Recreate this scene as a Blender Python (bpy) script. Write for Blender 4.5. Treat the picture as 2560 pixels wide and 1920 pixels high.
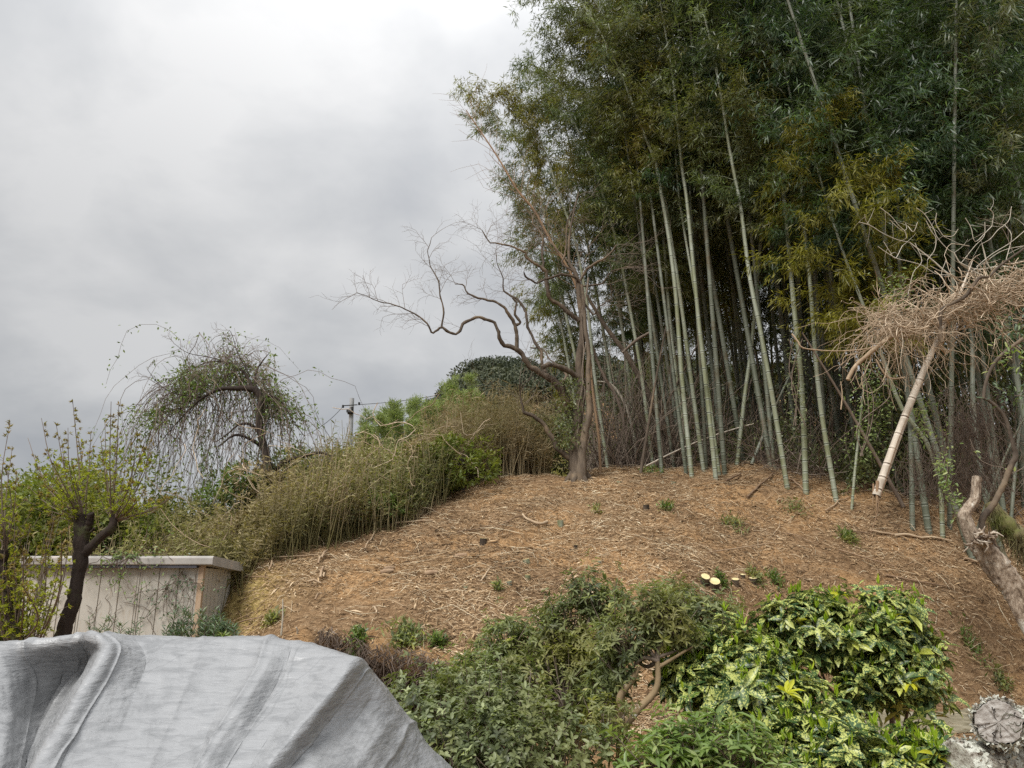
import bpy, math
import numpy as np
from mathutils import Vector

# ------------------------------------------------------------------ scene, camera, sky, sun
for o in list(bpy.data.objects):
    bpy.data.objects.remove(o)
sc = bpy.context.scene
COL = sc.collection
sc.render.engine = 'CYCLES'
sc.cycles.max_bounces = 6
sc.cycles.diffuse_bounces = 4
sc.cycles.glossy_bounces = 2
sc.cycles.transmission_bounces = 4
sc.cycles.use_adaptive_sampling = True
sc.cycles.adaptive_threshold = 0.015
sc.cycles.use_denoising = False
sc.view_settings.view_transform = 'Standard'
sc.view_settings.look = 'None'
sc.view_settings.gamma = 1.0
sc.view_settings.exposure = 0.45

W0, H0 = 2560.0, 1920.0
F0 = 1923.0
HORIZON = 1480.0
EYE = np.array([0.0, 0.0, 1.6])
PITCH = math.atan((HORIZON - H0 / 2) / F0)
cam_d = bpy.data.cameras.new('camera')
cam_d.sensor_width = 36.0
cam_d.lens = 36.0 * F0 / W0
cam_d.clip_start = 0.05
cam_d.clip_end = 2000.0
cam = bpy.data.objects.new('camera', cam_d)
cam.location = EYE
cam.rotation_euler = (math.pi / 2 + PITCH, 0, 0)
COL.objects.link(cam)
sc.camera = cam

SUN_EL, SUN_AZ = math.radians(52), math.radians(215)   # azimuth clockwise from +Y
sun_d = bpy.data.lights.new('sun', 'SUN')
sun_d.energy = 2.8
sun_d.angle = math.radians(24)
sun_d.color = (1.0, 0.97, 0.92)
sun = bpy.data.objects.new('sun', sun_d)
sd = Vector((math.sin(SUN_AZ) * math.cos(SUN_EL), math.cos(SUN_AZ) * math.cos(SUN_EL), math.sin(SUN_EL)))
sun.rotation_euler = sd.to_track_quat('Z', 'Y').to_euler()
COL.objects.link(sun)

world = bpy.data.worlds.new("World")
sc.world = world
world.use_nodes = True
wn = world.node_tree
wn.nodes.clear()


def nd(nt, typ, **kw):
    n = nt.nodes.new(typ)
    for k, v in kw.items():
        if k.startswith('i_'):
            key = k[2:]
            key = int(key) if key.isdigit() else key.replace('_', ' ')
            n.inputs[key].default_value = v
        else:
            setattr(n, k, v)
    return n


def lk(nt, a, b):
    nt.links.new(a, b)


def ramp(nt, fac, stops, interp='LINEAR'):
    r = nt.nodes.new('ShaderNodeValToRGB')
    r.color_ramp.interpolation = interp
    els = r.color_ramp.elements
    while len(els) < len(stops):
        els.new(0.5)
    for e, (p, c) in zip(els, stops):
        e.position = p
        e.color = (c[0], c[1], c[2], 1)
    lk(nt, fac, r.inputs[0])
    return r.outputs[0]


def mathn(nt, op, a, b=None):
    m = nt.nodes.new('ShaderNodeMath')
    m.operation = op
    for i, x in enumerate((a, b)):
        if x is None:
            continue
        if isinstance(x, (int, float)):
            m.inputs[i].default_value = x
        else:
            lk(nt, x, m.inputs[i])
    return m.outputs[0]


def mixc(nt, fac, a, b, blend='MIX'):
    m = nt.nodes.new('ShaderNodeMix')
    m.data_type = 'RGBA'
    m.blend_type = blend
    for i, x in ((0, fac), (6, a), (7, b)):
        if isinstance(x, (int, float)):
            m.inputs[i].default_value = x
        elif isinstance(x, tuple):
            m.inputs[i].default_value = (x[0], x[1], x[2], 1)
        else:
            lk(nt, x, m.inputs[i])
    return m.outputs[2]


def noise(nt, vec, scale, detail=4, rough=0.55, dist=0.0):
    n = nt.nodes.new('ShaderNodeTexNoise')
    n.inputs['Scale'].default_value = scale
    n.inputs['Detail'].default_value = detail
    n.inputs['Roughness'].default_value = rough
    n.inputs['Distortion'].default_value = dist
    if vec is not None:
        lk(nt, vec, n.inputs['Vector'])
    return n.outputs['Fac']


# overcast sky: the physical sky behind a full deck of cloud
tc = wn.nodes.new('ShaderNodeTexCoord')
sep = wn.nodes.new('ShaderNodeSeparateXYZ')
lk(wn, tc.outputs['Generated'], sep.inputs[0])
zz = mathn(wn, 'ADD', mathn(wn, 'MAXIMUM', sep.outputs[2], 0.0), 0.32)
px_ = mathn(wn, 'DIVIDE', sep.outputs[0], zz)
py_ = mathn(wn, 'DIVIDE', sep.outputs[1], zz)
comb = wn.nodes.new('ShaderNodeCombineXYZ')
lk(wn, px_, comb.inputs[0]); lk(wn, py_, comb.inputs[1]); comb.inputs[2].default_value = 3.7
big = noise(wn, comb.outputs[0], 1.1, 2.5, 0.5, 0.3)
small = noise(wn, comb.outputs[0], 3.4, 5, 0.52, 0.15)
mixn = mathn(wn, 'ADD', mathn(wn, 'MULTIPLY', big, 0.5), mathn(wn, 'MULTIPLY', small, 0.5))
cl = ramp(wn, mixn, [(0.37, (0.50, 0.515, 0.54)), (0.46, (0.59, 0.60, 0.613)), (0.53, (0.67, 0.677, 0.683)), (0.62, (0.79, 0.79, 0.787))])
# brightness of an overcast dome: brighter towards the zenith and towards the veiled sun
zen = mathn(wn, 'ADD', mathn(wn, 'MULTIPLY', mathn(wn, 'POWER', mathn(wn, 'MAXIMUM', sep.outputs[2], 0.0), 3.2), 1.7), 0.60)
hz = mathn(wn, 'ADD', mathn(wn, 'MULTIPLY', sep.outputs[0], 0.22), 1.06)
zen = mathn(wn, 'MULTIPLY', zen, hz)
vm = wn.nodes.new('ShaderNodeVectorMath'); vm.operation = 'SCALE'
lk(wn, cl, vm.inputs[0]); lk(wn, zen, vm.inputs['Scale'])
sky = wn.nodes.new('ShaderNodeTexSky')
sky.sky_type = 'NISHITA'
sky.sun_disc = False
sky.sun_elevation = SUN_EL
sky.sun_rotation = SUN_AZ
bg1 = wn.nodes.new('ShaderNodeBackground'); bg1.inputs['Strength'].default_value = 0.1
lk(wn, sky.outputs[0], bg1.inputs['Color'])
bg2 = wn.nodes.new('ShaderNodeBackground'); bg2.inputs['Strength'].default_value = 1.0
lk(wn, vm.outputs[0], bg2.inputs['Color'])
mx = wn.nodes.new('ShaderNodeMixShader'); mx.inputs[0].default_value = 0.94
lk(wn, bg1.outputs[0], mx.inputs[1]); lk(wn, bg2.outputs[0], mx.inputs[2])
wo = wn.nodes.new('ShaderNodeOutputWorld')
lk(wn, mx.outputs[0], wo.inputs[0])

# ------------------------------------------------------------------ placing: photo position + distance -> world point
cp, sp_ = math.cos(PITCH), math.sin(PITCH)


def pt(u, v, Y):
    """World point at horizontal distance Y that the photograph shows at (u, v)."""
    a = (np.asarray(u, float) - W0 / 2) / F0
    b = (H0 / 2 - np.asarray(v, float)) / F0
    dy = cp - b * sp_
    dz = sp_ + b * cp
    k = np.asarray(Y, float) / dy
    return np.stack(np.broadcast_arrays(a * k, dy * k, EYE[2] + dz * k), axis=-1)


def project(P):
    P = np.asarray(P, float) - EYE
    f = P[..., 1] * cp + P[..., 2] * sp_
    up = -P[..., 1] * sp_ + P[..., 2] * cp
    f = np.maximum(f, 1e-3)
    return W0 / 2 + F0 * P[..., 0] / f, H0 / 2 - F0 * up / f


CROPS = dict(A=(0, 760, .4099), B=(0, 1360, .5154), C=(860, 480, .4461), D=(1140, 0, .3617), E=(1800, 0, .3858), F=(1500, 500, .5425),
             G=(1640, 1340, .4159), H=(560, 1100, .5154), I=(960, 1400, .3617), J=(2060, 520, .3497), K=(2060, 1000, .3014), L=(0, 1000, .3858),
             M=(0, 0, 1.1573), N=(0, 0, 1.0))


def cv(c, x, y):
    ox, oy, s = CROPS[c]
    return ox + x * s, oy + y * s


def cpt(c, x, y, Y):
    u, v = cv(c, x, y)
    return pt(u, v, Y)


# ------------------------------------------------------------------ mesh building
class MB:
    def __init__(s):
        s.V = []; s.Q = []; s.T = []; s.tq = []; s.tt = []; s.n = 0

    def add(s, V, F, tint=0.5):
        V = np.asarray(V, float).reshape(-1, 3)
        F = np.asarray(F, int)
        t = np.broadcast_to(np.asarray(tint, float), (len(F),)).copy()
        if F.shape[1] == 4:
            s.Q.append(F + s.n); s.tq.append(t)
        else:
            s.T.append(F + s.n); s.tt.append(t)
        s.V.append(V); s.n += len(V)

    def mesh(s, name):
        me = bpy.data.meshes.new(name)
        V = np.concatenate(s.V)
        nq = sum(len(q) for q in s.Q); nt = sum(len(q) for q in s.T)
        me.vertices.add(len(V))
        me.vertices.foreach_set('co', V.astype(np.float32).ravel())
        loops = []
        if nq: loops.append(np.concatenate(s.Q).ravel())
        if nt: loops.append(np.concatenate(s.T).ravel())
        loops = np.concatenate(loops).astype(np.int32)
        me.loops.add(len(loops))
        me.loops.foreach_set('vertex_index', loops)
        me.polygons.add(nq + nt)
        st = np.concatenate([np.arange(nq) * 4, nq * 4 + np.arange(nt) * 3]).astype(np.int32)
        me.polygons.foreach_set('loop_start', st)
        tint = np.concatenate(s.tq + s.tt).astype(np.float32)
        at = me.attributes.new('tint', 'FLOAT', 'FACE')
        at.data.foreach_set('value', tint)
        me.update(calc_edges=True)
        return me

    def build(s, name, mat, parent=None, smooth=False):
        me = s.mesh(name)
        if mat: me.materials.append(mat)
        if name in ('front_wall', 'side_wall', 'corner_post', 'roof', 'gutter', 'pointed_stake', 'cut_face', 'cut_end'):
            me.polygons.foreach_set('use_smooth', np.zeros(len(me.polygons), bool))
        if smooth:
            me.polygons.foreach_set('use_smooth', np.ones(len(me.polygons), bool))
        return link(name, me, parent)


def link(name, me, parent=None):
    o = bpy.data.objects.new(name, me)
    COL.objects.link(o)
    if parent is not None:
        o.parent = parent
        # geometry is in world space unless the parent has moved
        o.matrix_parent_inverse = parent.matrix_basis.inverted()
    return o


def tag(o, label=None, cat=None, group=None, kind=None):
    if label: o['label'] = label
    if cat: o['category'] = cat
    if group: o['group'] = group
    if kind: o['kind'] = kind
    return o


def thing(name, loc, label, cat, group=None):
    o = bpy.data.objects.new(name, None)
    o.empty_display_size = 0.2
    o.location = Vector([float(c) for c in loc])
    COL.objects.link(o)
    return tag(o, label, cat, group)


def nrm(a):
    return a / np.maximum(np.linalg.norm(a, axis=-1, keepdims=True), 1e-9)


def tubes(mb, P, R, sides=4, tint=0.5, ref=None, cap=False):
    """P (n,k,3), R (n,k); tint scalar, (n,) or (n,k-1)."""
    P = np.asarray(P, float)
    if P.ndim == 2: P = P[None]
    n, k, _ = P.shape
    R = np.broadcast_to(np.asarray(R, float), (n, k))
    T = np.empty_like(P)
    T[:, 1:-1] = P[:, 2:] - P[:, :-2]; T[:, 0] = P[:, 1] - P[:, 0]; T[:, -1] = P[:, -1] - P[:, -2]
    T = nrm(T)
    if ref is None:
        ref = np.array([0.13, 0.97, 0.21])
    ref = np.broadcast_to(ref, T.shape) if np.ndim(ref) == 1 else np.broadcast_to(np.asarray(ref)[:, None, :], T.shape)
    U = nrm(np.cross(T, ref)); Wv = np.cross(T, U)
    a = np.arange(sides) * 2 * np.pi / sides
    ring = P[:, :, None, :] + R[:, :, None, None] * (np.cos(a)[None, None, :, None] * U[:, :, None, :] + np.sin(a)[None, None, :, None] * Wv[:, :, None, :])
    V = ring.reshape(-1, 3)
    i = np.arange(n)[:, None, None] * (k * sides); j = np.arange(k - 1)[None, :, None] * sides
    c = np.arange(sides)[None, None, :]; c2 = (c + 1) % sides
    F = np.stack([i + j + c, i + j + c2, i + j + sides + c2, i + j + sides + c], -1).reshape(-1, 4)
    t = np.asarray(tint, float)
    if t.ndim == 0: t = np.full((n, k - 1), float(t))
    elif t.ndim == 1: t = np.repeat(t[:, None], k - 1, 1)
    mb.add(V, F, np.repeat(t.reshape(-1), sides))
    if cap and sides >= 3:
        for q in range(n):
            for end in (0, k - 1):
                ctr = P[q, end]
                Vc = np.vstack([ring[q, end], ctr[None]])
                Fc = np.array([[x, (x + 1) % sides, sides] for x in range(sides)])
                mb.add(Vc, Fc, cap if not isinstance(cap, bool) else t[q, 0])


def smooth_path(pts, n):
    """Catmull-Rom through pts (m,d) resampled to n points evenly by length."""
    p = np.asarray(pts, float)
    if len(p) == 2:
        s = np.linspace(0, 1, n)[:, None]
        return p[0] * (1 - s) + p[1] * s
    q = np.vstack([2 * p[0] - p[1], p, 2 * p[-1] - p[-2]])
    out = []
    for i in range(1, len(q) - 2):
        t = np.linspace(0, 1, 12, endpoint=False)[:, None]
        a, b, c, d = q[i - 1], q[i], q[i + 1], q[i + 2]
        out.append(.5 * ((2 * b) + (-a + c) * t + (2 * a - 5 * b + 4 * c - d) * t ** 2 + (-a + 3 * b - 3 * c + d) * t ** 3))
    out = np.vstack(out + [p[-1:]])
    L = np.r_[0, np.cumsum(np.linalg.norm(np.diff(out[:, :3], axis=0), axis=1))]
    s = np.linspace(0, L[-1], n)
    return np.stack([np.interp(s, L, out[:, k]) for k in range(out.shape[1])], -1)


LEAF4 = (np.array([[0, 0, 0], [.42, -.5, .04], [1, 0, -.06], [.42, .5, .04]]), np.array([[0, 1, 2, 3]]))
LEAF6 = (np.array([[0, 0, 0], [.3, -.42, .06], [.3, .0, -.02], [.3, .42, .06], [.68, -.38, .02], [.68, 0, -.06], [.68, .38, .02], [1, 0, -.16]]),
         np.array([[1, 4, 5, 2], [2, 5, 6, 3]]), np.array([[0, 1, 2], [0, 2, 3], [4, 7, 5], [5, 7, 6]]))
BLADE = (np.array([[0, 0, 0], [.35, -.5, .03], [.35, .5, .03], [.7, -.38, -.05], [.7, .38, -.05], [1, 0, -.25]]),
         np.array([[1, 3, 4, 2]]), np.array([[0, 1, 2], [3, 5, 4]]))


def leaves(mb, pos, d, nor, L, Wd, tint, tpl=LEAF4):
    n = len(pos)
    d = nrm(d); s = nrm(np.cross(nor, d)); u = np.cross(d, s)
    L = np.broadcast_to(L, (n,)); Wd = np.broadcast_to(Wd, (n,)); tint = np.broadcast_to(tint, (n,))
    tv = tpl[0]
    V = pos[:, None, :] + (tv[None, :, 0, None] * L[:, None, None]) * d[:, None, :] + (tv[None, :, 1, None] * Wd[:, None, None]) * s[:, None, :] + (tv[None, :, 2, None] * L[:, None, None]) * u[:, None, :]
    m = len(tv)
    base = mb.n
    off = (np.arange(n) * m)[:, None, None]
    mb.V.append(V.reshape(-1, 3)); mb.n += n * m
    for F in tpl[1:]:
        FF = (F[None] + off + base).reshape(-1, F.shape[1])
        t = np.repeat(tint, len(F))
        if F.shape[1] == 4: mb.Q.append(FF); mb.tq.append(t)
        else: mb.T.append(FF); mb.tt.append(t)


def rdir(r, n):
    return nrm(r.normal(size=(n, 3)))


def box(mb, lo, hi, tint=0.5):
    x0, y0, z0 = lo; x1, y1, z1 = hi
    V = [(x0, y0, z0), (x1, y0, z0), (x1, y1, z0), (x0, y1, z0), (x0, y0, z1), (x1, y0, z1), (x1, y1, z1), (x0, y1, z1)]
    F = [(0, 3, 2, 1), (4, 5, 6, 7), (0, 1, 5, 4), (1, 2, 6, 5), (2, 3, 7, 6), (3, 0, 4, 7)]
    mb.add(V, F, tint)


# cheap smooth noise for geometry
_r = np.random.default_rng(5)
_K = _r.normal(size=(60, 3)); _PH = _r.uniform(0, 6.28, 60)


def wob(P, scale, seed=0, n=10):
    """sum of sines, about -1..1"""
    P = np.asarray(P, float)
    o = 0
    for i in range(n):
        k = _K[(i + seed * 7) % 60]; ph = _PH[(i * 3 + seed * 5) % 60]
        o = o + np.sin((P @ (k[:P.shape[-1]])) * scale + ph + 1.7 * np.sin((P @ (_K[(i + 11 + seed) % 60][:P.shape[-1]])) * scale * .45))
    return o / n * 1.9


# ------------------------------------------------------------------ materials
def new_mat(name):
    m = bpy.data.materials.new(name)
    m.use_nodes = True
    nt = m.node_tree
    nt.nodes.clear()
    out = nt.nodes.new('ShaderNodeOutputMaterial')
    return m, nt, out


def tint_attr(nt):
    a = nt.nodes.new('ShaderNodeAttribute')
    a.attribute_name = 'tint'
    return a.outputs['Fac']


def foliage_mat(name, stops, trans=0.35, rough=0.5, spec=0.35, patch=None, patch_scale=0.6, transcol=None):
    m, nt, out = new_mat(name)
    t = tint_attr(nt)
    c = ramp(nt, t, stops)
    if patch:
        g = nt.nodes.new('ShaderNodeNewGeometry')
        f = noise(nt, g.outputs['Position'], patch_scale, 2, 0.5)
        f = ramp(nt, f, [(0.45, (0, 0, 0)), (0.62, (1, 1, 1))])
        c = mixc(nt, mathn(nt, 'MULTIPLY', f, 0.75), c, patch)
    p = nt.nodes.new('ShaderNodeBsdfPrincipled')
    lk(nt, c, p.inputs['Base Color'])
    p.inputs['Roughness'].default_value = rough
    p.inputs['Specular IOR Level'].default_value = spec
    if trans > 0:
        tr = nt.nodes.new('ShaderNodeBsdfTranslucent')
        c2 = mixc(nt, 1.0, c, transcol or (1.25, 1.35, 0.6), 'MULTIPLY')
        lk(nt, c2, tr.inputs['Color'])
        ms = nt.nodes.new('ShaderNodeMixShader'); ms.inputs[0].default_value = trans
        lk(nt, p.outputs[0], ms.inputs[1]); lk(nt, tr.outputs[0], ms.inputs[2])
        lk(nt, ms.outputs[0], out.inputs[0])
    else:
        lk(nt, p.outputs[0], out.inputs[0])
    return m


def bark_mat(name, stops, scale=14, bump=0.4, rough=0.9, patch=None, pscale=3.0, stretch=0.25, plo=.52, phi=.66, spec=0.2):
    m, nt, out = new_mat(name)
    g = nt.nodes.new('ShaderNodeNewGeometry')
    mp = nt.nodes.new('ShaderNodeMapping')
    mp.inputs['Scale'].default_value = (1, 1, stretch)
    lk(nt, g.outputs['Position'], mp.inputs['Vector'])
    n1 = noise(nt, mp.outputs[0], scale, 6, 0.65)
    t = tint_attr(nt)
    f = mathn(nt, 'ADD', mathn(nt, 'MULTIPLY', n1, 0.9), mathn(nt, 'SUBTRACT', mathn(nt, 'MULTIPLY', t, 0.6), 0.28))
    c = ramp(nt, f, stops)
    if patch:
        pf = ramp(nt, noise(nt, g.outputs['Position'], pscale, 5, 0.65), [(plo, (0, 0, 0)), (phi, (1, 1, 1))])
        c = mixc(nt, pf, c, patch)
    p = nt.nodes.new('ShaderNodeBsdfPrincipled')
    lk(nt, c, p.inputs['Base Color'])
    p.inputs['Roughness'].default_value = rough
    p.inputs['Specular IOR Level'].default_value = spec
    b = nt.nodes.new('ShaderNodeBump'); b.inputs['Strength'].default_value = bump; b.inputs['Distance'].default_value = 0.02
    lk(nt, n1, b.inputs['Height']); lk(nt, b.outputs[0], p.inputs['Normal'])
    lk(nt, p.outputs[0], out.inputs[0])
    return m


M = {}
M['bam_leaf'] = foliage_mat('bamboo_leaf', [(0, (.04, .062, .026)), (.5, (.115, .155, .062)), (.85, (.21, .25, .115)), (1, (.34, .38, .23))], .4, .42, .5, patch=(.17, .165, .045), patch_scale=.4)
M['bam_leaf_grey'] = foliage_mat('bamboo_leaf_grey', [(0, (.065, .09, .05)), (.5, (.155, .19, .11)), (1, (.32, .36, .24))], .38, .45, .45, patch=(.13, .125, .045), patch_scale=.6)
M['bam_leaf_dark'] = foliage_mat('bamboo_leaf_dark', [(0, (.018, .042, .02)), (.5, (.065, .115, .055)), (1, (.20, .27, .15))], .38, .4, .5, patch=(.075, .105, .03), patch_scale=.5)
M['bam_leaf_olive'] = foliage_mat('bamboo_leaf_olive', [(0, (.08, .085, .014)), (.5, (.21, .20, .028)), (1, (.38, .36, .07))], .38, .45, .4, patch=(.17, .15, .02), patch_scale=.9)
M['bam_leaf_warm'] = foliage_mat('bamboo_leaf_warm', [(0, (.06, .065, .02)), (.5, (.17, .175, .055)), (1, (.33, .33, .13))], .4, .45, .4, patch=(.22, .18, .04), patch_scale=.7)
M['culm'] = bark_mat('bamboo_culm', [(0, (.03, .035, .02)), (.16, (.09, .10, .055)), (.36, (.19, .205, .115)), (.6, (.29, .315, .25)), (.9, (.48, .51, .45))], 6, .05, .45, stretch=.12, patch=(.20, .19, .12), pscale=2.5, plo=.56, phi=.7, spec=.4)
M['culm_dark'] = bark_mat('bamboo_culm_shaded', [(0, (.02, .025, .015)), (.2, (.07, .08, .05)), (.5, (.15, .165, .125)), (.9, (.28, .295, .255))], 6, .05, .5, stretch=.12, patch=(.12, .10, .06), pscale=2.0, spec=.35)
M['culm_dead'] = bark_mat('bamboo_culm_dead', [(0, (.08, .05, .03)), (.2, (.31, .26, .20)), (.5, (.54, .475, .39)), (.9, (.68, .62, .53))], 5, .06, .5, stretch=.1, patch=(.50, .42, .33), pscale=2.5)
M['bark'] = bark_mat('bare_tree_bark', [(0, (.03, .023, .018)), (.4, (.085, .066, .050)), (.7, (.17, .135, .10)), (1, (.28, .235, .185))], 13, .8, patch=(.20, .15, .10), pscale=1.6)
M['bark_patched'] = bark_mat('smooth_patched_bark', [(0, (.12, .085, .05)), (.5, (.26, .19, .11)), (1, (.38, .30, .19))], 9, .2, patch=(.62, .60, .52), pscale=7, plo=.60, phi=.63)
M['bark_orange'] = bark_mat('dead_cane', [(0, (.13, .08, .045)), (.5, (.29, .19, .115)), (1, (.43, .32, .2))], 8, .2, .7)
M['bark_dark'] = bark_mat('pollard_bark', [(0, (.012, .009, .008)), (.45, (.04, .03, .025)), (.8, (.09, .07, .055)), (1, (.15, .13, .10))], 22, .9, patch=(.07, .075, .035), pscale=5, plo=.56, phi=.66)
M['twig'] = bark_mat('twigs', [(0, (.07, .05, .04)), (.5, (.18, .14, .11)), (1, (.34, .29, .23))], 10, .2)
M['twig_pale'] = bark_mat('pale_twigs', [(0, (.24, .21, .16)), (.5, (.46, .42, .34)), (1, (.64, .6, .52))], 10, .2)
M['vine'] = bark_mat('dry_vine', [(0, (.16, .11, .07)), (.4, (.36, .27, .18)), (.7, (.55, .44, .32)), (1, (.72, .63, .50))], 10, .2)
M['rotten'] = bark_mat('weathered_wood', [(.1, (.03, .022, .018)), (.36, (.12, .085, .06)), (.52, (.33, .26, .195)), (.7, (.55, .48, .39)), (1, (.7, .66, .58))], 34, 1.0, stretch=.4, patch=(.60, .56, .48), pscale=3.5, plo=.56, phi=.62)
M['lichen'] = bark_mat('lichen_bark', [(0, (.05, .04, .035)), (.4, (.17, .14, .11)), (.6, (.45, .44, .38)), (.9, (.68, .68, .60))], 24, 1.0, stretch=1, patch=(.55, .56, .49), pscale=9, plo=.48, phi=.55)
M['cut_grey'] = bark_mat('weathered_cut_end', [(0, (.08, .07, .065)), (.35, (.26, .235, .21)), (.6, (.42, .40, .37)), (1, (.58, .56, .53))], 26, .8, stretch=1)
M['cut_fresh'] = bark_mat('fresh_cut_wood', [(0, (.36, .25, .11)), (.4, (.56, .46, .22)), (.7, (.68, .60, .35)), (1, (.74, .67, .44))], 8, .1, .7, stretch=1)
M['stick'] = bark_mat('fallen_sticks', [(0, (.09, .055, .035)), (.5, (.28, .19, .12)), (1, (.55, .44, .30))], 9, .3)
M['moss'] = bark_mat('mossy_bark', [(0, (.05, .04, .025)), (.4, (.13, .11, .06)), (.7, (.22, .20, .09)), (1, (.34, .28, .15))], 16, .9, patch=(.12, .14, .035), pscale=2.5)
M['straw'] = foliage_mat('litter', [(0, (.055, .035, .02)), (.3, (.235, .15, .082)), (.6, (.46, .32, .18)), (.85, (.63, .495, .33)), (1, (.77, .68, .49))], .12, .75, .2, transcol=(1, .9, .7))
M['reed'] = foliage_mat('dry_reeds', [(0, (.09, .07, .035)), (.3, (.20, .165, .08)), (.6, (.34, .27, .15)), (1, (.52, .43, .28))], .3, .7, .2, patch=(.16, .155, .05), patch_scale=.5, transcol=(1.1, 1.05, .7))
M['reed_green'] = foliage_mat('green_reeds', [(0, (.05, .055, .018)), (.35, (.17, .18, .06)), (.65, (.31, .29, .13)), (1, (.52, .46, .28))], .35, .6, .3, patch=(.38, .30, .17), patch_scale=.45)
M['young'] = foliage_mat('far_bamboo', [(0, (.09, .125, .04)), (.5, (.20, .25, .10)), (1, (.36, .41, .20))], .4, .6, .2)
M['woods'] = foliage_mat('far_woods', [(0, (.018, .026, .016)), (.5, (.055, .066, .038)), (1, (.12, .125, .075))], .15, .6, .2)
M['maple'] = foliage_mat('spring_leaf', [(0, (.18, .20, .025)), (.5, (.36, .39, .055)), (.9, (.38, .37, .07)), (1, (.38, .22, .11))], .45, .5, .3)
M['maple_tip'] = foliage_mat('spring_leaf_tip', [(0, (.12, .12, .03)), (.5, (.24, .19, .075)), (1, (.36, .21, .13))], .45, .5, .3)
M['shrub_y'] = foliage_mat('yellow_green_leaf', [(0, (.06, .075, .012)), (.5, (.15, .17, .03)), (1, (.28, .29, .07))], .4, .5, .3, patch=(.11, .15, .03), patch_scale=1.2)
M['ivy'] = foliage_mat('climber_leaf', [(0, (.05, .08, .02)), (.5, (.13, .19, .045)), (1, (.27, .33, .11))], .35, .4, .5)
M['azalea'] = foliage_mat('azalea_leaf', [(0, (.06, .075, .035)), (.45, (.18, .21, .09)), (.85, (.34, .375, .16)), (1, (.50, .48, .16))], .42, .45, .35, patch=(.25, .235, .07), patch_scale=2.2)
M['azalea_dark'] = foliage_mat('camellia_leaf', [(0, (.045, .056, .026)), (.5, (.135, .165, .072)), (1, (.37, .41, .21))], .34, .42, .4, patch=(.17, .18, .06), patch_scale=2.5)
M['light_leaf'] = foliage_mat('light_leaf', [(0, (.08, .13, .03)), (.5, (.17, .25, .065)), (1, (.40, .44, .18))], .35, .4, .5)
M['oleander'] = foliage_mat('narrow_leaf', [(0, (.03, .06, .03)), (.5, (.075, .12, .06)), (1, (.18, .23, .11))], .25, .45, .5)
M['bud'] = foliage_mat('aucuba_shoot', [(0, (.17, .27, .02)), (.6, (.30, .42, .03)), (1, (.52, .52, .04))], .4, .4, .4)


def aucuba_mat():
    m, nt, out = new_mat('variegated_leaf')
    t = tint_attr(nt)
    base = ramp(nt, t, [(0, (.018, .05, .014)), (.5, (.05, .10, .03)), (.85, (.10, .16, .055)), (1, (.40, .42, .06))])
    g = nt.nodes.new('ShaderNodeNewGeometry')
    n1 = noise(nt, g.outputs['Position'], 75, 3, 0.6)
    n2 = noise(nt, g.outputs['Position'], 9, 2, 0.5)
    f = ramp(nt, mathn(nt, 'ADD', mathn(nt, 'MULTIPLY', n1, 0.8), mathn(nt, 'MULTIPLY', n2, 0.45)), [(0.625, (0, 0, 0)), (0.67, (1, 1, 1))])
    c = mixc(nt, mathn(nt, 'MULTIPLY', f, 0.9), base, (.50, .53, .15))
    p = nt.nodes.new('ShaderNodeBsdfPrincipled')
    lk(nt, c, p.inputs['Base Color']); p.inputs['Roughness'].default_value = .36; p.inputs['Specular IOR Level'].default_value = .4
    tr = nt.nodes.new('ShaderNodeBsdfTranslucent'); lk(nt, c, tr.inputs['Color'])
    ms = nt.nodes.new('ShaderNodeMixShader'); ms.inputs[0].default_value = .2
    lk(nt, p.outputs[0], ms.inputs[1]); lk(nt, tr.outputs[0], ms.inputs[2]); lk(nt, ms.outputs[0], out.inputs[0])
    return m


M['aucuba'] = aucuba_mat()


def soil_mat():
    m, nt, out = new_mat('soil')
    g = nt.nodes.new('ShaderNodeNewGeometry')
    n1 = noise(nt, g.outputs['Position'], .75, 5, .6, .4)
    n2 = noise(nt, g.outputs['Position'], 11, 8, .72)
    n3 = noise(nt, g.outputs['Position'], 45, 5, .7)
    c1 = ramp(nt, n2, [(.3, (.10, .06, .032)), (.5, (.24, .15, .08)), (.68, (.36, .25, .15))])
    c2 = ramp(nt, n2, [(.3, (.20, .11, .048)), (.5, (.40, .24, .115)), (.7, (.52, .35, .19))])
    c = mixc(nt, ramp(nt, n1, [(.47, (0, 0, 0)), (.6, (1, 1, 1))]), c1, c2)
    t = tint_attr(nt)    # exposed yellow clay of the cut bank
    c3 = ramp(nt, n2, [(.3, (.14, .10, .03)), (.5, (.34, .25, .09)), (.7, (.50, .39, .17))])
    c = mixc(nt, mathn(nt, 'MAXIMUM', t, 0.0), c, c3)
    c = mixc(nt, mathn(nt, 'MAXIMUM', mathn(nt, 'MULTIPLY', t, -1.0), 0.0), c, mixc(nt, n2, (.012, .008, .005), (.07, .045, .028)))   # damp earth and the undercut's shade, painted dark into the low bank
    c = mixc(nt, mathn(nt, 'MULTIPLY', ramp(nt, n3, [(.35, (1, 1, 1)), (.5, (0, 0, 0))]), .55), c, (.06, .035, .018))
    p = nt.nodes.new('ShaderNodeBsdfPrincipled'); p.inputs['Roughness'].default_value = .95; p.inputs['Specular IOR Level'].default_value = .1
    lk(nt, c, p.inputs['Base Color'])
    b = nt.nodes.new('ShaderNodeBump'); b.inputs['Strength'].default_value = .9; b.inputs['Distance'].default_value = .05
    lk(nt, mathn(nt, 'ADD', n2, mathn(nt, 'MULTIPLY', n3, .4)), b.inputs['Height']); lk(nt, b.outputs[0], p.inputs['Normal'])
    lk(nt, p.outputs[0], out.inputs[0])
    return m


M['soil'] = soil_mat()


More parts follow.
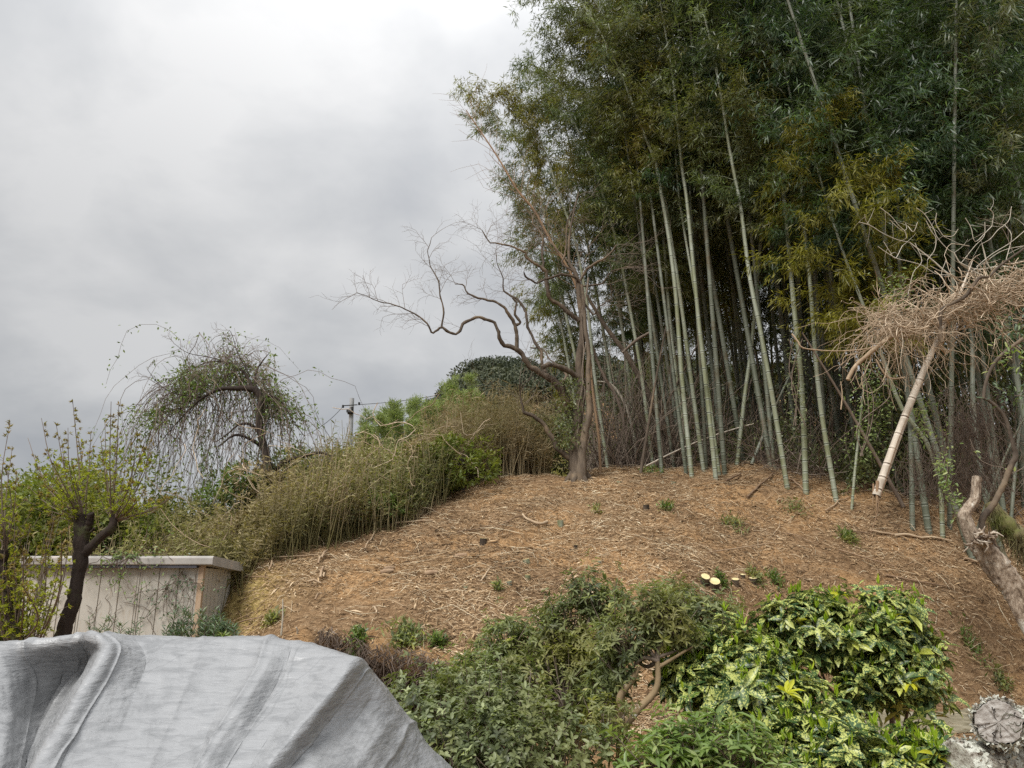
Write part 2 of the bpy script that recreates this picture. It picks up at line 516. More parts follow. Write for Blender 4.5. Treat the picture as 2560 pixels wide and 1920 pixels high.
def simple_noise_mat(name, stops, scale, rough=.8, bump=.3, spec=.3, detail=6, metal=0, dist=.01, stretch=(1, 1, 1)):
    m, nt, out = new_mat(name)
    g = nt.nodes.new('ShaderNodeNewGeometry')
    mp = nt.nodes.new('ShaderNodeMapping'); mp.inputs['Scale'].default_value = stretch
    lk(nt, g.outputs['Position'], mp.inputs['Vector'])
    n1 = noise(nt, mp.outputs[0], scale, detail, .62)
    p = nt.nodes.new('ShaderNodeBsdfPrincipled')
    lk(nt, ramp(nt, n1, stops), p.inputs['Base Color'])
    p.inputs['Roughness'].default_value = rough; p.inputs['Specular IOR Level'].default_value = spec; p.inputs['Metallic'].default_value = metal
    b = nt.nodes.new('ShaderNodeBump'); b.inputs['Strength'].default_value = bump; b.inputs['Distance'].default_value = dist
    lk(nt, n1, b.inputs['Height']); lk(nt, b.outputs[0], p.inputs['Normal'])
    lk(nt, p.outputs[0], out.inputs[0])
    return m


M['path'] = simple_noise_mat('old_concrete', [(.3, (.10, .085, .05)), (.5, (.20, .175, .115)), (.7, (.29, .26, .19))], 5, .9)
M['pole'] = simple_noise_mat('concrete_pole', [(.3, (.27, .28, .29)), (.7, (.38, .39, .4))], 3, .8)
M['black'] = simple_noise_mat('black_rubber', [(.3, (.01, .01, .01)), (.7, (.03, .03, .03))], 3, .6)


def shed_wall_mat():
    m, nt, out = new_mat('shed_painted_steel')
    g = nt.nodes.new('ShaderNodeNewGeometry')
    mp = nt.nodes.new('ShaderNodeMapping'); mp.inputs['Scale'].default_value = (1, 1, .16)
    lk(nt, g.outputs['Position'], mp.inputs['Vector'])
    n1 = noise(nt, mp.outputs[0], 26, 6, .7)
    n2 = noise(nt, g.outputs['Position'], 2.2, 5, .6)
    n3 = noise(nt, g.outputs['Position'], 60, 3, .6)
    base = mixc(nt, n2, (.36, .335, .29), (.50, .475, .42))
    c = mixc(nt, ramp(nt, n1, [(.54, (0, 0, 0)), (.70, (.6, .6, .6))]), base, (.30, .22, .14))
    c = mixc(nt, tint_attr(nt), c, (.38, .20, .07))
    p = nt.nodes.new('ShaderNodeBsdfPrincipled'); lk(nt, c, p.inputs['Base Color'])
    p.inputs['Roughness'].default_value = .6
    lk(nt, p.outputs[0], out.inputs[0])
    return m


M['shed'] = shed_wall_mat()
M['fascia'] = simple_noise_mat('shed_grey_steel', [(.3, (.27, .255, .235)), (.55, (.37, .35, .325)), (.75, (.42, .34, .27))], 4, .55, .05, stretch=(1, 1, .4))
M['gutter'] = simple_noise_mat('dark_gutter', [(.3, (.04, .04, .05)), (.7, (.085, .085, .10))], 4, .5, .05)


def tarp_mat():
    m, nt, out = new_mat('silver_tarpaulin')
    g = nt.nodes.new('ShaderNodeNewGeometry')
    def mapped(rot, sc_):
        mp = nt.nodes.new('ShaderNodeMapping'); mp.inputs['Scale'].default_value = sc_; mp.inputs['Rotation'].default_value = rot
        lk(nt, g.outputs['Position'], mp.inputs['Vector'])
        return mp.outputs[0]
    n1 = noise(nt, mapped((0, .12, 0), (2.6, 4, 20)), 2.6, 5, .62, .4)
    n2 = noise(nt, mapped((0, .75, 0), (1.4, 1.4, 9)), 1.1, 4, .55, .8)
    n3 = noise(nt, mapped((0, 0, 0), (1, 1, 1)), 1.7, 5, .6, .6)
    n4 = noise(nt, mapped((0, -.5, .2), (5, 5, 34)), 2.0, 4, .6, .4)
    c = mixc(nt, ramp(nt, n1, [(.38, (1, 1, 1)), (.52, (0, 0, 0))]), (.29, .295, .301), (.225, .23, .236))
    c = mixc(nt, mathn(nt, 'MULTIPLY', ramp(nt, n3, [(.48, (0, 0, 0)), (.68, (1, 1, 1))]), .18), c, (.27, .274, .276))
    # straight crease lines left from packing
    def creases(rot, s, wd):
        v = mapped(rot, (1, 1, 1))
        sx = nt.nodes.new('ShaderNodeSeparateXYZ'); lk(nt, v, sx.inputs[0])
        f = mathn(nt, 'FRACT', mathn(nt, 'ADD', mathn(nt, 'MULTIPLY', sx.outputs[0], s), mathn(nt, 'MULTIPLY', n3, .25)))
        return mathn(nt, 'LESS_THAN', f, wd)
    cr = mathn(nt, 'MAXIMUM', creases((0, .8, .3), 3.1, .02), creases((0, -.72, .1), 2.3, .012))
    c = mixc(nt, mathn(nt, 'MULTIPLY', cr, .35), c, (.17, .175, .18))
    p = nt.nodes.new('ShaderNodeBsdfPrincipled'); lk(nt, c, p.inputs['Base Color'])
    p.inputs['Roughness'].default_value = .45; p.inputs['Metallic'].default_value = .2; p.inputs['Specular IOR Level'].default_value = .5
    rg1 = nt.nodes.new('ShaderNodeTexNoise'); rg1.noise_type = 'RIDGED_MULTIFRACTAL'; rg1.inputs['Scale'].default_value = 2.2; rg1.inputs['Detail'].default_value = 4
    lk(nt, mapped((.2, .35, 0), (3.2, 3.2, 9.5)), rg1.inputs['Vector'])
    c = mixc(nt, mathn(nt, 'MULTIPLY', ramp(nt, rg1.outputs['Fac'], [(.55, (0, 0, 0)), (.95, (1, 1, 1))]), .3), c, (.40, .405, .41))
    lk(nt, c, p.inputs['Base Color'])
    n1 = mathn(nt, 'ADD', n1, mathn(nt, 'MULTIPLY', rg1.outputs['Fac'], .7))
    h = mathn(nt, 'ADD', mathn(nt, 'ADD', n1, mathn(nt, 'MULTIPLY', n2, 1.4)), mathn(nt, 'MULTIPLY', n4, .7))
    b = nt.nodes.new('ShaderNodeBump'); b.inputs['Strength'].default_value = .6; b.inputs['Distance'].default_value = .013
    lk(nt, h, b.inputs['Height']); lk(nt, b.outputs[0], p.inputs['Normal'])
    lk(nt, p.outputs[0], out.inputs[0])
    return m


M['tarp'] = tarp_mat()
M['ink'] = simple_noise_mat('faded_ink', [(.3, (.30, .30, .31)), (.7, (.42, .42, .43))], 9, .6, 0)

# ------------------------------------------------------------------ terrain
CT = []


def gp(c, x, y, Y):
    CT.append(cpt(c, x, y, Y))


# crest of the cleared mound, left to right
for u, v, Y in [(591, 1412, 11.5), (715, 1389, 12), (818, 1352, 12.7), (972, 1291, 13.8), (1075, 1260, 14.6), (1178, 1224, 15.5), (1307, 1195, 16.3), (1446, 1195, 16.6), (1560, 1172, 17.5),
                (1700, 1165, 17.8),
                # slope
                (700, 1480, 10.4), (850, 1450, 10.9), (1000, 1410, 11.5), (1300, 1400, 11.6), (1300, 1300, 13.4), (1120, 1330, 13.0), (1500, 1300, 13.6), (1500, 1420, 11.4),
                (843, 1622, 9.1), (1030, 1615, 9.25), (1230, 1580, 9.6), (1450, 1560, 9.8), (700, 1560, 9.5),
                (1782, 1447, 11.3), (1700, 1330, 12.9), (1969, 1224, 14.6), (1760, 1190, 16.2), (2091, 1254, 14.4), (2286, 1322, 13.6), (2357, 1347, 13.3), (2413, 1468, 12.5),
                (2100, 1450, 12.2), (1950, 1550, 11.5), (2250, 1560, 12.0), (2500, 1430, 13.2), (2540, 1560, 12.6), (2050, 1350, 13.2), (2300, 1690, 11.5), (1850, 1290, 13.6),
                # left cut bank
                (600, 1432, 11.2), (600, 1520, 10.75), (640, 1600, 10.0), (560, 1600, 10.3)]:
    CT.append(pt(u, v, Y))
for x, y, z in [(-6, 8, 0), (-3, 7.5, 0.05), (0, 7.2, 0), (3, 7.8, 0), (6, 8.4, 0), (9, 9, 0), (4.6, 10.6, 0.0), (6.4, 11.0, .0), (5, 9.4, 0), (7, 10, 0), (3.2, 10.2, .25), (9, 11.2, 0), (-6, 4, 0), (0, 4, 0), (6, 4, 0), (-2.2, 8.55, .5), (-.8, 8.7, .5), (2.2, 8.9, .3), (.8, 8.8, .45),
                (-7, 10.4, .1), (-5, 10.3, .2), (-6.5, 13, 1.2), (-9, 15, .8), (-5.5, 17, 1.8), (-2, 20, 2.6), (2, 22, 3.9), (6, 22, 4.1), (10, 22, 4.3), (-10, 10, 0), (-10, 20, .8), (14, 18, 4.4), (12, 14, 3.6), (10, 13, 1.8), (13, 9, .4), (3, 28, 3.0), (10, 28, 3.4), (-6, 28, 1.2)]:
    CT.append(np.array([x, y, z], float))
CT = np.array(CT)


def _phi(r2):
    return r2 * np.log(r2 + 1e-9) * .5


def _tps():
    n = len(CT)
    X = CT[:, :2]
    K = _phi(((X[:, None] - X[None]) ** 2).sum(-1)) + np.eye(n) * .25
    Pm = np.c_[np.ones(n), X]
    A = np.block([[K, Pm], [Pm.T, np.zeros((3, 3))]])
    return np.linalg.solve(A, np.r_[CT[:, 2], 0, 0, 0])


TW = _tps()


def sstep(a, b, x):
    t = np.clip((x - a) / (b - a), 0, 1)
    return t * t * (3 - 2 * t)


def path_mask(x, y):
    c = 10.3 + (x - 4.3) * .16
    return np.exp(-((y - c) / 1.05) ** 4) * sstep(1.9, 2.8, x)


def gz(x, y):
    x = np.asarray(x, float); y = np.asarray(y, float)
    shp = np.broadcast(x, y).shape
    x = np.broadcast_to(x, shp).ravel(); y = np.broadcast_to(y, shp).ravel()
    xc = np.clip(x, -11, 15); yc = np.clip(y, 3.5, 29)
    z = np.empty(len(x))
    for i in range(0, len(x), 40000):
        q = np.c_[xc[i:i + 40000], yc[i:i + 40000]]
        z[i:i + 40000] = _phi(((q[:, None] - CT[None, :, :2]) ** 2).sum(-1)) @ TW[:-3] + TW[-3] + q @ TW[-2:]
    z = np.maximum(z, -.02)
    # the lower bank: a step at the foot of the mound
    edge = 9.12 + .12 * np.sin(x * 2.1) + .07 * np.sin(x * 5.3 + 1) + .10 * np.maximum(x, 0)
    inb = sstep(-2.4, -1.8, x) * (1 - sstep(.6, 1.6, x))
    st = sstep(-.13, .13, y - edge)
    z = z + inb * (st - 1) * np.exp(-(np.minimum(y - edge, 0) / .9) ** 2) * .55
    d = np.maximum(np.maximum(np.abs(x - 1) - 14, 0), np.maximum(y - 27, 0))
    z = z * (1 - sstep(0, 25, d)) + (-1.0) * sstep(0, 25, d)
    pmk = path_mask(x, y)
    z = z * (1 - pmk) + 0 * pmk
    m = sstep(8, 9.6, y) * (1 - pmk) * (1 - sstep(30, 60, y))
    q = np.c_[x, y]
    z = z + m * (.085 * wob(q, 1.9, 1) + .045 * wob(q, 5.5, 2) + .014 * wob(q, 15, 3))
    # pit with overhanging soil in the middle of the slope
    px, py = PIT
    z = z + .16 * np.exp(-(((x - px) / .45) ** 2 + ((y - py - .25) / .22) ** 2)) - .20 * np.exp(-(((x - px) / .4) ** 2 + ((y - py + .12) / .16) ** 2))
    return z.reshape(shp)


PIT = (0.0, 12.3)


def gn(x, y, e=.06):
    dx = (gz(x + e, y) - gz(x - e, y)) / (2 * e); dy = (gz(x, y + e) - gz(x, y - e)) / (2 * e)
    return nrm(np.stack([-dx, -dy, np.ones_like(dx)], -1))


def ground_at(u, v, ymin=8.0, ymax=30.0):
    """first ground point along the sight line through (u, v)"""
    Y = np.arange(ymin, ymax, .04)
    P = pt(u, v, Y)
    h = gz(P[:, 0], P[:, 1])
    below = np.where(P[:, 2] <= h)[0]
    if len(below) == 0:
        i = np.argmin(P[:, 2] - h)
    else:
        i = below[0]
    return np.array([P[i, 0], P[i, 1], h[i]])


def spacing(lo, hi, flo, fhi, step, grow):
    mid = list(np.arange(flo, fhi, step))
    a = []; x, s = flo, step
    while x > lo:
        s *= grow; x -= s; a.append(x)
    b = []; x, s = mid[-1], step
    while x < hi:
        s *= grow; x += s; b.append(x)
    return np.array(a[::-1] + mid + b)


gx = spacing(-400, 400, -7.5, 11.5, .07, 1.13)
gy = spacing(-40, 800, 7.6, 19.5, .07, 1.13)
GX, GY = np.meshgrid(gx, gy)
GZ = gz(GX, GY)
mb = MB()
nx_, ny_ = len(gx), len(gy)
ii = np.arange(ny_ - 1)[:, None] * nx_ + np.arange(nx_ - 1)[None]
Fg = np.stack([ii, ii + 1, ii + nx_ + 1, ii + nx_], -1).reshape(-1, 4)
fcx = GX[:-1, :-1].ravel(); fcy = GY[:-1, :-1].ravel()
clay_shade = np.exp(-(((fcx + 3.95) / .75) ** 2 + ((fcy - 10.6) / .8) ** 2)) * (wob(np.c_[fcx, fcy], 4, 9) * .5 + .9)
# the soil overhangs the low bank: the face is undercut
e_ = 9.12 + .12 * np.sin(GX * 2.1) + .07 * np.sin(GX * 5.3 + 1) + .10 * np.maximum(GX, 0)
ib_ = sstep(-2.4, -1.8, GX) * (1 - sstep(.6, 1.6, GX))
clay_shade = np.clip(clay_shade * 1.5, 0, 1) - (ib_ * sstep(-1.0, -.55, GY - e_) * (1 - sstep(-.02, .06, GY - e_)))[:-1, :-1].ravel()  # negative values paint the hollow's shade into the bank colour
GYs = GY + ib_ * .6 * np.exp(-(((GY - e_ + .12) / .12) ** 2)) * (1 + .3 * wob(np.stack([GX, GY], -1), 6, 3))
mb.add(np.stack([GX, GYs, GZ], -1).reshape(-1, 3), Fg, np.clip(clay_shade, -1, 1))
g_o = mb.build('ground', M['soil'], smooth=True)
tag(g_o, kind='structure')

# path at the foot of the slope
mb = MB()
xs = np.linspace(1.8, 40, 160); ts = np.linspace(-.68, .68, 5)
PX, PT_ = np.meshgrid(xs, ts)
PY = 10.3 + (PX - 4.3) * .16 + PT_ + .05 * np.sin(PX * 3.1) * np.sign(PT_)
PZ = gz(PX, PY) + .012
ii = np.arange(4)[:, None] * 160 + np.arange(159)[None]
mb.add(np.stack([PX, PY, PZ], -1).reshape(-1, 3), np.stack([ii, ii + 1, ii + 161, ii + 160], -1).reshape(-1, 4))
tag(mb.build('path', M['path'], smooth=True), kind='structure')

# ------------------------------------------------------------------ litter on the slope
def scatter_points(r, n, x0, x1, y0, y1, margin=120):
    out = []
    tot = 0
    while tot < n:
        x = r.uniform(x0, x1, n); y = y0 + (y1 - y0) * r.uniform(0, 1, n) ** 1.25
        z = gz(x, y)
        u, v = project(np.stack([x, y, z], -1))
        ok = (u > -margin) & (u < W0 + margin) & (v < H0 + margin)
        out.append(np.stack([x, y, z], -1)[ok]); tot += ok.sum()
    return np.concatenate(out)[:n]


def litter_density(P):
    q = P[:, :2]
    bare = sstep(.05, .55, wob(q, .9, 4) * .8 + wob(q, 2.4, 6) * .5)
    pm = path_mask(P[:, 0], P[:, 1])
    cl_m = np.exp(-(((q[:, 0] + 3.95) / .6) ** 2 + ((q[:, 1] - 10.6) / .6) ** 2)) * .7
    ee = 9.12 + .12 * np.sin(q[:, 0] * 2.1) + .07 * np.sin(q[:, 0] * 5.3 + 1) + .10 * np.maximum(q[:, 0], 0)
    bk = sstep(-2.4, -1.8, q[:, 0]) * (1 - sstep(.6, 1.6, q[:, 0])) * (q[:, 1] > ee - .9) * (q[:, 1] < ee - .02) * .93
    bare = np.maximum(bare, cl_m / .78)
    return (1 - .78 * bare) * (1 - .97 * pm) * (1 - bk)


r = np.random.default_rng(11)
P = scatter_points(r, 270000, -7.0, 14, 8.4, 20.5)
P = P[r.uniform(size=len(P)) < litter_density(P)]
n = len(P)
N = gn(P[:, 0], P[:, 1])
a = r.uniform(0, 2 * np.pi, n)
d = np.stack([np.cos(a), np.sin(a), r.normal(0, .30, n)], -1)
d = nrm(d - N * (d * N).sum(-1, keepdims=True) * .85)
nn = nrm(N + rdir(r, n) * .45)
mb = MB()
big_ = r.uniform(size=n) < .03
L = np.where(big_, r.uniform(.10, .2, n), r.uniform(.025, .09, n)); Wd = np.where(big_, L * .15, L * r.uniform(.07, .22, n))
tn = np.clip(r.beta(2.0, 2.7, n) + .17 * wob(P[:, :2], 1.3, 8) + .14 * wob(P[:, :2], 4.3, 2), 0, 1)
leaves(mb, P + N * r.uniform(.005, .035, n)[:, None], d, nn, L, Wd, tn)
tag(mb.build('leaf_litter', M['straw']), 'dry brown bamboo leaves and chips covering the cleared slope', 'leaf litter', kind='stuff')

mb = MB()
n = 26000
P = scatter_points(r, n, -7, 14, 8.5, 20)
P = P[r.uniform(size=len(P)) < litter_density(P)]; n = len(P)
N = gn(P[:, 0], P[:, 1]); a = r.uniform(0, 2 * np.pi, n)
d = np.stack([np.cos(a), np.sin(a) * .8, r.normal(0, .12, n)], -1); d = nrm(d - N * (d * N).sum(-1, keepdims=True) * .9)
L = r.gamma(2.0, .09, n) + .06
side = np.cross(d, N)
bend = r.normal(0, .12, n)[:, None] * L[:, None] * side
p0 = P + N * .012; p1 = P + d * L[:, None] * .5 + bend + N * r.uniform(.01, .05, n)[:, None]; p2 = P + d * L[:, None] + N * .01
rad = r.uniform(.0018, .0050, n)
tubes(mb, np.stack([p0, p1, p2], 1), np.stack([rad, rad, rad * .5], 1), 3, r.uniform(.15, 1, n), ref=np.array([.1, .2, .95]))
tag(mb.build('twig_litter', M['straw']), 'thin dry twigs lying all over the brown slope', 'twig litter', kind='stuff')

# roots and hanging litter along the low bank
mb = MB()
n = 520
x = r.uniform(-2.2, 1.2, n); edge = 9.12 + .12 * np.sin(x * 2.1) + .07 * np.sin(x * 5.3 + 1) + .10 * np.maximum(x, 0)
y = edge + r.uniform(-.10, .22, n); z = gz(x, edge + .22) + r.uniform(-.12, .0, n)
L = r.uniform(.05, .34, n)
p0 = np.stack([x, y + .05, z], -1); p1 = p0 + np.stack([r.normal(0, .07, n), -r.uniform(.06, .2, n), -L * .35], -1)
p2 = p1 + np.stack([r.normal(0, .08, n), r.normal(0, .06, n), -L * .6], -1); p3 = p2 + np.stack([r.normal(0, .06, n), r.normal(0, .05, n), -L * .3], -1)
rad = r.uniform(.002, .006, n)
tubes(mb, np.stack([p0, p1, p2, p3], 1), rad[:, None] * np.array([1, 1, .8, .4]), 3, r.uniform(0, .35, n), ref=np.array([.9, .3, .1]))
n = 700
x = r.uniform(-2.2, 1.2, n); edge = 9.12 + .12 * np.sin(x * 2.1) + .07 * np.sin(x * 5.3 + 1) + .10 * np.maximum(x, 0)
p0 = np.stack([x, edge + r.uniform(-.12, .06, n), gz(x, edge + .2) - r.uniform(-.05, .35, n)], -1)
leaves(mb, p0, np.stack([r.normal(0, .5, n), -r.uniform(.2, 1, n), -r.uniform(.2, 1, n)], -1), rdir(r, n), r.uniform(.05, .16, n), r.uniform(.008, .02, n), r.uniform(.0, .4, n))
tag(mb.build('root_fringe', M['twig']), 'fringe of roots and straw hanging over the dark low bank', 'roots', kind='stuff')


# ------------------------------------------------------------------ bamboo
def culm_mesh(mb, path, rb, r):
    """path (n,3) dense; adds a jointed culm"""
    L = np.r_[0, np.cumsum(np.linalg.norm(np.diff(path, axis=0), axis=1))]
    tot = L[-1]
    nodes = []
    s, st = .08, .16
    while s < tot - .1:
        nodes.append(s); st = min(st * 1.09, .40); s += st * r.uniform(.93, 1.07)
    ss, fac, tin = [0.], [1.], []
    for k_ in nodes:
        ss += [k_ - .030, k_ - .009, k_ + .009, k_ + .03]
        fac += [1, 1.035, 1.035, .99]
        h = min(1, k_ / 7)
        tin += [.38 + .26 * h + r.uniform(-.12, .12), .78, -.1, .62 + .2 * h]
    ss.append(tot); fac.append(1); tin.append(.6)
    ss = np.array(ss); fac = np.array(fac)
    Pp = np.stack([np.interp(ss, L, path[:, i]) for i in range(3)], -1)
    fr = ss / tot
    R = rb * (1 - .35 * fr - .55 * fr ** 3) * fac
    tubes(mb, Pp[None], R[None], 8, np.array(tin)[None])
    return np.array(nodes), tot, L


def bamboo_foliage(mb, path, r, start=.42, width=1.7, dens=1.0, leaf=.135, stop=1.0):
    L = np.r_[0, np.cumsum(np.linalg.norm(np.diff(path, axis=0), axis=1))]
    tot = L[-1]
    s = start * tot
    BP = []; BD = []; BL = []
    while s < tot * stop:
        fr = (s / tot - start) / (1 - start)
        for b in range(2 if r.uniform() < .85 else 3):
            BP.append([np.interp(s, L, path[:, i]) for i in range(3)])
            az = r.uniform(0, 2 * np.pi)
            up = r.uniform(.25, .85)
            BD.append([math.cos(az), math.sin(az), up])
            env = (.45 + .75 * math.sin(min(1, fr * 1.15 + .12) * math.pi * .86))
            BL.append(width * env * r.uniform(.55, 1.15))
        s += r.uniform(.18, .30)
    BP = np.array(BP); BD = nrm(np.array(BD)); BL = np.array(BL)
    t = np.array([0, .35, .7, 1.0])
    P = BP[:, None] + BD[:, None] * (BL[:, None] * t)[..., None]
    P[..., 2] -= (BL[:, None] * (t ** 2)) * r.uniform(.25, .7, (len(BL), 1))
    tubes(mb, P, np.array([.010, .007, .004, .002]), 3, .75)
    # sprays
    ns = max(3, int(8 * dens))
    m = len(BP)
    tt = r.uniform(.22, 1.05, (m, ns))
    Q = BP[:, None] + BD[:, None] * (BL[:, None] * tt)[..., None]
    Q[..., 2] -= (BL[:, None] * tt ** 2) * .45
    Q = Q.reshape(-1, 3); D = np.repeat(BD, ns, 0)
    sd_ = nrm(D + rdir(r, len(Q)) * .9 + np.array([0, 0, -.15]))
    nl = 16
    tipbase = np.clip(r.uniform(.2, .65, len(Q)) + .28 * wob(Q, 1.6, 3), .05, .9)
    k = np.arange(nl) / nl
    pos = Q[:, None] + sd_[:, None] * (k * .42)[None, :, None] * r.uniform(.6, 1.25, (len(Q), 1, 1)) + r.normal(0, .035, (len(Q), nl, 3))
    ld = nrm(sd_[:, None] * .55 + rdir(r, len(Q) * nl).reshape(len(Q), nl, 3) * .62 + np.array([0, 0, -.62]))
    tnt = np.clip(tipbase[:, None] + r.normal(0, .16, (len(Q), nl)), 0, 1)
    nn_ = len(Q) * nl
    leaves(mb, pos.reshape(-1, 3), ld.reshape(-1, 3), nrm(rdir(r, nn_) + np.array([0, 0, .8])), r.uniform(.8, 1.4, nn_) * leaf, r.uniform(.75, 1.25, nn_) * leaf * .145, tnt.ravel())


rb = np.random.default_rng(21)
FRONT = [
    # name of look, polyline (photo points), distance at base, radius, extra drift of distance to the top, foliage start, width, leaf material, label
    ([(1519, 1170), (1485, 926), (1469, 770), (1437, 600), (1395, 480), (1357, 365), (1290, 275), (1190, 232)], 17.3, .050, .3, .50, 1.35, 'bam_leaf_warm', 'leaning bamboo just right of the bare trunk, its crown drooping left over the sky'),
    ([(1633, 1173), (1607, 960), (1581, 804), (1554, 657), (1541, 600), (1494, 445), (1455, 347), (1395, 230), (1350, 160)], 17.2, .056, .2, .55, 1.4, 'bam_leaf', 'slender bamboo standing alone between the bare tree and the paired culms'),
    ([(1730, 1194), (1706, 961), (1690, 744), (1674, 608), (1657, 506), (1639, 409), (1599, 307), (1552, 184), (1500, 80), (1450, 0)], 16.4, .064, .3, .60, 1.5, 'bam_leaf_grey', 'tall pale bamboo of the leaning pair, its jointed culm bare far up into the canopy'),
    ([(1760, 1181), (1728, 950), (1701, 744), (1672, 560), (1650, 420), (1612, 280), (1560, 150), (1520, 60)], 16.9, .062, .5, .62, 1.6, 'bam_leaf_warm', 'bamboo crossing close behind the tall pale leaning culm'),
    ([(1790, 1200), (1766, 972), (1747, 804), (1733, 663), (1717, 500), (1704, 409), (1683, 203), (1660, 60), (1640, -60)], 16.0, .060, .2, .60, 1.5, 'bam_leaf', 'straight bamboo sharing its foot with a thinner neighbour at the slope edge'),
    ([(1799, 1189), (1762, 907), (1742, 760), (1701, 516), (1690, 398), (1679, 271), (1672, 140)], 16.2, .045, .3, .6, 1.4, 'bam_leaf_dark', 'thinner bamboo rising from the same foot as the straight one'),
    ([(1842, 1165), (1862, 990), (1880, 853), (1901, 608), (1912, 450), (1918, 300), (1915, 150)], 17.0, .062, .3, .55, 1.5, 'bam_leaf_dark', 'bamboo leaning right that crosses behind its left-leaning neighbour'),
    ([(1969, 1224), (1934, 1010), (1901, 826), (1874, 690), (1853, 527), (1839, 451), (1823, 367), (1804, 247), (1780, 120), (1750, 0)], 14.7, .062, .2, .55, 1.45, 'bam_leaf', 'left-leaning blue-grey bamboo that crosses in front of a right-leaning one'),
    ([(2015, 1235), (2005, 977), (1983, 744), (1961, 500), (1954, 463), (1945, 330), (1925, 200), (1900, 60)], 14.4, .071, .2, .52, 1.4, 'bam_leaf_grey', 'thickest upright bamboo culm in the middle of the slope edge'),
    ([(2091, 1254), (2048, 988), (2026, 717), (2010, 554), (2000, 420), (1985, 290), (1960, 160)], 13.9, .060, .2, .5, 1.3, 'bam_leaf_dark', 'upright bamboo right of the thickest culm, green at its foot'),
    ([(2281, 1325), (2276, 1070), (2262, 880), (2250, 700), (2245, 560), (2240, 420), (2225, 250)], 12.7, .058, .3, .55, 1.3, 'bam_leaf_dark', 'dark green upright bamboo right behind the hanging broken cane'),
    ([(2357, 1347), (2349, 1211), (2316, 1105), (2254, 1020), (2205, 890), (2151, 744), (2113, 646), (2085, 560), (2060, 480), (2035, 390), (2012, 310)], 12.4, .052, .1, .50, 1.6, 'bam_leaf_olive', 'bamboo with an olive yellow crown standing out against the dark grove'),
    ([(2515, 1404), (2464, 1241), (2434, 1030), (2431, 870), (2424, 807), (2410, 600), (2400, 420), (2385, 250), (2370, 80)], 12.4, .060, .6, .5, 1.5, 'bam_leaf_dark', 'grey bamboo behind the broken dead trunk at the right'),
    ([(2440, 1200), (2417, 1020), (2375, 845), (2345, 700), (2330, 560), (2318, 400), (2300, 200)], 14.0, .060, .4, .55, 1.5, 'bam_leaf_dark', 'bamboo disappearing up behind the dry vine tangle'),
    ([(2129, 1276), (2137, 1180), (2146, 1097), (2160, 960), (2178, 800), (2200, 640)], 13.4, .034, .3, .62, .7, 'bam_leaf_olive', 'thin yellow-green bamboo sapling leaning right at the slope edge'),
    ([(2560, 1250), (2540, 1000), (2500, 800), (2480, 600), (2470, 400), (2465, 200)], 13.4, .062, .3, .5, 1.6, 'bam_leaf_dark', 'bamboo at the right edge of the grove behind the glossy twigs'),
]
EXT = {0: 1, 1: 2, 11: 1, 14: 5}
for k, (pl, Y, rad, dY, st, wd, lm, lab) in enumerate(FRONT):
    b = ground_at(pl[0][0], pl[0][1])
    Yb = b[1] if abs(b[1] - Y) < 2.2 else Y
    ys = Yb + dY * np.linspace(0, 1, len(pl))
    p3 = np.array([pt(u, v, yy) for (u, v), yy in zip(pl, ys)])
    p3[0, 2] = gz(p3[0, 0], p3[0, 1]) - .03
    rad *= .80
    path = smooth_path(p3, 90)
    # drooping tip
    dd = nrm(path[-1] - path[-6])
    ext = [path[-1]]
    for q in range(EXT.get(k, 12)):
        dd = nrm(dd + np.array([dd[0] * .04, rb.normal(0, .03), -.055]))
        ext.append(ext[-1] + dd * (.16 if k != 14 else .07))
    path = np.vstack([path, np.array(ext[1:])])
    t = thing('bamboo', path[0], lab, 'bamboo', 'tall bamboo along the edge of the cleared slope')
    m1 = MB(); culm_mesh(m1, path, rad, rb)
    m1.build('culm', M['culm_dark' if k in (10, 12, 13, 15) else 'culm'], t, smooth=True)
    m2 = MB(); bamboo_foliage(m2, path, rb, .3 if k in (12, 13, 15) else st if k < 3 or k == 14 else st - .08, wd * (.72 if k == 0 else 1.0), 1.25 if k < 7 else 2.0, .14)
    m2.build('foliage', M[lm], t)

# prototypes for the grove
protos = []
for k in range(6):
    r = np.random.default_rng(100 + k)
    H = [15, 16, 14.5, 15.5, 13.5, 16][k]
    lean = [(.10, .02), (.05, -.03), (.13, .0), (.03, .04), (.08, .0), (.0, .0)][k]
    s = np.linspace(0, 1, 80)
    path = np.stack([lean[0] * s * H + .9 * np.maximum(s - .72, 0) ** 2 * H, lean[1] * s * H, H * s - 1.6 * np.maximum(s - .78, 0) ** 2 * H], -1)
    m1 = MB(); culm_mesh(m1, path, r.uniform(.040, .052), r)
    m2 = MB(); bamboo_foliage(m2, path, r, [.38, .50, .44, .40, .36, .44][k], 1.6, 1.05, .15)
    protos.append((m1.mesh('culm'), m2.mesh('foliage')))


def mesh_with(me, mat, cache={}):
    key = (me.name, mat.name)
    if key not in cache:
        c = me.copy(); c.materials.clear(); c.materials.append(mat)
        if me.name.startswith('culm'):
            c.polygons.foreach_set('use_smooth', np.ones(len(c.polygons), bool))
        cache[key] = c
    return cache[key]


rg = np.random.default_rng(77)
BACKS = []
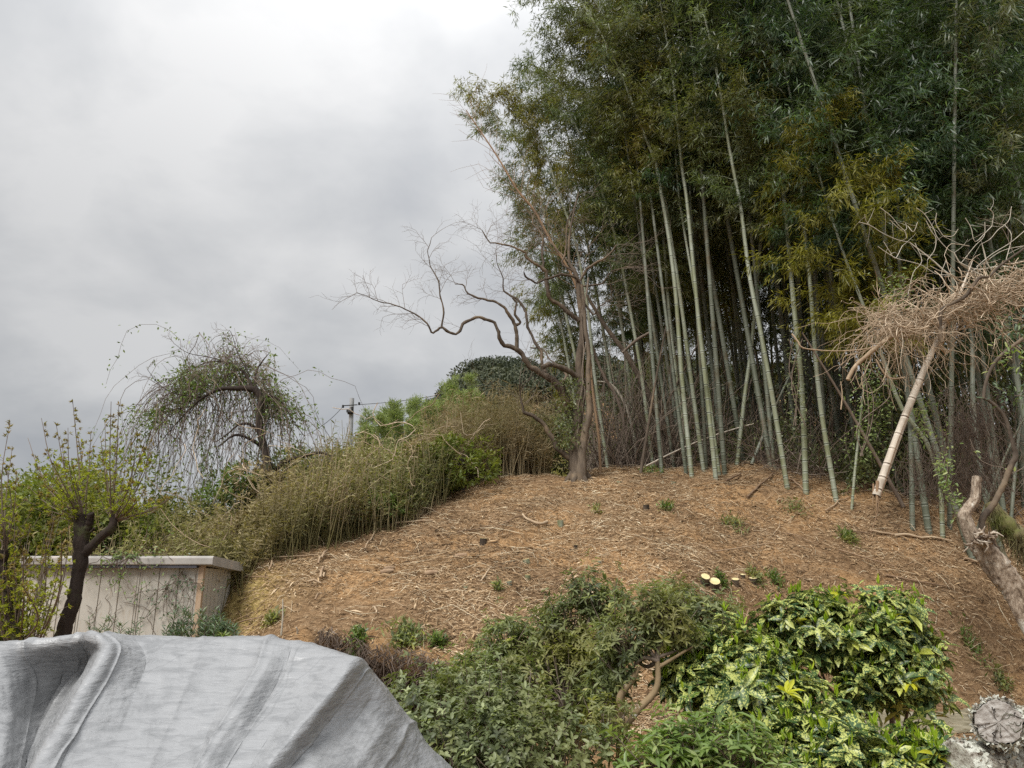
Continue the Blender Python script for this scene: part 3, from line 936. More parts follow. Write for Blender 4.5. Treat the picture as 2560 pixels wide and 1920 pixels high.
# (u at base, distance) rows, denser to the right
for row, (y0, y1, u0, u1, cnt) in enumerate([(16.2, 18.0, 1640, 2700, 24), (18.0, 20.2, 1610, 2720, 30), (20.2, 23.5, 1620, 2760, 32), (23.5, 27, 1630, 2800, 34), (27, 30, 1700, 2800, 22)]):
    us = np.linspace(u0, u1, cnt) + rg.uniform(-28, 28, cnt)
    for u in us:
        Y = rg.uniform(y0, y1)
        if u > 2300: Y -= rg.uniform(1.0, 4.0)
        BACKS.append((u, Y, row))
n_left = 0
for (u, Y, row) in BACKS:
    x = (u - 1280) / F0 * Y * 1.0
    k = rg.integers(0, 6)
    dark = u > 1900
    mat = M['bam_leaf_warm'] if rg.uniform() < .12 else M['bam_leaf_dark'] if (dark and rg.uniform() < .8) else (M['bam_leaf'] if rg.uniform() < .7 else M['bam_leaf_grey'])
    if u < 1760:
        lab = 'bamboo at the thin left end of the grove, sky between its stems'
    elif u < 2050:
        lab = 'shaded bamboo stem standing deep in the middle of the grove'
    else:
        lab = 'dark bamboo in the dense right part of the grove'
    t = bpy.data.objects.new('bamboo', None); COL.objects.link(t)
    t.location = (x, Y, float(gz(x, Y)) - .05)
    sc_ = rg.uniform(.88, 1.08) * (1.0 if u > 1720 else .88)
    if u > 1800: sc_ *= 1.12
    t.scale = (sc_, sc_, sc_)
    ang = math.pi + rg.normal(0, .5) if u < 1950 else rg.uniform(0, 6.28)
    t.rotation_euler = (rg.normal(0, .02), rg.normal(0, .03), ang)
    tag(t, lab, 'bamboo', 'bamboo of the grove behind the slope')
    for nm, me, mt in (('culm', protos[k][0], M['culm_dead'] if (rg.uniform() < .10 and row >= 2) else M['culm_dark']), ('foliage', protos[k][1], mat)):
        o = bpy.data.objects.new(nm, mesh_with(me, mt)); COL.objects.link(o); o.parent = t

ru = np.random.default_rng(8)


def edge_y(u):
    return np.interp(u, [1480, 1800, 2000, 2280, 2560], [17.8, 17.0, 15.4, 14.4, 14.0])


mb = MB(); n = 1500
u = ru.uniform(1500, 2750, n); Y = edge_y(u) + ru.gamma(1.5, .8, n); x = (u - 1280) / F0 * Y
d = nrm(np.stack([ru.normal(0, .8, n), ru.normal(0, .6, n), ru.uniform(.1, 1.2, n)], -1)); Pq = [np.stack([x, Y, gz(x, Y)], -1)]
hh = ru.uniform(.3, 1.9, n)
for i in range(6):
    d = nrm(d + ru.normal(0, .18, (n, 3)) + [0, 0, -.05]); Pq.append(Pq[-1] + d * (hh / 6)[:, None])
tubes(mb, np.stack(Pq, 1), ru.uniform(.004, .013, n)[:, None] * np.linspace(1, .5, 7), 3, ru.uniform(0, 1, n))
tag(mb.build('edge_brush_stems', M['twig']), 'dead stems and sticks along the dark edge of the grove', 'undergrowth', kind='stuff')
mb = MB(); n = 26000
u = ru.uniform(1560, 2750, n); Y = edge_y(u) + .3 + ru.gamma(1.6, .9, n); x = (u - 1280) / F0 * Y
z = gz(x, Y) + ru.uniform(0, 1, n) ** 1.3 * (1.1 + .9 * wob(np.c_[x, Y], 1.6, 3)).clip(.05)
P = np.stack([x, Y, z], -1); P = P[wob(P, 2.6, 5) > .0]; n = len(P)
leaves(mb, P, nrm(rdir(ru, n) + [0, 0, -.3]), nrm(rdir(ru, n) + [0, 0, .6]), ru.uniform(.05, .13, n), ru.uniform(.015, .04, n), np.clip(ru.normal(.4, .22, n), 0, 1))
tag(mb.build('edge_brush_foliage', M['azalea_dark']), 'low dark foliage along the shaded edge of the grove', 'undergrowth', kind='stuff')

# fallen and leaning dead poles among the culms
rf = np.random.default_rng(12)
for i in range(34):
    u = rf.uniform(1560, 2560); Y = rf.uniform(15.6, 21) - (2.0 if u > 2150 else 0)
    x = (u - 1280) / F0 * Y; g = np.array([x, Y, float(gz(x, Y))])
    fallen = i % 3 == 0
    Y += 1.6 * fallen; x = (u - 1280) / F0 * Y; g = np.array([x, Y, float(gz(x, Y))])
    d = nrm(np.array([(1 if u < 1850 else rf.choice([-1, 1])) * (rf.uniform(.8, 1.2) if fallen else rf.uniform(.1, .6)), rf.normal(0, .2), rf.uniform(.12, .4) if fallen else 1.0]))
    L = rf.uniform(1.5, 4.2)
    P = g + d * np.linspace(0, L, 14)[:, None]; P[:, 2] += .1 * np.sin(np.linspace(0, 3, 14)) + .05
    m1 = MB(); tubes(m1, P[None], np.linspace(rf.uniform(.018, .05), .014, 14)[None], 7, rf.uniform(.2, .9), cap=True)
    tag(m1.build('dead_pole', M[['culm_dead', 'bark', 'twig', 'culm_dark'][rf.integers(0, 4)]], smooth=True), 'fallen dead pole lying on the floor of the grove' if fallen else 'thin dead pole leaning among the bamboo culms', 'pole', 'dead poles in the grove')

# left fringe of the grove: crowns leaning out over the sky
LEFTS = [
    ([(1500, 1150), (1440, 900), (1395, 700), (1352, 500), (1300, 380), (1235, 280)], 19.5, 'bam_leaf', 1.3, 'bamboo behind the bare tree whose tip droops low over the sky'),
    ([(1470, 1150), (1420, 900), (1380, 700), (1345, 560), (1300, 450)], 20.5, 'bam_leaf', 1.2, 'shortest bamboo at the left tip of the grove, dark crown behind the bare tree'),
    ([(1560, 1150), (1520, 900), (1485, 700), (1440, 450), (1405, 280), (1370, 190), (1330, 165)], 20.0, 'bam_leaf', 1.2, 'bamboo whose rounded crown shows above the dead orange cane'),
    ([(1600, 1150), (1560, 850), (1520, 600), (1490, 350), (1500, 150), (1485, 60), (1470, 10)], 19.2, 'bam_leaf_grey', .95, 'pale airy bamboo crown with sky showing through at the top left of the grove'),
    ([(1640, 1150), (1600, 850), (1570, 600), (1540, 350), (1530, 150), (1525, 0), (1520, -90)], 20.4, 'bam_leaf_grey', 1.2, 'grey-green bamboo crown running out of the top of the picture'),
    ([(1720, 1150), (1680, 850), (1660, 600), (1640, 350), (1620, 150), (1600, 0), (1580, -100)], 17.6, 'bam_leaf_warm', 1.5, 'bamboo with a yellowish crown at the upper left of the grove'),
    ([(1530, 1150), (1470, 900), (1420, 730), (1370, 620), (1330, 560)], 21.5, 'bam_leaf', 1.0, 'low bamboo crown between the limbs of the bare tree'),
    ([(1460, 1150), (1440, 1000), (1400, 850), (1370, 780), (1340, 740)], 22.5, 'bam_leaf_olive', .9, 'small yellowish bamboo crown seen through the limbs of the bare tree'),
]
for pl, Y, lm, wd, lab in LEFTS:
    p3 = np.array([pt(u, v, Y + .2 * i) for i, (u, v) in enumerate(pl)])
    p3[0, 2] = gz(p3[0, 0], p3[0, 1]) - .03
    path = smooth_path(p3, 80)
    dd = nrm(path[-1] - path[-6]); ext = [path[-1]]
    for q in range(2):
        dd = nrm(dd + np.array([dd[0] * .05, 0, -.09])); ext.append(ext[-1] + dd * .15)
    path = np.vstack([path, np.array(ext[1:])])
    t = thing('bamboo', path[0], lab, 'bamboo', 'bamboo at the left end of the grove')
    m1 = MB(); culm_mesh(m1, path, .048, rb); m1.build('culm', M['culm'], t, smooth=True)
    m2 = MB(); bamboo_foliage(m2, path, rb, .42, wd * .9, 1.0, .14); m2.build('foliage', M[lm], t)

# ------------------------------------------------------------------ bare tree in front of the grove
def crop_path(c, pts, Y, n=None, drift=None, ang=0.0):
    """pts (x, y, r_px) in crop coordinates -> (n,4) world path with radius"""
    out = []
    for i, q in enumerate(pts):
        yy = Y + (0 if drift is None else drift * i / (len(pts) - 1))
        p = cpt(c, q[0], q[1], yy)
        rad = q[2] * CROPS[c][2] / F0 * yy
        out.append([*p, rad])
    out = np.array(out); n = n or max(8, len(pts) * 4)
    sm = smooth_path(out, n)
    if ang:
        L = np.r_[0, np.cumsum(np.linalg.norm(np.diff(out[:, :3], axis=0), axis=1))]; q = np.linspace(0, L[-1], n)
        ln = np.stack([np.interp(q, L, out[:, k]) for k in range(out.shape[1])], -1)
        sm = sm * (1 - ang) + ln * ang
    return sm


def add_limb(mb, pth, sides=8, tint=.5, r=None, rough=.12):
    P = pth[:, :3].copy(); R = np.maximum(pth[:, 3], .003)
    if r is not None:
        P += r.normal(0, 1, P.shape) * R[:, None] * rough * np.array([1, 1, .5])
        R = R * (1 + r.normal(0, rough * .5, len(R)))
    tubes(mb, P[None], R[None], sides, tint, cap=True)


def twig_spray(mb, base, d, L, rad, r, depth, flat=.35, tint=.6, kink=.13):
    k = 5
    pts = [base]
    dd = d.copy()
    for i in range(k):
        dd = nrm(dd + r.normal(0, kink, 3) * np.array([1, flat, 1]))
        pts.append(pts[-1] + dd * L / k)
    pts = np.array(pts)
    tubes(mb, pts[None], np.linspace(rad, rad * .45, k + 1)[None], 4 if rad > .006 else 3, tint)
    if depth > 0:
        for i in range(1, k + 1):
            for _ in range(0 if r.uniform() < .28 else 1):
                s = 1 if r.uniform() < .5 else -1
                ax = nrm(np.cross(dd, np.array([0, 1, 0.2])))
                nd_ = nrm(nrm(pts[i] - pts[i - 1]) + ax * s * r.uniform(.45, 1.1) + r.normal(0, .15, 3))
                twig_spray(mb, pts[i], nd_, L * r.uniform(.4, .72), rad * .6, r, depth - 1, flat, tint, kink)


rt = np.random.default_rng(3)
TY = ground_at(*cv('C', 1310, 1610))[1]
tree = thing('bare_tree', ground_at(*cv('C', 1310, 1610)), 'gnarled leafless tree with a long crooked limb reaching left, on the crest of the mound', 'tree')
mt, ml, mw = MB(), MB(), MB()
main = [(1315, 1640, 52), (1308, 1590, 44), (1302, 1500, 38), (1305, 1300, 33), (1328, 1160, 26), (1325, 1040, 23), (1315, 950, 21), (1335, 820, 19), (1335, 700, 19), (1320, 600, 17), (1310, 500, 14), (1290, 440, 12), (1265, 400, 9), (1260, 300, 8), (1270, 200, 6), (1300, 60, 5), (1315, 0, 3)]
add_limb(mt, crop_path('C', main, TY, 70), 12, .55, rt, .05)
add_limb(mt, crop_path('C', [(1325, 1640, 34), (1332, 1500, 26), (1348, 1350, 22), (1376, 1235, 20), (1370, 1130, 17), (1368, 1000, 14), (1372, 900, 13), (1352, 760, 12), (1345, 640, 10), (1332, 520, 9)], TY - .12, 44), 10, .7, rt, .06)
add_limb(mt, crop_path('C', [(1285, 1640, 26), (1282, 1500, 22), (1275, 1350, 20), (1262, 1200, 20), (1215, 1090, 22)], TY + .15, 30), 10, .4, rt, .05)
for ang in range(6):   # root flare
    a = ang * 1.05
    b0 = cpt('C', 1312, 1560, TY); e = b0 + np.array([math.cos(a) * .27, math.sin(a) * .27, 0]); e[2] = gz(e[0], e[1]) - .04
    add_limb(mt, smooth_path([[*b0, .10], [*(b0 * .5 + e * .5 + [0, 0, .03]), .08], [*e, .05]], 8), 7, .5)
mt.build('trunk', M['bark'], tree, smooth=True)
LIMBS = [
    ([(1262, 1250, 18), (1240, 1150, 22), (1190, 1070, 22), (1110, 1020, 18), (1040, 975, 17), (1000, 910, 15), (970, 880, 14), (900, 860, 12), (870, 820, 11), (850, 735, 9), (790, 712, 9), (740, 700, 9), (680, 725, 9), (650, 770, 9), (630, 800, 9), (590, 785, 8), (545, 755, 8), (490, 795, 6), (470, 740, 5), (400, 685, 4), (300, 640, 3.4), (200, 615, 3), (130, 580, 2), (75, 560, 1.5)], -1.3),
    ([(545, 755, 7), (558, 680, 5), (545, 590, 4.4), (528, 500, 4), (480, 400, 3), (470, 330, 2.4), (490, 260, 1.6)], -.3),
    ([(970, 880, 12), (965, 800, 10), (960, 740, 10), (935, 700, 10), (900, 650, 8), (840, 610, 7), (740, 595, 6.5), (700, 570, 5), (670, 520, 4), (620, 515, 3)], -.6),
    ([(965, 745, 9), (990, 735, 8), (960, 690, 7), (966, 620, 6), (940, 590, 6)], -.2),
    ([(1125, 1010, 11), (1108, 960, 10), (1105, 900, 9), (1060, 820, 8.5), (1035, 760, 8), (1025, 680, 7.5), (980, 610, 7), (930, 575, 6), (890, 550, 5), (895, 480, 3.4), (860, 400, 2.4), (850, 330, 1.6)], .5),
    ([(1325, 1045, 18), (1260, 1005, 17), (1200, 978, 15), (1145, 968, 14), (1112, 985, 15)], -.5),
    ([(1320, 720, 15), (1270, 685, 14), (1210, 632, 13), (1150, 595, 12), (1140, 520, 12), (1130, 450, 12), (1105, 420, 10), (1060, 395, 8), (1020, 370, 9), (1020, 340, 8), (960, 315, 6), (900, 295, 5), (820, 285, 4), (790, 250, 4), (775, 215, 3)], -.5),
    ([(1118, 425, 8), (1110, 340, 7), (1120, 260, 7), (1090, 210, 6), (1060, 180, 5), (1057, 140, 5)], .3),
    ([(1330, 525, 8), (1300, 475, 8), (1230, 460, 8), (1160, 480, 7), (1080, 510, 6), (1020, 480, 5), (1010, 450, 3)], -.6),
    ([(1322, 500, 8), (1360, 430, 8), (1420, 390, 7), (1470, 370, 6), (1530, 300, 4)], -.4),
    ([(1338, 528, 6), (1440, 515, 5), (1500, 440, 3), (1560, 425, 3), (1640, 420, 2)], -.4),
    ([(1005, 1235, 12), (1060, 1255, 12), (1130, 1310, 13), (1200, 1440, 14), (1285, 1520, 15)], .1),
    ([(1005, 1235, 7), (990, 1130, 3.5), (985, 1080, 2.5)], -.2),
    ([(1215, 1090, 14), (1250, 1030, 9), (1210, 980, 6), (1150, 930, 4), (1115, 880, 3), (1045, 870, 4)], .4),
    ([(1290, 445, 8), (1220, 400, 6), (1245, 330, 5), (1250, 180, 5), (1290, 90, 4), (1310, 20, 3)], .3),
    ([(1265, 400, 6), (1200, 330, 5), (1140, 260, 4), (1100, 180, 3)], .6),
    ([(1340, 620, 7), (1400, 690, 6), (1430, 640, 4), (1500, 600, 3)], -.3),
]
ends = []
for pl, dr in LIMBS:
    pth = crop_path('C', pl, TY, len(pl) * 4, dr, .8)
    pth[:, :3] += .020 * np.stack([wob(pth[:, :3] + 3, 8.5, 2), wob(pth[:, :3], 6, 3), wob(pth[:, :3], 9.5, 5)], -1) * np.minimum(1, np.arange(len(pth)) / 5)[:, None]
    add_limb(ml, pth, 8, rt.uniform(.3, .65), rt, .17)
    ends.append(pth)
ml.build('limb', M['bark'], tree, smooth=True)
# twigs at the limb ends
def sprays_on(mbw, pth, r, f0, n, L, rad, depth, bias=(0, 0, .4), flat=.35):
    for f in np.linspace(f0, 1, n):
        i = int(f * (len(pth) - 1)); i0 = max(0, i - 1)
        d = nrm(pth[i, :3] - pth[max(0, i - 2), :3] + 1e-6)
        perp = nrm(np.cross(d, [0, 1, 0])) * (1 if r.uniform() < .5 else -1)
        dd = nrm(d * .6 + perp * r.uniform(.4, 1.1) + np.array(bias) + r.normal(0, .2, 3))
        twig_spray(mbw, pth[i, :3], dd, L * r.uniform(.6, 1.15), rad, r, depth, flat)


sprays_on(mw, ends[0], rt, .74, 9, .58, .006, 2)
sprays_on(mw, ends[1], rt, .3, 8, .6, .006, 2)
sprays_on(mw, ends[2], rt, .62, 7, .5, .006, 2)
sprays_on(mw, ends[0], rt, .45, 5, .4, .004, 1)
sprays_on(mw, ends[4], rt, .55, 7, .7, .005, 2)
sprays_on(mw, ends[6], rt, .6, 9, .75, .006, 2)
for e in (7, 8, 9, 10, 14, 15, 16):
    sprays_on(mw, ends[e], rt, .35, 6, .8, .006, 2)
sprays_on(mw, ends[12], rt, .2, 6, 1.1, .006, 2, (-.3, 0, .5))
sprays_on(mw, ends[11], rt, .0, 3, .8, .005, 2, (-.3, 0, .5))
for e in (3, 5, 13): sprays_on(mw, ends[e], rt, .5, 3, .5, .004, 1)
mw.build('twigs', M['twig'], tree)
mv = MB()
for _ in range(2):   # climbing stems on the trunk
    x0 = rt.uniform(1290, 1370); pts = [(x0, 1560, 2.5)]
    yv = 1560
    while yv > rt.uniform(450, 700):
        yv -= 90; x0 += rt.normal(0, 14) * 1.0; x0 += (1335 - x0) * .15; pts.append((x0, yv, rt.uniform(2, 4)))
    add_limb(mv, crop_path('C', pts, TY - .16 + rt.uniform(0, .1)), 4, .8)
mv.build('climbing_stems', M['twig'], tree)
ma = MB()
n = 900
pc = np.array([cpt('C', rt.normal(1265, 40), rt.uniform(1040, 1440), TY - rt.uniform(.0, .3)) for _ in range(n)])
leaves(ma, pc, nrm(rdir(rt, n) + [0, 0, -.4]), nrm(rdir(rt, n) + [0, -.6, .3]), rt.uniform(.04, .08, n), rt.uniform(.03, .05, n), rt.uniform(0, .8, n), LEAF4)
ma.build('ivy', M['azalea_dark'], tree)

# dead orange cane
can = crop_path('N', [(1500, 1120, 3.4), (1480, 960, 3.4), (1462, 800, 3.4), (1430, 690, 3.4), (1376, 600, 3.4), (1335, 525, 3), (1295, 477, 2.8), (1245, 394, 2.2), (1202, 329, 1.8), (1165, 275, 1.3)], 16.6, 60, -.3)
can[0, 2] = gz(can[0, 0], can[0, 1])
t = thing('dead_bamboo', can[0, :3], 'dead orange-brown bamboo cane with bare side twigs, leaning left above the bare tree', 'bamboo')
m1 = MB(); add_limb(m1, can, 7, .6); m1.build('culm', M['bark_orange'], t, smooth=True)
m1 = MB()
for f in np.linspace(.42, .98, 24):
    i = int(f * 59)
    d = nrm(can[i, :3] - can[i - 2, :3])
    for s in (-1, 1):
        if rt.uniform() < .75:
            twig_spray(m1, can[i, :3], nrm(d + np.array([s * .5, rt.normal(0, .3), .1])), rt.uniform(.6, 1.5) * (1.2 - f * .5), .006, rt, 1, .4, .6, .1)
m1.build('twigs', M['bark_orange'], t)

# dead trunks and poles leaning in the grove behind the tree
for pl, Y, mt_, lab in [
    ([(1360, 580, 9), (1470, 760, 13), (1560, 880, 15), (1640, 1010, 17), (1760, 1250, 20), (1870, 1450, 22)], 18.0, 'bark', 'brown dead trunk slanting down to the right behind the bare tree'),
    ([(1420, 1060, 4), (1500, 1080, 7), (1570, 1180, 9), (1610, 1300, 9), (1640, 1490, 9)], 18.2, 'twig_pale', 'pale bent stem curving down among the dead poles'),
    ([(1380, 830, 9), (1440, 1000, 9), (1540, 1180, 9), (1590, 1400, 9)], 17.6, 'twig', 'grey stem leaning behind the bare tree at mid slope'),
    ([(1745, 770, 7), (1640, 830, 9), (1560, 900, 6)], 17.7, 'twig', 'short dark dead branch wedged between two culms')]:
    pth = crop_path('C', pl, Y, 26)
    t = thing('leaning_dead_tree', pth[-1, :3], lab, 'dead tree')
    m1 = MB(); add_limb(m1, pth, 7, .5, rt, .08); m1.build('trunk', M[mt_], t, smooth=True)
    m1 = MB(); sprays_on(m1, pth, rt, .2, 7, .9, .007, 2); m1.build('twigs', M['twig'], t)

# ------------------------------------------------------------------ undergrowth in the grove
def thicket(name, r, n, u0, u1, yfun, h0, h1, mat, rad=(.004, .012), lean=.35, k=6, curl=.16):
    mb = MB()
    u = r.uniform(u0, u1, n); Y = yfun(r, n)
    x = (u - 1280) / F0 * Y; z = gz(x, Y)
    base = np.stack([x, Y, z], -1)
    h = r.uniform(h0, h1, n)
    d = nrm(np.stack([r.normal(0, lean, n), r.normal(0, lean, n), np.ones(n)], -1))
    P = [base]; 
    for i in range(k):
        d = nrm(d + r.normal(0, curl, (n, 3))); P.append(P[-1] + d * (h / k)[:, None])
    P = np.stack(P, 1)
    rr = r.uniform(*rad, n)
    tubes(mb, P, rr[:, None] * np.linspace(1, .4, k + 1), 3, r.uniform(0, 1, n))
    return mb, P


ru = np.random.default_rng(8)
mb, P = thicket('u', ru, 1700, 1480, 2750, lambda r, n: r.uniform(17, 24, n), .6, 3.4, None, (.005, .016), .6)
mb2, P2 = thicket('u', ru, 420, 1440, 1720, lambda r, n: r.uniform(17.3, 20, n), 1.0, 3.6, None, (.006, .014), .45, 6, .2)
mb.V += mb2.V; mb.Q += [q + mb.n for q in mb2.Q]; mb.tq += mb2.tq; mb.n += mb2.n
tag(mb.build('undergrowth_stems', M['twig']), 'tangle of thin bare stems on the dark floor of the grove', 'undergrowth', kind='stuff')
mb = MB()
n = 60000
u = ru.uniform(1470, 2750, n); Y = ru.uniform(18.5, 26, n); x = (u - 1280) / F0 * Y
hgt = 3.6 + 1.3 * wob(np.c_[x, Y], .9, 3) + 1.5 * sstep(1680, 1800, u) * (1 - sstep(2150, 2300, u))
hgt = hgt * (.55 + .45 * sstep(1450, 1900, u)) + 1.0 * sstep(2250, 2500, u)
z = gz(x, Y) + ru.uniform(0, 1, n) ** .8 * np.maximum(hgt, .4)
P = np.stack([x, Y, z], -1)
dn = wob(P, 1.5, 5) + .55 * wob(P, 4, 7)
P = P[dn > .02 - .5 * (u > 2100)]; n = len(P)
leaves(mb, P, nrm(rdir(ru, n) + [0, 0, -.3]), nrm(rdir(ru, n) + [0, 0, .6]), ru.uniform(.07, .16, n), ru.uniform(.03, .06, n), np.clip(ru.normal(.4, .2, n), 0, 1))
tag(mb.build('undergrowth_foliage', M['azalea_dark']), 'dark broad-leaved undergrowth between the bamboo stems', 'undergrowth', kind='stuff')

mb = MB()
n = 52000
u = ru.uniform(2080, 2800, n); Y = ru.uniform(14.5, 19, n); x = (u - 1280) / F0 * Y
z = gz(x, Y) + ru.uniform(0, 1, n) * (3.6 + 1.6 * wob(np.c_[x, Y], 1.1, 3)) * sstep(2080, 2350, u)
P = np.stack([x, Y, z], -1); P = P[wob(P, 2.1, 5) + .5 * wob(P, 5, 7) > .12]; n = len(P)
leaves(mb, P, nrm(rdir(ru, n) + [0, 0, -.5]), nrm(rdir(ru, n) + [0, 0, .6]), ru.uniform(.06, .15, n), ru.uniform(.02, .05, n), np.clip(ru.normal(.4, .22, n), 0, 1))
tag(mb.build('climbing_foliage', M['azalea_dark']), 'dark climbing foliage among the bamboo at the right', 'undergrowth', kind='stuff')

# second curtain far behind: evergreen trees beyond the grove close the view low down
rw = np.random.default_rng(31)


def leafy_tree(name, base, h, rx, mat, r, n, label, cat='tree', group=None, lobes=9, leaf=.16, trunk_mat='bark_dark', low=.25, tpl=LEAF4, trunk=True, tr=.12):
    t = thing(name, base, label, cat, group)
    if trunk:
        mb = MB()
        top = np.array(base) + [r.normal(0, .05) * h, r.normal(0, .05) * h, h * .75]
        add_limb(mb, smooth_path([[*base, tr], [*(np.array(base) * .5 + top * .5 + [r.normal(0, .1), 0, 0]), tr * .7], [*top, tr * .25]], 12), 7, .5, r, .05)
        for _ in range(7):
            f = r.uniform(.3, .9); p0 = np.array(base) * (1 - f) + top * f
            a = r.uniform(0, 6.28)
            p1 = p0 + np.array([math.cos(a) * rx * .7, math.sin(a) * rx * .7, h * .18])
            add_limb(mb, smooth_path([[*p0, tr * .35], [*((p0 + p1) / 2 + [0, 0, .1]), tr * .22], [*p1, tr * .08]], 7), 4, .5)
        mb.build('trunk', M[trunk_mat], t, smooth=True)
    mb = MB()
    c = np.array(base) + np.stack([r.normal(0, .5, lobes) * rx, r.normal(0, .45, lobes) * rx, h * (low + (1 - low) * r.uniform(.1, .95, lobes))], -1)
    rad = rx * r.uniform(.35, .65, lobes)
    k = r.integers(0, lobes, n)
    P = c[k] + rdir(r, n) * (rad[k] * r.uniform(.45, 1.0, n) ** .6)[:, None] * np.array([1, 1, .8])
    keep = wob(P, 3.0 / max(rx, .5) * 1.2, 4) > -.35
    P = P[keep]; n = len(P)
    out = nrm(P - c[k[keep]])
    leaves(mb, P, nrm(out + rdir(r, n) * .8 + [0, 0, -.2]), nrm(out + rdir(r, n) * .6 + [0, 0, .5]), r.uniform(.6, 1.3, n) * leaf, r.uniform(.6, 1.2, n) * leaf * .45, np.clip(r.normal(.45, .2, n) + .2 * out[:, 2], 0, 1), tpl)
    mb.build('crown', M[mat], t)
    return t


# ------------------------------------------------------------------ far background: hill with woods, plume bamboo, pole
mb = MB()
hx = np.linspace(-60, 90, 70); hy = np.linspace(60, 170, 45)
HX, HY = np.meshgrid(hx, hy)


def hillz(x, y):
    # left shoulder rises to the right, behind the bare tree
    prof = 30.5 * sstep(-26, -4, x) * (1 - .25 * sstep(25, 80, x))
    return -1.5 + prof * np.exp(-((y - 105) / 34) ** 2) + 1.2 * wob(np.stack([x, y], -1), .12, 2) * sstep(-26, -4, x)


HZ = hillz(HX, HY)
ii = np.arange(44)[:, None] * 70 + np.arange(69)[None]
mb.add(np.stack([HX, HY, HZ], -1).reshape(-1, 3), np.stack([ii, ii + 1, ii + 71, ii + 70], -1).reshape(-1, 4), 0)
tag(mb.build('hill', M['soil'], smooth=True), kind='structure')
mb = MB()
nc = 460
cx = rw.uniform(-38, 45, nc); cy = rw.uniform(72, 110, nc); cz = hillz(cx, cy) + 1.2
ok = cz > 1.5; cx, cy, cz = cx[ok], cy[ok], cz[ok]; nc = len(cx)
per = 560
k = np.repeat(np.arange(nc), per); n = len(k)
R_ = rw.uniform(1.6, 3.0, nc)
o = rdir(rw, n); o[:, 2] = np.abs(o[:, 2]) * .9
P = np.stack([cx, cy, cz], -1)[k] + o * (R_[k] * rw.uniform(.8, 1.05, n))[:, None]
tt = np.clip(rw.normal(.45, .16, n) + .15 * rw.normal(size=nc)[k], 0, 1)
leaves(mb, P, nrm(rdir(rw, n) + o * .3), nrm(o + rdir(rw, n) * .4), rw.uniform(.28, .55, n), rw.uniform(.16, .30, n), tt)
tag(mb.build('woods', M['woods']), 'dark evergreen woods covering the far hill', 'woods', kind='stuff')

# plumes of young bamboo
rp = np.random.default_rng(14)


def plume(base, h, w, r, n, mat, label, group):
    t = thing('young_bamboo', base, label, 'bamboo', group)
    mb = MB()
    top = np.array(base) + [r.normal(0, .05) * h, 0, h]
    pth = smooth_path([[*base, .06], [*(np.array(base) * .45 + top * .55 + [r.normal(0, .15), 0, 0]), .04], [*top, .012]], 14)
    add_limb(mb, pth, 5, .5); mb.build('culm', M['culm'], t)
    mb = MB()
    nb = 70
    f = r.uniform(.22, 1.0, nb) ** .9
    P0 = np.stack([np.interp(f, np.linspace(0, 1, 14), pth[:, i]) for i in range(3)], -1)
    a = r.uniform(0, 6.28, nb); L = w * (1.12 - f) * r.uniform(.6, 1.15, nb) + .22
    D = nrm(np.stack([np.cos(a), np.sin(a), r.uniform(.5, 1.3, nb)], -1))
    k = r.integers(0, nb, n); tq = r.uniform(.05, 1, n)
    P = P0[k] + D[k] * (L[k] * tq)[:, None] + r.normal(0, .10, (n, 3)); P[:, 2] -= tq ** 2 * L[k] * .3
    leaves(mb, P, nrm(D[k] + rdir(r, n) * .7), nrm(rdir(r, n) + [0, -.4, .6]), r.uniform(.12, .26, n), r.uniform(.022, .042, n), np.clip(r.normal(.5, .2, n) + .25 * (f[k] - .5), 0, 1))
    mb.build('foliage', M[mat], t)


PL = [(950, 1035, 38), (985, 1008, 35), (1012, 1018, 38), (1047, 1000, 37), (1066, 1010, 34), (1088, 966, 40), (1105, 1000, 36), (1122, 946, 42), (1157, 944, 44), (1140, 990, 38), (1085, 1020, 33), (1165, 1010, 36),
      (915, 1080, 34), (1118, 1045, 32), (1040, 1060, 31), (975, 1050, 32), (935, 1070, 33), (1190, 1050, 34), (1000, 1035, 36), (960, 1030, 39), (1028, 1012, 39), (1180, 985, 41)]
for i, (u, v, Y) in enumerate(PL):
    top = pt(u, v, Y); hh = rp.uniform(5.5, 8) if i < 12 else rp.uniform(4, 5.5)
    lab = 'pale green feathery young bamboo on the distant slope between the pole and the dark hill'
    if (u, v) in ((1128, 945), (1150, 945)): lab = 'tallest airy bamboo plume standing against the sky left of the dark hill'
    plume((top[0], Y, top[2] - hh), hh, rp.uniform(.6, 1.0), rp, 4200, 'young', lab, 'young bamboo on the distant slope')
# ground of that distant slope, so that the plumes stand on something
mb = MB()
sx_ = np.linspace(-22, 6, 60); sy_ = np.linspace(27, 60, 40)
SX, SY = np.meshgrid(sx_, sy_)


def slopez(x, y):
    return -1.2 + 7.6 * sstep(-19, -3, x) * sstep(27, 37, y) * (1 - .8 * sstep(50, 60, y)) + .3 * wob(np.stack([x, y], -1), .5, 3)


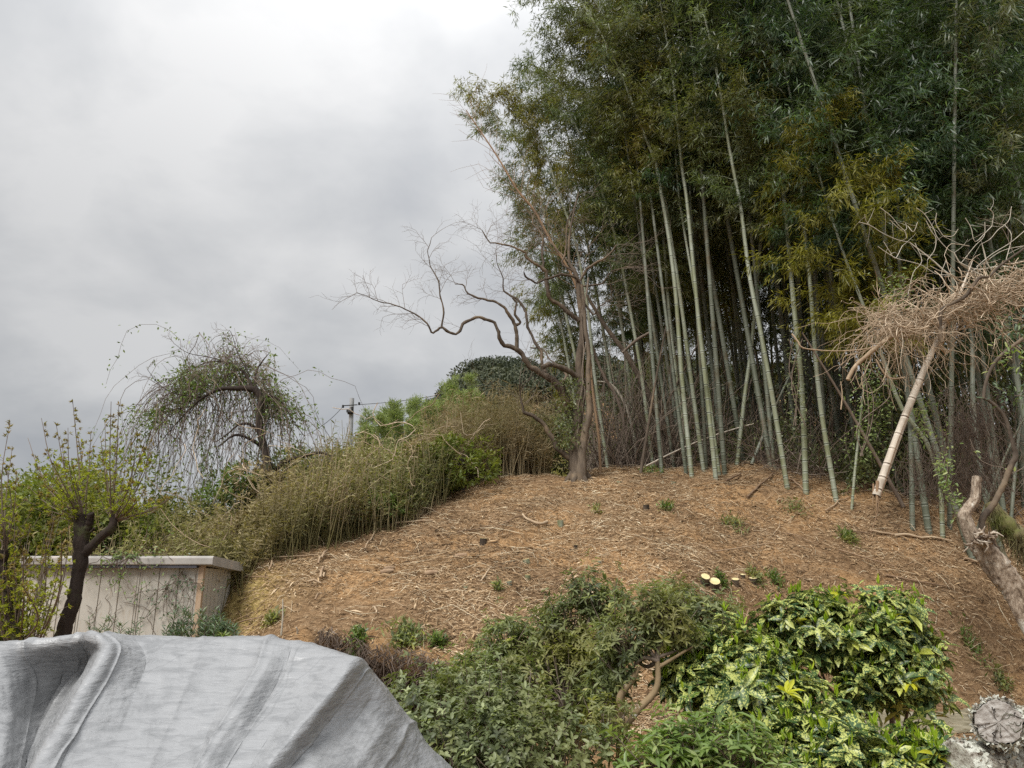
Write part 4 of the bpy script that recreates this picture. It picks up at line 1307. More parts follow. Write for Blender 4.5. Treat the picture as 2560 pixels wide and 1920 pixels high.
SZ = slopez(SX, SY)
ii = np.arange(39)[:, None] * 60 + np.arange(59)[None]
mb.add(np.stack([SX, SY, SZ], -1).reshape(-1, 3), np.stack([ii, ii + 1, ii + 61, ii + 60], -1).reshape(-1, 4), 0)
tag(mb.build('slope', M['soil'], smooth=True), kind='structure')
mb = MB()
n = 60000
x = rw.uniform(-20, 5, n); y = rw.uniform(29, 42, n); z = slopez(x, y) + rw.uniform(0, 1, n) ** .7 * (1.5 + .8 * wob(np.c_[x, y], 1.1, 6))
leaves(mb, np.stack([x, y, z], -1), nrm(rdir(rw, n) * .8 + [0, 0, .6]), rdir(rw, n), rw.uniform(.18, .42, n), rw.uniform(.03, .07, n), np.clip(rw.normal(.5, .25, n), 0, 1))
tag(mb.build('distant_brush', M['reed_green']), 'green and brown brush below the distant young bamboo', 'brush', kind='stuff')

# utility pole
pb = pt(880, 1100, 40); ptp = pt(880, 996, 40)
t = thing('utility_pole', (pb[0], 40, 0), 'grey concrete utility pole with wires rising behind the brush', 'pole')
m1 = MB(); tubes(m1, np.array([[[pb[0], 40, 0], [ptp[0], 40, ptp[2]]]]), np.array([[.165, .12]]), 12, cap=True); m1.build('post', M['pole'], t, smooth=True)
m1 = MB()
zt = ptp[2]
tubes(m1, np.array([[[ptp[0] - .35, 39.8, zt - .45], [ptp[0] + .35, 39.8, zt - .40]]]), .03, 5, cap=True)
for dx, dz in ((-.4, -.5), (.45, -.35), (.1, -.6), (-.15, -.75)):
    tubes(m1, np.array([[[ptp[0] + dx, 39.75, zt + dz - .07], [ptp[0] + dx, 39.75, zt + dz + .07]]]), .06, 6, cap=True)
tubes(m1, np.array([[[ptp[0] - .14, 39.8, zt - .8], [ptp[0] + .14, 39.8, zt - .8]]]), .12, 8)
m1.build('insulator', M['black'], t)


def wire(a, b, sag, label):
    s = np.linspace(0, 1, 30)[:, None]
    P = a * (1 - s) + b * s; P[:, 2] -= (4 * s * (1 - s) * sag)[:, 0]
    m = MB(); tubes(m, P[None], .014, 4)
    tag(m.build('power_line', M['black']), label, 'wire')


wire(np.array([ptp[0] + .45, 39.75, zt - .4]), pt(1240, 952, 44), .25, 'wire running right from the utility pole towards the dark hill')
wire(np.array([ptp[0] - .4, 39.75, zt - .5]), pt(770, 1085, 30), .15, 'wire slanting down left from the utility pole to the vine-covered tree')

# ------------------------------------------------------------------ brush between the shed, the mound and the distance
rbh = np.random.default_rng(55)


def brush(name, n, contour, ybase, mat, label, cat, blade=(.18, .38), stem=True, top_j=.35, wmul=.035, stemmat=None, down=.0, ylen=2.6, fill=1.0):
    """reeds filling the band below a contour of (u, v) at distance ybase(u)"""
    cu = np.array([c[0] for c in contour], float); cvv = np.array([c[1] for c in contour], float)
    u = rbh.uniform(cu[0], cu[-1], n)
    yb = np.array([c[2] for c in contour], float)
    Yc = np.interp(u, cu, yb)
    top = pt(u, np.interp(u, cu, cvv), Yc)
    dyy = rbh.uniform(-ylen, ylen * .5, n)
    x = top[:, 0] * (Yc + dyy) / Yc; y = Yc + dyy
    g = gz(x, y)
    zt_ = top[:, 2] - np.maximum(-dyy, 0) * .32 + top_j * (wob(np.c_[x, y], 2.2, 3) * .9 + wob(np.c_[x, y], 5.5, 6) * .9 + np.minimum(rbh.gamma(.8, 1.1, n), 2.3) - 1.0)
    hgt = np.maximum(zt_ - g, .25)
    return x, y, g, hgt


CONT = [(225, 1270, 13.0), (290, 1255, 13.0), (400, 1285, 13.2), (520, 1285, 13.4), (620, 1270, 13.6), (700, 1190, 14.0), (800, 1130, 14.5), (870, 1140, 15), (960, 1135, 15.5), (1040, 1130, 16), (1120, 1110, 17)]
mb = MB(); ms_ = MB()
n = 5200
x, y, g, h = brush('b', n, CONT, None, None, '', '')
d0 = nrm(np.stack([rbh.normal(0, .16, n), rbh.normal(0, .16, n), np.ones(n)], -1))
kk = 5
P = [np.stack([x, y, g], -1)]; dcur = d0
for i in range(kk):
    dcur = nrm(dcur + rbh.normal(0, .13, (n, 3))); P.append(P[-1] + dcur * (h / kk)[:, None])
P = np.stack(P, 1)
tubes(ms_, P, rbh.uniform(.004, .009, n)[:, None] * np.linspace(1, .5, kk + 1), 3, rbh.uniform(.35, 1, n))
nb = 22
idx = np.repeat(np.arange(n), nb); f = (.36 + .64 * rbh.uniform(0, 1.0, len(idx)) ** .8) * kk; i0 = np.minimum(f.astype(int), kk - 1); fr = (f - i0)[:, None]
Q = P[idx, i0] * (1 - fr) + P[idx, i0 + 1] * fr
a = rbh.uniform(0, 6.28, len(idx))
dl = nrm(np.stack([np.cos(a), np.sin(a), rbh.uniform(-.5, 1.1, len(idx))], -1))
zone = np.clip(.48 + .42 * wob(Q, 1.5, 5) + rbh.normal(0, .18, len(idx)), 0, 1)
leaves(mb, Q, dl, nrm(rdir(rbh, len(idx)) + [0, 0, .5]), rbh.uniform(.05, .13, len(idx)), rbh.uniform(.010, .024, len(idx)), zone, BLADE)
tag(mb.build('bamboo_grass', M['reed_green']), 'green and straw-coloured bamboo grass thicket behind the shed and left of the mound', 'bamboo grass', kind='stuff')
n = 1100     # taller, thicker pale canes standing among the grass
x, y, g, h = brush('b', n, CONT[3:], None, None, '', '', ylen=2.8)
h = h * rbh.uniform(.8, 1.25, n)
dcur = nrm(np.stack([rbh.normal(0, .13, n), rbh.normal(0, .13, n), np.ones(n)], -1)); P = [np.stack([x, y, g], -1)]
for i in range(kk):
    dcur = nrm(dcur + rbh.normal(0, .05, (n, 3))); P.append(P[-1] + dcur * (h / kk)[:, None])
tubes(ms_, np.stack(P, 1), rbh.uniform(.006, .011, n)[:, None] * np.linspace(1, .4, kk + 1), 3, rbh.uniform(.5, 1, n))
tag(ms_.build('reed_stems', M['reed']), 'thin straw-coloured stems inside the bamboo grass thicket', 'reeds', kind='stuff')

# brown dry thicket left of the bare tree
CONT2 = [(1060, 1150, 16.2), (1100, 1110, 16.8), (1140, 1075, 17.2), (1200, 1045, 17.6), (1260, 1035, 18), (1330, 1050, 18.4), (1370, 1080, 18.6)]
mb = MB(); ms_ = MB()
n = 2400
x, y, g, h = brush('b', n, CONT2, None, None, '', '', ylen=1.7, top_j=.45)
d0 = nrm(np.stack([rbh.normal(0, .10, n), rbh.normal(0, .10, n), np.ones(n)], -1))
P = [np.stack([x, y, g], -1)]; dcur = d0
for i in range(kk):
    dcur = nrm(dcur + rbh.normal(0, .06, (n, 3))); P.append(P[-1] + dcur * (h / kk)[:, None])
P = np.stack(P, 1)
tubes(ms_, P, rbh.uniform(.004, .010, n)[:, None] * np.linspace(1, .4, kk + 1), 3, rbh.uniform(.4, 1, n))
nb = 15
idx = np.repeat(np.arange(n), nb); f = (.38 + .62 * rbh.uniform(0, 1.0, len(idx)) ** .8) * kk; i0 = np.minimum(f.astype(int), kk - 1); fr = (f - i0)[:, None]
Q = P[idx, i0] * (1 - fr) + P[idx, i0 + 1] * fr
a = rbh.uniform(0, 6.28, len(idx))
dl = nrm(np.stack([np.cos(a), np.sin(a), rbh.uniform(-.3, 1.3, len(idx))], -1))
leaves(mb, Q, dl, nrm(rdir(rbh, len(idx)) + [0, 0, .5]), rbh.uniform(.10, .26, len(idx)), rbh.uniform(.007, .016, len(idx)), np.clip(rbh.normal(.55, .22, len(idx)), 0, 1), BLADE)
tag(mb.build('dry_reed_foliage', M['reed']), 'tall brown dried thicket left of the bare tree', 'reeds', kind='stuff')
tag(ms_.build('dry_reed_stems', M['reed']), 'upright dry canes under the brown thicket beside the bare tree', 'reeds', kind='stuff')

# looping dead vines in the brush
mb = MB()
n = 90
u = rbh.uniform(240, 1150, n); Yv = np.interp(u, [c[0] for c in CONT], [c[2] for c in CONT]) - rbh.uniform(.8, 2.4, n)
x = (u - 1280) / F0 * Yv; z = gz(x, Yv) + rbh.uniform(.1, 1.7, n)
P = [np.stack([x, Yv, z], -1)]; d = nrm(rbh.normal(size=(n, 3)) * [1, .4, 1])
for i in range(9):
    d = nrm(d + rbh.normal(0, .42, (n, 3)) * [1, .5, 1] + [0, 0, -.08]); P.append(P[-1] + d * rbh.uniform(.08, .2, (n, 1)))
tubes(mb, np.stack(P, 1), rbh.uniform(.003, .008, n)[:, None] * np.ones(10), 4, rbh.uniform(.2, 1, n))
tag(mb.build('dead_vines', M['vine']), 'looping pale dead vines woven through the brush behind the shed', 'vines', kind='stuff')

# green bushes in the brush and to the left
BUSHES = [
    ('shrub', (60, 1130, 12.5), 2.0, 1.5, 'shrub_y', 9000, 'yellow-green leafy bush rising left of the shed behind the pollarded trees'),
    ('shrub', (170, 1150, 11.8), 1.7, 1.2, 'shrub_y', 8000, 'olive bush standing directly behind the left end of the shed roof'),
    ('shrub', (-20, 1120, 14.5), 2.4, 1.5, 'azalea_dark', 6000, 'dark green bush at the far left edge behind the yellow-green one'),
    ('shrub', (215, 1140, 13.2), 1.2, 1.0, 'reed_green', 6000, 'tawny green bush between the yellow-green bush and the vine-covered tree'),
    ('shrub', (380, 1245, 13.6), 1.2, .8, 'shrub_y', 5000, 'yellow-green bush at the foot of the vine-covered tree, left of its trunk'),
    ('shrub', (300, 1235, 11.9), 1.2, 1.0, 'shrub_y', 6000, 'low yellow-green bush behind the middle of the shed roof'),
    ('shrub', (745, 1075, 15.2), 1.6, .6, 'ivy', 3000, 'bright green leafy bush beside the vine-covered tree'),
    ('shrub', (845, 1120, 15.8), 1.7, 1.2, 'shrub_y', 6500, 'mossy green bush below the utility pole'),
    ('shrub', (510, 1255, 13.4), 1, .7, 'reed_green', 4200, 'straw-and-green bush right of the trunk of the vine-covered tree'),
    ('shrub', (610, 1150, 13.6), 1, .55, 'ivy', 2200, 'leafy green bush leaning on the vine-covered tree from the right'),
    ('shrub', (690, 1180, 13.6), 1, .7, 'reed', 3600, 'tan dry bush in the middle of the brush left of the mound'),
    ('shrub', (800, 1165, 14.2), 1, .6, 'azalea_dark', 2200, 'dark green bush in a hollow of the brush below the pole'),
    ('shrub', (930, 1120, 15.0), 1, .7, 'reed_green', 3600, 'yellowish green bush in the brush below the young bamboo'),
    ('shrub', (1010, 1125, 15.4), 1, .6, 'shrub_y', 3000, 'olive bush in the brush between the young bamboo and the brown thicket'),
    ('shrub', (1085, 1085, 16.0), 1, .6, 'reed', 3600, 'tan dry bush at the left end of the brown thicket'),
    ('shrub', (640, 1290, 12.4), 1, .5, 'reed', 2400, 'low tan dry bush beside the left edge of the mound'),
    ('shrub', (770, 1260, 12.9), 1, .45, 'azalea_dark', 1500, 'low dark bush beside the left edge of the mound'),
    ('shrub', (1160, 1100, 15.2), 1.2, .7, 'shrub_y', 3000, 'green bush at the foot of the brown thicket'),
    ('shrub', (905, 1235, 13.3), .7, .45, 'ivy', 2400, 'small dark green bush at the edge of the mound'),
    ('shrub', (1330, 1040, 18.6), 2.8, 1.0, 'azalea_dark', 7000, 'dark evergreen bush directly left of the bare tree trunk'),
]
for nm, (u, v, Y), h, rx, mat, cnt, lab in BUSHES:
    tp = pt(u, v, Y)
    gzv = float(gz(tp[0], Y))
    hh = max(tp[2] - gzv, .6)
    leafy_tree(nm, (tp[0], Y, gzv), hh * (.84 if u < 320 else .92), rx, mat, rbh, int(cnt * (2.2 if u < 320 else 1.6)), lab, 'bush', 'bushes in the brush', 16, .10, low=.12, tr=.05)

# ------------------------------------------------------------------ vine-covered tree
rv = np.random.default_rng(9)
VY = 13.6
vb = cpt('A', 1655, 1330, VY); vb[2] = gz(vb[0], vb[1])
vt = thing('vine_covered_tree', vb, 'arching half-dead tree smothered in hanging vines, rising behind the shed', 'tree')
mt, mtw, mlf = MB(), MB(), MB()
p = crop_path('A', [(1660, 1400, 38), (1655, 1290, 36), (1650, 1080, 30), (1610, 880, 24), (1580, 700, 21), (1588, 580, 20), (1545, 522, 22), (1440, 515, 15), (1340, 520, 12), (1240, 570, 8), (1180, 620, 6), (1100, 700, 4)], VY - .15, 60)
p[0, 2] = vb[2] - .1
add_limb(mt, p, 9, .4, rv, .09)
mt.build('trunk', M['bark_dark'], vt, smooth=True)
ml = MB(); vends = []
for pl, dr in [([(1680, 1010, 16), (1740, 960, 14), (1850, 930, 11), (1950, 905, 8), (2030, 930, 4)], -.4), ([(1600, 820, 13), (1540, 740, 9), (1460, 735, 7), (1390, 790, 5), (1320, 840, 3)], -.4),
               ([(1600, 870, 13), (1500, 812, 9), (1430, 800, 8), (1370, 840, 6), (1330, 870, 5)], -.6), ([(1540, 520, 13), (1500, 430, 9), (1430, 380, 7), (1350, 350, 5), (1250, 360, 4), (1130, 420, 3), (1020, 480, 2)], .5),
               ([(1560, 530, 12), (1560, 420, 7), (1600, 350, 5), (1650, 290, 2)], .3), ([(1585, 600, 10), (1650, 560, 7), (1720, 600, 5), (1780, 700, 3), (1850, 800, 2)], -.3),
               ([(1240, 570, 6), (1150, 560, 4), (1050, 540, 3), (960, 480, 2), (900, 400, 1.5)], -.4), ([(1180, 620, 5), (1080, 640, 4), (980, 660, 3), (880, 650, 1.5)], .3), ([(1100, 700, 4), (1030, 780, 3), (960, 860, 2), (900, 900, 1.5)], .2),
               ([(1520, 430, 5), (1450, 300, 3), (1420, 200, 2), (1400, 160, 1.2)], 0), ([(1450, 390, 4), (1300, 330, 3), (1150, 300, 2), (1060, 240, 1.2)], .2)]:
    q = crop_path('A', pl, VY, len(pl) * 4, dr); add_limb(ml, q, 6, .45, rv, .1); vends.append(q)
ml.build('limb', M['bark_dark'], vt, smooth=True)
for q in vends: sprays_on(mtw, q, rv, .2, 7, .28, .005, 2, (-.1, 0, .25))
# vines trailing over and hanging from the arch
TOPS = [(900, 640), (1000, 500), (1100, 470), (1180, 400), (1260, 370), (1400, 285), (1500, 330), (1600, 470), (1700, 560), (1800, 680)]
tu = np.array(TOPS, float)
n = 560
xx = rv.uniform(930, 1760, n)
yt = np.interp(xx, tu[:, 0], tu[:, 1]) + rv.uniform(-20, 150, n) + 38 * np.sin(xx / 47.0) + 26 * np.sin(xx / 19.0 + 1)
Yd = VY + np.abs(rv.normal(.1, .45, n))
P = np.array([cpt('A', a_, b_, c_) for a_, b_, c_ in zip(xx, yt, Yd)])
d = nrm(np.stack([rv.normal(0, .5, n), rv.normal(0, .4, n), rv.uniform(-.5, .5, n)], -1))
PP = [P]; L = rv.uniform(.04, .12, n) + .17 * (rv.uniform(size=n) < .45)
for i in range(11):
    d = nrm(d + rv.normal(0, .28, (n, 3)) * [1, .6, 1] + np.array([0, 0, -.42])); PP.append(PP[-1] + d * L[:, None])
PP = np.stack(PP, 1)
tubes(mtw, PP, rv.uniform(.003, .007, n)[:, None] * np.linspace(1, .6, 12), 3, rv.uniform(0, .7, n))
n2 = 110   # wiry shoots sticking out
xx = rv.uniform(1000, 1750, n2); yt = np.interp(xx, tu[:, 0], tu[:, 1]) + rv.uniform(0, 90, n2)
P = np.array([cpt('A', a_, b_, VY + rv.normal(0, .4)) for a_, b_ in zip(xx, yt)])
sidx = np.sign(xx - 1400)
d = nrm(np.stack([sidx * rv.uniform(-.2, 1, n2), rv.normal(0, .3, n2), rv.uniform(.2, 1.2, n2)], -1)); P3 = [P]
for i in range(7):
    d = nrm(d + rv.normal(0, .16, (n2, 3)) + [0, 0, -.1]); P3.append(P3[-1] + d * rv.uniform(.04, .11, (n2, 1)))
tubes(mtw, np.stack(P3, 1), np.linspace(.0045, .002, 8)[None], 3, rv.uniform(.2, .8, n2))
mtw.build('hanging_vines', M['twig'], vt)
# clinging leaves, in patches
idx = rv.integers(0, n, 26000); f = rv.integers(0, 12, 26000)
Q = PP[idx, f] + rv.normal(0, .07, (26000, 3))
uu, vv = project(Q)
ax_, ay_ = (uu - 0) / .4099, (vv - 760) / .4099
topd = ay_ - np.interp(ax_, tu[:, 0], tu[:, 1])
pr = np.clip(.75 - topd / 350, .07, 1) * sstep(-.35, .5, wob(Q, 2.2, 2) + .3) + .5 * (np.abs(ax_ - 1260) < 40) * (ay_ > 850) * (ay_ < 1150)
Q = Q[rv.uniform(size=len(Q)) < pr]; m_ = len(Q)
leaves(mlf, Q, nrm(rdir(rv, m_) + [0, 0, -.3]), nrm(rdir(rv, m_) + [0, -.3, .5]), rv.uniform(.045, .10, m_), rv.uniform(.024, .042, m_), np.clip(rv.normal(.5, .22, m_), 0, 1))
mlf.build('leaves', M['ivy'], vt)

# ------------------------------------------------------------------ shed
SYF = 10.0
xr = float(cpt('L', 1315, 1150, SYF)[0]); xl = float(cpt('L', 150, 1150, SYF)[0])
zb = 0.0; ztp = float(cpt('L', 1300, 1088, SYF)[2]); zroof = float(cpt('L', 1300, 1010, SYF - .08)[2])
dep = .95
shed = thing('garden_shed', ((xl + xr) / 2, SYF, gz((xl + xr) / 2, SYF)), 'weathered cream metal garden shed with rust streaks and a grey flat roof', 'shed')
m1 = MB()
npan = 9
pw = (xr - .06 - xl) / npan
for i in range(npan):   # front panels with ribbed joints
    x0 = xl + i * pw
    box(m1, (x0 + .006, SYF, zb), (x0 + pw - .006, SYF + .03, ztp), .0)
    if i % 3 == 2:
        for o_ in (.0, .03, .06):
            box(m1, (x0 + pw - .014 + o_ - .02, SYF - .008, zb), (x0 + pw - .008 + o_ - .02, SYF + .02, ztp), .1)
box(m1, (xl, SYF + .014, zb), (xr - .06, SYF + .05, ztp), .25)
m1.build('front_wall', M['shed'], shed)
m1 = MB()
nr = 7; rw_ = dep / nr
for i in range(nr):
    box(m1, (xr - .03, SYF + .05 + i * rw_ + .008, zb), (xr, SYF + .05 + (i + 1) * rw_ - .008, ztp), .0)
box(m1, (xr - .05, SYF + .05, zb), (xr - .012, SYF + dep + .05, ztp), .2)
box(m1, (xl, SYF + dep + .02, zb), (xr - .05, SYF + dep + .05, ztp), .1); box(m1, (xl, SYF + .05, zb), (xl + .03, SYF + dep + .02, ztp), .1)
m1.build('side_wall', M['shed'], shed)
m1 = MB(); box(m1, (xr - .058, SYF - .012, zb), (xr + .006, SYF + .048, ztp + .03), .55); o_ = m1.build('corner_post', M['shed'], shed); o_['label'] = 'rust-stained corner post'
m1 = MB()
x0, x1 = float(cpt('L', 128, 1040, SYF - .1)[0]), xr + .14
def prism(mb, prof, x0, x1, tint=.5):
    k = len(prof)
    V = [(x0, a, b) for a, b in prof] + [(x1, a, b) for a, b in prof]
    mb.add(V, [(i, (i + 1) % k, k + (i + 1) % k, k + i) for i in range(k)], tint)
    for s_ in (0, k):
        c = np.mean(np.array(V[s_:s_ + k]), 0)
        mb.add(V[s_:s_ + k] + [tuple(c)], [(i, (i + 1) % k, k) for i in range(k)], tint)
fh = zroof - ztp
prism(m1, [(SYF - .10, ztp + .035), (SYF - .10, zroof - .02), (SYF - .075, zroof), (SYF + dep + .14, zroof - .05), (SYF + dep + .16, zroof - .07), (SYF + dep + .16, ztp - .02), (SYF + dep + .12, ztp - .02), (SYF - .06, ztp + .03)], x0, x1)
o_ = m1.build('roof', M['fascia'], shed)
bv = o_.modifiers.new('bevel', 'BEVEL'); bv.width = .012; bv.segments = 2
m1 = MB(); box(m1, (x0 + .02, SYF - .085, ztp - .002), (xr - .06, SYF - .02, ztp + .033)); m1.build('gutter', M['gutter'], shed)

# creeper on the shed roof and on its front
def creeper(name, starts, r, label, mat, n_leaf, spread, hang, leaf=(.03, .06)):
    t = thing(name, starts[0], label, 'creeper')
    ms1, ml1 = MB(), MB()
    pts = []
    for s_ in starts:
        for _ in range(5):
            d = nrm(np.array([r.normal(0, spread), -.1, hang + r.normal(0, .25)])); q = [np.array(s_)]
            for i in range(8):
                d = nrm(d + r.normal(0, .3, 3) * [1, .15, 1]); q.append(q[-1] + d * [1, .08, 1] * r.uniform(.04, .10))
            q = np.array(q); tubes(ms1, q[None], .003, 3, .3); pts.append(q)
    pts = np.concatenate(pts)
    P = pts[r.integers(0, len(pts), n_leaf)] + r.normal(0, .025, (n_leaf, 3)) * [1, .5, 1]
    leaves(ml1, P, nrm(rdir(r, n_leaf) + [0, -.2, -.5]), nrm(rdir(r, n_leaf) * .5 + [0, -1, .5]), r.uniform(*leaf, n_leaf), r.uniform(.016, .028, n_leaf), np.clip(r.normal(.5, .2, n_leaf), 0, 1))
    ms1.build('stem', M['twig'], t); ml1.build('leaves', M[mat], t)


rc = np.random.default_rng(41)
creeper('creeper', [cpt('L', 760 + i * 30, 1000, SYF - .1) for i in range(5)], rc, 'pale green creeper spilling over the edge of the shed roof', 'ivy', 260, .8, -.3)
creeper('creeper', [cpt('L', 1180, 1110, SYF - .04), cpt('L', 1120, 1130, SYF - .04), cpt('L', 1230, 1150, SYF - .04)], rc, 'dark climbing plant clinging to the shed front beside its corner post', 'oleander', 110, .5, -.6)
creeper('creeper', [cpt('L', 1080 + 0 * i, 1190 + 15 * i, SYF - .04) for i in range(2)], rc, 'small dark leaf cluster hanging on the shed front left of the climbing plant', 'oleander', 50, .4, -.5)
# dry stems scribbled over the shed front
t = thing('dry_creeper', cpt('L', 1220, 1400, SYF - .03), 'leafless dry creeper stems drawn over the shed front', 'creeper')
m1 = MB()
for (a, b), (c, d_) in [((1230, 1480), (1200, 1120)), ((1225, 1400), (1270, 1130)), ((640, 1500), (560, 1330)), ((700, 1490), (780, 1330)), ((1010, 1520), (930, 1340)), ((930, 1340), (800, 1310)), ((560, 1480), (650, 1300)), ((740, 1480), (700, 1260))]:
    q = np.linspace(0, 1, 10)
    px2 = a + (c - a) * q + np.r_[0, rc.normal(0, 12, 8), 0]; py2 = b + (d_ - b) * q
    P = np.array([cpt('L', i, j, SYF - .02) for i, j in zip(px2, py2)])
    tubes(m1, P[None], .0035, 3, .3)
m1.build('stem', M['twig'], t)

# narrow-leaved bushes before the shed
def spike_bush(spots, r, label, mat='oleander', leaf=(.06, .11)):
    b0 = spots[0][0]
    t = thing('narrow_leaved_bush', b0, label, 'bush', 'narrow-leaved bushes before the shed')
    a_, b_ = MB(), MB()
    for base, topz, sx in spots:
        base = np.array(base, float)
        d = nrm(np.array([sx, r.normal(0, .1), 1.0])); L = (topz - base[2]) / d[2]
        s = np.linspace(0, 1, 8)[:, None]
        P = base + d * L * s + np.array([sx * .15, 0, 0]) * s ** 2
        tubes(a_, P[None], np.linspace(.006, .003, 8)[None], 4, .4)
        m_ = 46
        f = r.uniform(.55, 1.0, m_); Q = np.stack([np.interp(f, s[:, 0], P[:, i]) for i in range(3)], -1)
        an = r.uniform(0, 6.28, m_)
        leaves(b_, Q, nrm(np.stack([np.cos(an), np.sin(an), r.uniform(.2, 1.2, m_)], -1)), nrm(rdir(r, m_) * .4 + [0, -.3, 1]), r.uniform(*leaf, m_), .014, np.clip(r.normal(.55, .2, m_), 0, 1))
    a_.build('stem', M['twig'], t); b_.build('leaves', M[mat], t)


def spots(c, lst, Y, r, jit=25, rep=3):
    o = []
    for (x, yt) in lst:
        for _ in range(rep):
            top = cpt(c, x + r.normal(0, jit), yt + abs(r.normal(0, jit * 1.2)), Y + r.normal(0, .15))
            sx = r.normal(0, .18)
            h = top[2] - 0.02
            o.append(((top[0] - sx * h, top[1], gz(top[0], top[1])), top[2], sx))
    return o


spike_bush(spots('L', [(1330, 1350), (1300, 1400), (1370, 1400), (1260, 1440), (1210, 1430), (1420, 1430), (1350, 1440), (1480, 1420), (1450, 1450), (1180, 1350), (1150, 1460)], 9.0, rc, 22, 4), rc, 'dense green narrow-leaved bush in front of the shed corner')
spike_bush(spots('L', [(1080, 1490), (1130, 1500), (1010, 1530)], 8.8, rc, 14, 2), rc, 'low narrow-leaved sprigs left of the bush at the shed corner')
spike_bush(spots('L', [(650, 1400), (640, 1440), (680, 1410)], 8.8, rc, 10, 2), rc, 'small narrow-leaved sprigs before the middle of the shed front')
spike_bush(spots('L', [(800, 1450), (880, 1430), (830, 1480)], 8.8, rc, 14, 2), rc, 'thin leafy sprigs right of the middle of the shed front')
spike_bush(spots('L', [(1510, 1500), (1490, 1520)], 8.6, rc, 14, 2), rc, 'yellowish low sprigs right of the shed corner above the tarpaulin', 'light_leaf')
# two pointed dark boards by the corner
for i, (x, yt, w_) in enumerate([(1415, 1350, 22), (1443, 1380, 20)]):
    a = cpt('L', x, yt, 9.35); w2 = w_ * .3858 / F0 * 9.35
    m1 = MB(); g0 = float(gz(a[0], a[1]))
    m1.add([(a[0] - w2, a[1], g0), (a[0] + w2, a[1], g0), (a[0] + w2, a[1], a[2] - .22), (a[0], a[1], a[2]), (a[0] - w2, a[1], a[2] - .22),
            (a[0] - w2, a[1] + .02, g0), (a[0] + w2, a[1] + .02, g0), (a[0] + w2, a[1] + .02, a[2] - .22), (a[0], a[1] + .02, a[2]), (a[0] - w2, a[1] + .02, a[2] - .22)],
           [(0, 1, 2, 4), (5, 9, 7, 6), (1, 6, 7, 2), (2, 7, 8, 3), (3, 8, 9, 4), (4, 9, 5, 0)], .3)
    m1.add([(a[0] - w2, a[1], a[2] - .22), (a[0] + w2, a[1], a[2] - .22), (a[0], a[1], a[2]), (a[0] - w2, a[1] + .02, a[2] - .22), (a[0] + w2, a[1] + .02, a[2] - .22), (a[0], a[1] + .02, a[2])], [(0, 1, 2), (3, 5, 4)], .3)
    tag(m1.build('pointed_stake', M['bark_dark']), ['dark pointed stake by the shed corner, the taller one', 'dark pointed stake by the shed corner, the shorter one'][i], 'stake', 'pointed stakes at the shed corner')

# ------------------------------------------------------------------ pollarded trees at the left
def pollard(label, trunk_pts, limbs, heads, shoots, Y, r, seed_mat='maple'):
    p = crop_path('L', trunk_pts, Y, 40)
    g0 = np.array([p[0, 0], p[0, 1], float(gz(p[0, 0], p[0, 1]))])
    p = np.vstack([[g0[0] - .1, g0[1], g0[2] - .05, p[0, 3] * 1.15], p])
    t = thing('pollarded_tree', g0, label, 'tree', 'pollarded trees beside the shed')
    m1 = MB(); add_limb(m1, p, 10, .4, r, .05)
    for lp in limbs: add_limb(m1, crop_path('L', lp, Y, 20, -.05), 9, .4, r, .07)
    m1.build('trunk', M['bark_dark'], t, smooth=True)
    m2, m3, m4 = MB(), MB(), MB()
    for (x0, y0, x1, y1, leafy, tip) in shoots:
        for q in range(1):
            b0 = cpt('L', x0 + r.normal(0, 10), y0 + r.normal(0, 8), Y); e = cpt('L', x1, y1, Y + r.normal(0, .35))
            mid = (b0 + e) / 2 + np.array([(b0[0] - e[0]) * -.0 + (e[0] - b0[0]) * .12, r.normal(0, .05), .0])
            P = smooth_path([b0, mid, e], 14)
            L = np.linalg.norm(e - b0)
            tubes(m2, P[None], np.linspace(.0085, .0025, 14)[None] * (.7 + .3 * L), 4, .45)
            # short side shoots carrying small leaf fans
            ns = int(L * leafy * 30)
            f = r.uniform(.08, 1, ns); Q = np.stack([np.interp(f, np.linspace(0, 1, 14), P[:, i]) for i in range(3)], -1)
            an = r.uniform(0, 6.28, ns); sl = r.uniform(.02, .13, ns) * (1.15 - f)
            D = nrm(np.stack([np.cos(an), np.sin(an), r.uniform(.2, 1.0, ns)], -1))
            C = Q + D * sl[:, None]
            tubes(m2, np.stack([Q, C], 1), .0016, 3, .5)
            for mm_, sel in ((m3, f < .74), (m4, f >= .74)):
                Cs, Ds = C[sel], D[sel]
                if len(Cs) == 0: continue
                kf = 9
                Cr = np.repeat(Cs, kf, 0); Dr = np.repeat(Ds, kf, 0); nn_ = len(Cr)
                leaves(mm_, Cr, nrm(Dr + rdir(r, nn_) * .9), nrm(rdir(r, nn_) * .5 + [0, 0, 1]), r.uniform(.020, .044, nn_), r.uniform(.009, .017, nn_), np.clip(r.normal(.45, .22, nn_), 0, 1))
    m2.build('shoots', M['twig'], t); m3.build('leaves', M['maple'], t); m4.build('leaf_tips', M['maple_tip'], t)


rpd = np.random.default_rng(19)
sh = []
